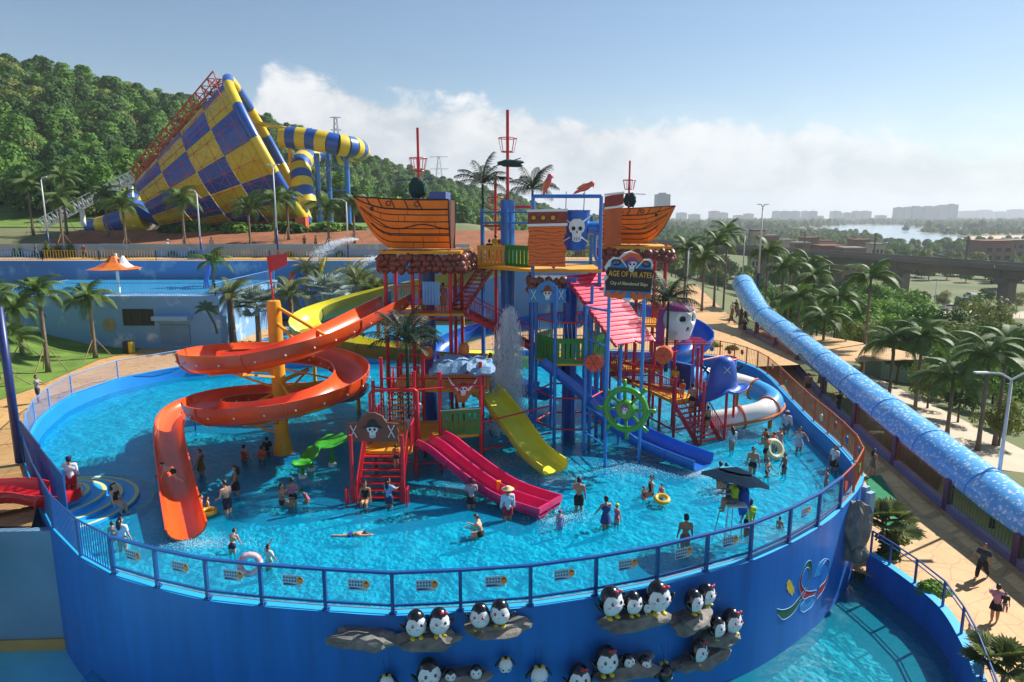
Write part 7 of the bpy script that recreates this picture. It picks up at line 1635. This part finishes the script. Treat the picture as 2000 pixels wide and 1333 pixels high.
# ================================================================== people
M_SK = [mat('skin light', '#c99a7c', .55, .08, 6, spec=.35), mat('skin tan', '#b07f5f', .55, .08, 6, spec=.35), mat('skin deep', '#93664a', .55, .08, 6, spec=.35)]
M_HAIR = mat('black hair', '#17120f', .5, .2, 20)
import numpy as np
TMP = bpy.data.scenes.new('workbench')
def cloth(h): return mat('cloth ' + h, h, .85, .16, 6, .2)
def person(pos, rz, h, label, pose='stand', wear=(('trunks', '#1a1c24'),), skin=1, arms=((8, 8, 12), (8, 8, 12)), legs=None, lean=0, hair='short', hat=None, group='people in the pool', look=0, pitch=0):
    """arms: (forward, outward, elbow bend) for right and left in degrees; legs: (forward, knee bend); the figure faces -Y before rz"""
    if legs is None: legs = {'stand': ((4, 4), (-4, 4)), 'walk': ((22, 12), (-18, 22)), 'sit': ((88, 86), (84, 80)), 'floor': ((78, 96), (70, 60)), 'long': ((86, 20), (84, 30)), 'crouch': ((95, 125), (88, 120)), 'prone': ((-6, 6), (4, 4)), 'crawl': ((70, 80), (30, 40))}[pose]
    RX = lambda a: Matrix.Rotation(R(a), 3, 'X')
    T = RX(lean)                                 # leaning forward tips the trunk towards -Y
    pel = V((0, 0, 0)); J = {}
    def tp(x, y, z): return T @ V((x, y, z))
    chest, nb, head = tp(0, .0, .21), tp(0, .005, .30), tp(0, -.012, .405)
    bones = []                                   # name, a, b, ra, rb, flatten
    bones += [('pelvis', tp(0, 0, -.015), tp(0, 0, .05), .072, .066), ('belly', tp(0, 0, .05), tp(0, 0, .12), .064, .06), ('chest', tp(-.045, 0, .2), tp(.045, 0, .2), .068, .068), ('chest', tp(0, 0, .12), tp(0, 0, .22), .062, .07), ('chest', tp(-.085, .004, .268), tp(.085, .004, .268), .04, .04), ('neck', nb, tp(0, -.005, .345), .034, .03), ('head', tp(0, .004, .405), tp(0, -.008, .43), .055, .052), ('head', tp(0, -.03, .385), tp(0, -.02, .40), .036, .04), ('head', tp(0, -.066, .392), tp(0, -.056, .41), .010, .008)]
    for s, (fw, out, el), (lf, kb) in ((-1, *([arms[0]]), legs[0]), (1, *([arms[1]]), legs[1])):
        sh = tp(s * .108, 0, .272); Mo = Matrix.Rotation(R(-s * out), 3, 'Y')
        d1 = T @ (Mo @ (RX(-fw) @ V((0, 0, -1)))); d2 = T @ (Mo @ (RX(-fw - el) @ V((0, 0, -1)))); e = sh + d1 * .172; w = e + d2 * .145
        bones += [('uarm', sh, e, .036, .027), ('farm', e, w, .027, .019), ('hand', w, w + d2 * .052, .021, .018), ('hand', w + d2 * .05, w + d2 * .085 + V((0, 0, -.006)), .013, .009), ('hand', w + d2 * .01, w + d2 * .05 + T @ V((-s * .03, -.012, 0)), .010, .008)]
        hp_ = tp(s * .048, 0, -.02); k1 = RX(-lf) @ V((s * .03, 0, -1)); k2 = RX(-lf + kb) @ V((0, 0, -1)); kn = hp_ + k1 * .235; an = kn + k2 * .225; fd = RX(-lf + kb) @ V((s * .15, -1, -.1))
        if pose == 'prone': fd = V((0, .3, -1))
        bones += [('thigh', hp_, kn, .060, .042), ('shin', kn, kn + k2 * .09, .042, .041), ('shin', kn + k2 * .09, an, .041, .024), ('foot', an, an + fd * .085 - V((0, 0, .012)), .026, .019)]
    if pose == 'prone': RB = RX(82)
    elif pose == 'crawl': RB = RX(58)
    else: RB = Matrix.Identity(3)
    if pitch: RB = RX(pitch)
    b = MB()
    for nme, a, c_, ra, rb in bones:
        k = 10; d = (c_ - a); l = max(d.length, 1e-4); d = d / l; pts = []; rs = []
        for q in (-.9, -.6, 0): pts.append(a + d * ra * q); rs.append(ra * math.sqrt(max(.05, 1 - q * q)))
        for q in (0, .6, .9): pts.append(c_ + d * rb * q); rs.append(rb * math.sqrt(max(.05, 1 - q * q)))
        b.tube(pts, rs, k)
    ob = b.build('tmp', M_HAIR); COL.objects.unlink(ob); TMP.collection.objects.link(ob); md = ob.modifiers.new('r', 'REMESH'); md.mode = 'VOXEL'; md.voxel_size = .0145; ob.modifiers.new('s', 'SMOOTH').iterations = 3
    TMP.view_layers[0].update(); dg = TMP.view_layers[0].depsgraph; me = bpy.data.meshes.new_from_object(ob.evaluated_get(dg)); bpy.data.objects.remove(ob)
    vs = [v.co.copy() for v in me.vertices]; ns = [v.normal.copy() for v in me.vertices]; fs = [tuple(p.vertices) for p in me.polygons]
    VA = np.array([tuple(v) for v in vs]); best = np.full(len(vs), 9.0); bi = np.zeros(len(vs), int); bt = np.zeros(len(vs))
    for i, (nme, a, c_, ra, rb) in enumerate(bones):
        A_ = np.array(a); dd = np.array(c_ - a); tt = np.clip((VA - A_) @ dd / (dd @ dd), 0, 1); q = np.linalg.norm(VA - A_ - tt[:, None] * dd, axis=1) - (ra + (rb - ra) * tt)
        w_ = q < best; best[w_] = q[w_]; bi[w_] = i; bt[w_] = tt[w_]
    reg = [(bones[i][0], float(q)) for i, q in zip(bi, bt)]
    t = thing('person', label, 'person', pos, group, rz); zmin = min((RB @ v).z for v in vs) if pose not in ('prone',) else 0
    base = V((0, 0, -zmin))
    if pose in ('sit', 'floor', 'long', 'crouch'): 
        zp = min((v).z for v, r in zip(vs, reg) if r[0] in ('pelvis', 'thigh')); base = V((0, 0, -zp if pose == 'sit' else -min(v.z for v in vs)))
    def out(name, sel, off, m, fn=None):
        idx = {}; V2 = []; F2 = []
        for f in fs:
            if all(sel(reg[i], vs[i], ns[i]) for i in f):
                ff = []
                for i in f:
                    if i not in idx: idx[i] = len(V2); V2.append((RB @ (vs[i] + ns[i] * (off if fn is None else fn(vs[i], reg[i]))) + base) * h)
                    ff.append(idx[i])
                F2.append(tuple(ff))
        if not F2: return None
        m2 = bpy.data.meshes.new(name); m2.from_pydata(V2, [], F2); m2.materials.append(m); m2.shade_smooth(); o = bpy.data.objects.new(name, m2); COL.objects.link(o); o.parent = t; return o
    body = out('body', lambda r, v, n: True, 0, M_SK[skin])
    bpy.data.meshes.remove(me)
    Ti = T.inverted()
    def hsel(r, v, n):
        if r[0] != 'head': return False
        q = Ti @ v; return q.z > .435 + (0.0 if q.y > -.02 else .012) or (q.y > .012 and q.z > .37)
    if hair: out('hair', hsel, .010, M_HAIR if hair != 'brown' else mat('brown hair', '#3a2418', .5, .2, 20))
    if hair == 'long' or hair == 'tail':
        hb_ = MB(); hb_.tube([tp(0, .05, .43), tp(0, .07, .37), tp(0, .075, .27), tp(0, .07, .19)], [.045, .05 if hair == 'long' else .028, .045 if hair == 'long' else .022, .015], 8); 
        for q in hb_.v: q.xyz = (RB @ q + base) * h
        hb_.build('long_hair', M_HAIR, t, smooth=True)
    elif hair == 'bun':
        hb_ = MB(); hb_.blob(tp(0, .045, .47), .03, 2, .1, 2)
        for q in hb_.v: q.xyz = (RB @ q + base) * h
        hb_.build('hair_bun', M_HAIR, t, smooth=True)
    for kind, colr in wear:
        m = cloth(colr)
        tz = lambda v: (Ti @ v).z
        if kind == 'trunks': out('trunks', lambda r, v, n: r[0] == 'pelvis' or (r[0] == 'thigh' and r[1] < .32) or (r[0] == 'belly' and r[1] < .1), .008, m)
        elif kind == 'shorts': out('shorts', lambda r, v, n: r[0] == 'pelvis' or (r[0] == 'thigh' and r[1] < .78) or (r[0] == 'belly' and r[1] < .1), .014, m)
        elif kind == 'pants': out('trousers', lambda r, v, n: r[0] in ('pelvis', 'thigh', 'shin') or (r[0] == 'belly' and r[1] < .1), .013, m)
        elif kind == 'tee': out('shirt', lambda r, v, n: r[0] in ('chest', 'belly') or (r[0] == 'uarm' and r[1] < .72) or (r[0] == 'pelvis' and tz(v) > -.02), .015, m)
        elif kind == 'long': out('shirt', lambda r, v, n: r[0] in ('chest', 'belly', 'uarm', 'farm') or (r[0] == 'pelvis' and tz(v) > -.04), .016, m)
        elif kind == 'suit': out('swimsuit', lambda r, v, n: r[0] in ('belly', 'pelvis') or (r[0] == 'chest' and tz(v) < .262) or (r[0] == 'thigh' and r[1] < .1), .007, m)
        elif kind == 'top': out('top', lambda r, v, n: (r[0] == 'chest' and tz(v) < .27) or r[0] == 'belly', .009, m)
        elif kind == 'vest': out('life_vest', lambda r, v, n: r[0] in ('chest', 'belly') and tz(v) < .3, .03, m)
        elif kind in ('skirt', 'dress'):
            if kind == 'dress': out('dress_top', lambda r, v, n: (r[0] == 'chest' and tz(v) < .275) or r[0] == 'belly', .011, m)
            sk_ = MB(); n_ = 18; pr = [(.075, .07), (.098, .0), (.118, -.09), (.13, -.17)]
            for rr, z in pr:
                for j in range(n_): a = 2 * math.pi * j / n_; sk_.v.append((RB @ V((rr * math.cos(a) * 1.05 * (1 + .06 * math.sin(a * 5)), rr * math.sin(a) * .85, z)) + base) * h)
            for i in range(3):
                for j in range(n_): sk_.f.append((i * n_ + j, i * n_ + (j + 1) % n_, (i + 1) * n_ + (j + 1) % n_, (i + 1) * n_ + j)); sk_.m.append(0)
            sk_.build('skirt', m, t, smooth=True)
    hc = tp(0, -.002, .44)
    if hat:
        kind, colr = hat; hm_ = MB(); m = cloth(colr)
        if kind == 'straw': hm_.lathe([(.15, -.005), (.145, .005), (.075, .012), (.066, .055), (.03, .07), (0, .072)], 18)
        elif kind == 'cap': hm_.lathe([(.066, -.01), (.067, .02), (.05, .052), (0, .062)], 14); hm_.box((0, -.075, .0), (.085, .07, .012))
        else: hm_.lathe([(.062, -.015), (.064, .01), (.052, .04), (0, .06)], 14)
        for q in hm_.v: q.xyz = (RB @ (T @ q + hc) + base) * h
        hm_.build({'straw': 'straw_hat', 'cap': 'cap'}.get(kind, 'swim_cap'), m, t, smooth=(kind != 'cap'))
    for s in (-1, 1):
        e_ = MB(); e_.blob((RB @ tp(s * .022, -.058, .42) + base) * h, .007 * h, 1, 0, 1); e_.build('eye', M_BLACK, t)
    return t
FZ = -.36
def P(u, v, h, rz, label, z=FZ, **k):
    p = k.pop('at', None) or G(u, v, z); return person(p, R(rz), h, label, **k)
A_DN = ((8, 8, 12), (8, 8, 12)); A_HIP = ((-25, 38, 75), (-25, 38, 75)); A_BROW = ((10, 6, 20), (60, 45, 120)); A_FWD = ((55, 10, 40), (50, 10, 40)); A_FACE = ((10, 8, 12), (40, 20, 125)); A_UP = ((150, 20, 10), (150, 20, 10)); A_REACH = ((80, 15, 10), (20, 10, 20))
P(143, 970, 1.72, 200, 'man in white long shirt, red shorts and navy cap on the curved steps', .55, wear=(('shorts', '#b01c2c'), ('long', '#d8d4d8')), arms=A_BROW, hat=('cap', '#1c2545'))
P(228, 1003, 1.6, 80, 'woman in black swimsuit sitting on the curved steps', .02, pose='floor', wear=(('suit', '#15151c'),), hair='long', skin=0)
P(243, 1092, 1.62, 170, 'woman in white shirt and grey shorts behind the left glass', wear=(('shorts', '#8d918c'), ('tee', '#d5d6da')), hair='long', skin=0)
P(224, 1075, 1.15, 200, 'small boy beside the woman in white shirt', wear=(('trunks', '#2a3040'),), skin=0)
P(340, 945, 1.35, -95, 'boy in black and green trunks crawling on the orange slide', .55, pose='crawl', wear=(('trunks', '#1c2a20'),), arms=((70, 10, 10), (70, 10, 10)), skin=0)
P(395, 1010, 1.45, 110, 'girl in dark swimsuit sitting at the edge of the orange slide', -.2, pose='long', wear=(('suit', '#20202a'),), skin=0)
P(408, 1015, 1.0, 120, 'small child inside the yellow ring at the orange slide', -.36, wear=(('trunks', '#333'  '333'),), skin=0)
P(395, 940, 1.6, -100, 'woman in brown patterned swim dress right of the orange slide', wear=(('dress', '#6d5a32'),), hair='bun')
P(480, 925, 1.5, 160, 'girl in red swimsuit sitting in the water beyond the column', -.7, wear=(('suit', '#b3302c'),), hair='bun')
P(514, 925, 1.45, 170, 'child in orange life vest sitting by the yellow column', -.75, wear=(('vest', '#d9501f'),))
P(524, 908, 1.5, 190, 'person in dark top behind the orange vest child', -.7, wear=(('tee', '#23252b'),))
P(447, 1018, 1.76, -120, 'bare backed man in navy shorts right of the orange slide', wear=(('shorts', '#1a2238'),), arms=((15, 10, 70), (10, 10, 60)), lean=8, skin=0)
P(463, 980, 1.66, -70, 'woman with long hair, brown top and black skirt', wear=(('top', '#8a5a3a'), ('skirt', '#16161c')), hair='long', arms=((20, 15, 80), (10, 10, 30)))
P(552, 1005, 1.65, 100, 'bare backed man sitting in the water near the lily bowl', -.36, pose='floor', wear=(('trunks', '#20242c'),), arms=((50, 10, 30), (60, 10, 30)))
P(574, 1005, 1.62, 185, 'woman in pink patterned top and black shorts near the lily bowl', wear=(('trunks', '#17171d'), ('top', '#a8617c')), hair='bun')
P(602, 998, 1.1, -50, 'small girl in pink swimsuit squatting near the lily bowl', wear=(('suit', '#d05a8a'),), pose='stand', lean=30, legs=((35, 30), (20, 30)), hair='bun')
P(668, 1046, 1.3, 90, 'boy in blue trunks swimming on his belly', at=G(668, 1046, 0) + V((.35, 0, .02)), pose='prone', wear=(('trunks', '#1f3f8e'),), arms=((165, 15, 5), (165, 15, 5)), skin=0)
P(456, 1098, 1.25, 175, 'boy in navy trunks bending forward behind the left glass', wear=(('trunks', '#161d33'),), lean=25, arms=((40, 10, 10), (40, 10, 10)), skin=0)
P(507, 1172, 1.25, 150, 'child in white top and green skirt holding up a red ring', at=G(507, 1160, FZ) + V((0, 1.0, 0)), wear=(('tee', '#c9cdb8'), ('skirt', '#8fb8a0')), arms=((20, 10, 10), (150, 20, 10)))
P(716, 985, 1.6, 0, 'woman in black swimsuit sitting at the foot of the arch stair', -.1, pose='sit', wear=(('suit', '#16141a'),), hair='bun', at=V((-6.2, 27.2, .1)))
P(750, 985, 1.6, 150, 'woman in light blue shirt leaning on the arch stair rail', at=V((-5.15, 26.9, FZ)), wear=(('shorts', '#23345c'), ('tee', '#7fa6c8')), hair='long', arms=A_FWD)
P(757, 915, 1.15, 200, 'child in orange life vest climbing the arch stair', at=V((-5.1, 28.6, 1.0)), wear=(('vest', '#d9501f'), ('trunks', '#222630')))
P(792, 845, 1.2, 170, 'child in grey shirt on the front deck near the ball', at=V((-4.8, 30.6, 1.7)), wear=(('tee', '#9aa0a8'),))
P(921, 1008, 1.66, 185, 'woman in grey pink top and black skirt beside the pink slide', wear=(('tee', '#a8929a'), ('skirt', '#131318')), arms=((15, 10, 80), (15, 10, 80)))
P(992, 1032, 1.74, 190, 'person in straw hat, white long shirt and red shorts by the pink slide', wear=(('shorts', '#a81f30'), ('long', '#c3cfde')), hat=('straw', '#cdb98a'))
P(940, 1068, 1.62, -100, 'boy sitting in the shallow water looking at a phone', pose='floor', wear=(('trunks', '#1f2126'),), arms=((50, 5, 75), (50, 5, 75)), lean=16, skin=0)
P(1093, 1050, 1.12, 20, 'little girl in lavender dress and red cap at the end of the pink slide', wear=(('dress', '#8a86b8'),), hat=('swim', '#b5232f'), skin=0)
P(1130, 1012, 1.78, 170, 'bare backed man in long black shorts with a hand at his face', wear=(('shorts', '#15161b'),), arms=A_FACE)
P(1182, 1048, 1.66, 200, 'woman in blue flowered swim dress right of the middle', wear=(('dress', '#2c3f78'),), hair='bun', arms=((20, 12, 20), (30, 15, 10)))
P(1204, 1040, 1.2, 120, 'girl in pink swimsuit and yellow cap holding on to the woman', wear=(('suit', '#d0567a'),), hat=('swim', '#d8d23a'), skin=0)
P(1271, 985, 1.6, -80, 'woman in dark swimsuit sitting in the water right of the middle', -.42, pose='floor', wear=(('suit', '#1c1f2e'),), hair='bun', skin=0)
P(1256, 985, 1.0, 40, 'small child in red cap and red suit on her lap', -.3, wear=(('suit', '#b83a5c'),), hat=('swim', '#c0304a'), skin=0, pose='floor')
P(1291, 992, 1.1, -60, 'girl in pink swimsuit inside the yellow ring', wear=(('suit', '#c8467c'),), skin=0)
P(1349, 1115, 1.76, 175, 'bare backed man standing just behind the right glass', at=G(1349, 1118, FZ) + V((0, .9, 0)), wear=(('trunks', '#8a5a48'),), skin=1)
P(1424, 1000, 1.65, -95, 'lifeguard in lime shirt and cap seated on the tall chair', at=V((cx - .02, cy, 1.5)), pose='sit', wear=(('shorts', '#5b616b'), ('tee', '#a9cf2a')), hat=('cap', '#20305c'), hair='tail', arms=A_FWD)
P(1462, 1045, 1.76, 190, 'lifeguard in long lime shirt standing beside the chair', at=V((cx + .75, cy + .5, FZ)), wear=(('pants', '#16181d'), ('tee', '#a4cc2e')), hat=('cap', '#121419'))
P(1535, 1065, 1.0, 130, 'child crouching in the water behind the right glass', at=G(1535, 1062, FZ) + V((0, .7, 0)), pose='crouch', wear=(('trunks', '#3a3f48'),))
P(1404, 968, 1.6, 190, 'bare backed boy left of the parasol', wear=(('trunks', '#20242c'),)); P(1415, 975, 1.62, 160, 'woman in black swimsuit bending behind the parasol', wear=(('suit', '#131318'),), lean=20, hair='bun')
P(1468, 940, 1.74, -20, 'man in black trunks walking towards the camera', pose='walk', wear=(('trunks', '#16171c'),), arms=((20, 12, 30), (-15, 12, 25)))
P(1497, 945, 1.25, 30, 'boy in dark blue trunks right of the walking man', pose='walk', wear=(('trunks', '#2a3f6a'),), arms=((25, 20, 30), (15, 25, 20)))
P(1530, 938, 1.35, -80, 'slim boy in navy trunks standing alone', wear=(('trunks', '#232c44'),), skin=2)
P(1495, 912, 1.76, 200, 'broad man in black trunks carrying a ring and a child', wear=(('trunks', '#141519'),), pose='walk', arms=((40, 20, 60), (40, 20, 60)))
P(1490, 880, 1.1, 180, 'child in orange life vest on the shoulder of the man', at=G(1495, 912, FZ) + V((-.05, .12, 1.35)), pose='sit', wear=(('vest', '#dc4e1c'),)); P(1512, 895, 1.2, 200, 'second child in orange life vest beside the broad man', at=G(1509, 905, FZ) + V((.1, .3, .35)), wear=(('vest', '#d84c20'),))
P(1522, 892, 1.62, -90, 'woman in pale dress reaching out to the left', wear=(('dress', '#a89aa0'),), arms=((85, 10, 5), (85, 10, 5)), pose='walk', hair='bun'); P(1534, 858, 1.66, 150, 'woman in loose white hooded shirt near the orange fence', wear=(('long', '#c9c2cc'), ('shorts', '#6a6470')), hat=('swim', '#c9c2cc'))
P(1559, 892, 1.62, -30, 'woman in pale blue dress with hands on hips', wear=(('dress', '#a9b4c8'),), arms=A_HIP, hair='tail'); P(1627, 932, 1.62, -70, 'woman in white shirt and black skirt near the corner', wear=(('tee', '#d2d4d8'), ('skirt', '#121216')), hair='tail'); P(1612, 962, 1.15, -100, 'girl in pink suit near the corner', wear=(('suit', '#cf7f9e'),), arms=((30, 25, 10), (20, 20, 10)))
P(1428, 892, 1.62, -170, 'woman in wet white shirt at the foot of the side stair', wear=(('long', '#b9c0cc'),), hair='long'); P(1398, 850, 1.4, 200, 'boy in black trunks on the lower side stair', at=V((10.6, 35.6, .5)), wear=(('trunks', '#17181c'),)); P(1370, 800, 1.7, 190, 'man in black trunks on the upper side stair', at=V((9.8, 36.0, 1.35)), wear=(('trunks', '#17181c'),)); P(1357, 780, 1.2, 180, 'child in orange life vest at the top of the side stair', at=V((9.3, 36.2, 2.0)), wear=(('vest', '#d84c20'),)); P(1341, 745, 1.5, -20, 'person in yellow shirt sitting in the tube entrance', at=V((9.4, 38.3, 2.25)), pose='floor', wear=(('tee', '#b5a82a'),))
P(826, 610, 1.65, 170, 'person in brown swimwear on the left tower deck', at=V((-5.0, 38.4, 6.62)), wear=(('suit', '#6a3f2c'),), group='people on the towers'); P(864, 610, 1.65, 190, 'person in yellow shorts on the left tower deck', at=V((-3.9, 38.5, 6.62)), wear=(('shorts', '#c9962a'),), group='people on the towers')
for k, (x, y, z, c_, lb) in enumerate(((-1.35, 41.3, 9.0, '#2a2d35', 'dark shirted person at the top of the tower stair'), (-1.0, 42.3, 9.25, '#b8b52c', 'person in yellow green shirt above the tower stair'), (-.6, 41.6, 9.25, '#a8443a', 'person in red shirt above the tower stair'), (-1.7, 40.7, 8.3, '#8a8f9a', 'grey shirted person climbing the tower stair'))): person(V((x, y, z)), R(150 + 20 * k), 1.62, lb, wear=(('tee', c_), ('shorts', '#22252c')), group='people on the towers')
P(76, 787, 1.74, 110, 'man in grey shirt and navy shorts at the mesh fence', .72, wear=(('shorts', '#252d45'), ('tee', '#8b8f94')), arms=((50, 10, 30), (50, 10, 30)), group='people on the paths')
def PP(u, v, h, rz, label, **k):
    z = -1.0
    for _ in range(8): q = G(u, v, z); z = pz(q.y)
    return person(G(u, v, z), R(rz), h, label, group='people on the paths', **k)
PP(1577, 772, 1.68, 160, 'person in brown shirt beyond the orange fence', wear=(('tee', '#7a5a42'), ('shorts', '#1d1d22'))); PP(1637, 808, 1.68, 200, 'man in black on the right path', wear=(('tee', '#15161a'), ('pants', '#1b1d26')), pose='walk'); PP(1703, 930, 1.6, 100, 'woman in olive dress by the green carpet', wear=(('dress', '#5c6048'),), hair='long')
PP(1916, 1130, 1.62, -60, 'man in dark shirt and trousers on the lower path', wear=(('tee', '#2c3844'), ('pants', '#15161a')), pose='walk', arms=((20, 15, 30), (-20, 12, 30))); PP(1941, 1216, 1.55, 150, 'woman in pink shirt and black skirt carrying a child', wear=(('tee', '#b98096'), ('skirt', '#111115')), arms=A_FWD, hair='bun')
q = G(1945, 1216, -2.3); person(q + V((.15, -.1, .75)), R(-30), .85, 'small child carried by the woman in pink', 'sit', (('tee', '#2b2c33'),), group='people on the paths')
for k, (u, v, c1, c2, lb) in enumerate(((1430, 618, '#c9c3bc', '#b0562c', 'walker in white and orange in the far path group'), (1437, 612, '#3a3d46', '#1d1f26', 'tall walker in dark clothes at the back of the far path group'), (1440, 622, '#8a8478', '#6a6048', 'walker in beige in the far path group'), (1448, 618, '#d2d0cc', '#20222a', 'walker in white shirt at the right of the far path group'), (1428, 632, '#b4552e', '#5a2c20', 'walker in orange at the front of the far path group'), (1456, 632, '#16171b', '#101114', 'walker in black right of the far path group'), (1453, 655, '#141518', '#101114', 'woman in long black dress alone on the far path'))):
    PP(u, v, 1.66, 170 + 25 * k, lb, wear=(('tee', c1), ('pants' if k != 6 else 'dress', c2)), pose='walk', hair='long' if k == 6 else 'short')
for k, (u, y, c_, lb) in enumerate(((165, 78, '#6c4a5a', 'walker in dull red on the upper walk'), (330, 83, '#c8c0c4', 'worker in pale shirt at the planter wall'), (71, 79, '#39404c', 'walker in dark clothes at the left of the upper walk'), (415, 84, '#cdbf9a', 'worker with a straw hat on the soil bank'), (596, 85, '#a85a3a', 'worker in orange on the soil bank'), (618, 85, '#a8523a', 'second worker in orange on the soil bank'))):
    q = D(u, 500, y); person(V((q.x, y, 7.18 if y < 82 else ground_z(q.x, y) + .25)), R(60 * k), 1.68, lb, 'walk', (('tee', c_), ('pants', '#23262e')), group='people on the upper walk', hat=('straw', '#c9b68c') if k in (1, 3) else None)
# green carpet on the path
b = MB(); pts = [G(u, v, -1.9) for u, v in ((1690, 915), (1722, 912), (1806, 1018), (1745, 1018))]
b.add([V((p.x, p.y, pz(p.y) + .02)) for p in pts], [(0, 1, 2, 3)]); struct(b.build('green_carpet', mat('green carpet', '#1d7a4c', .95, .12, 2, .3, bscale=30)))

bpy.data.scenes.remove(TMP)
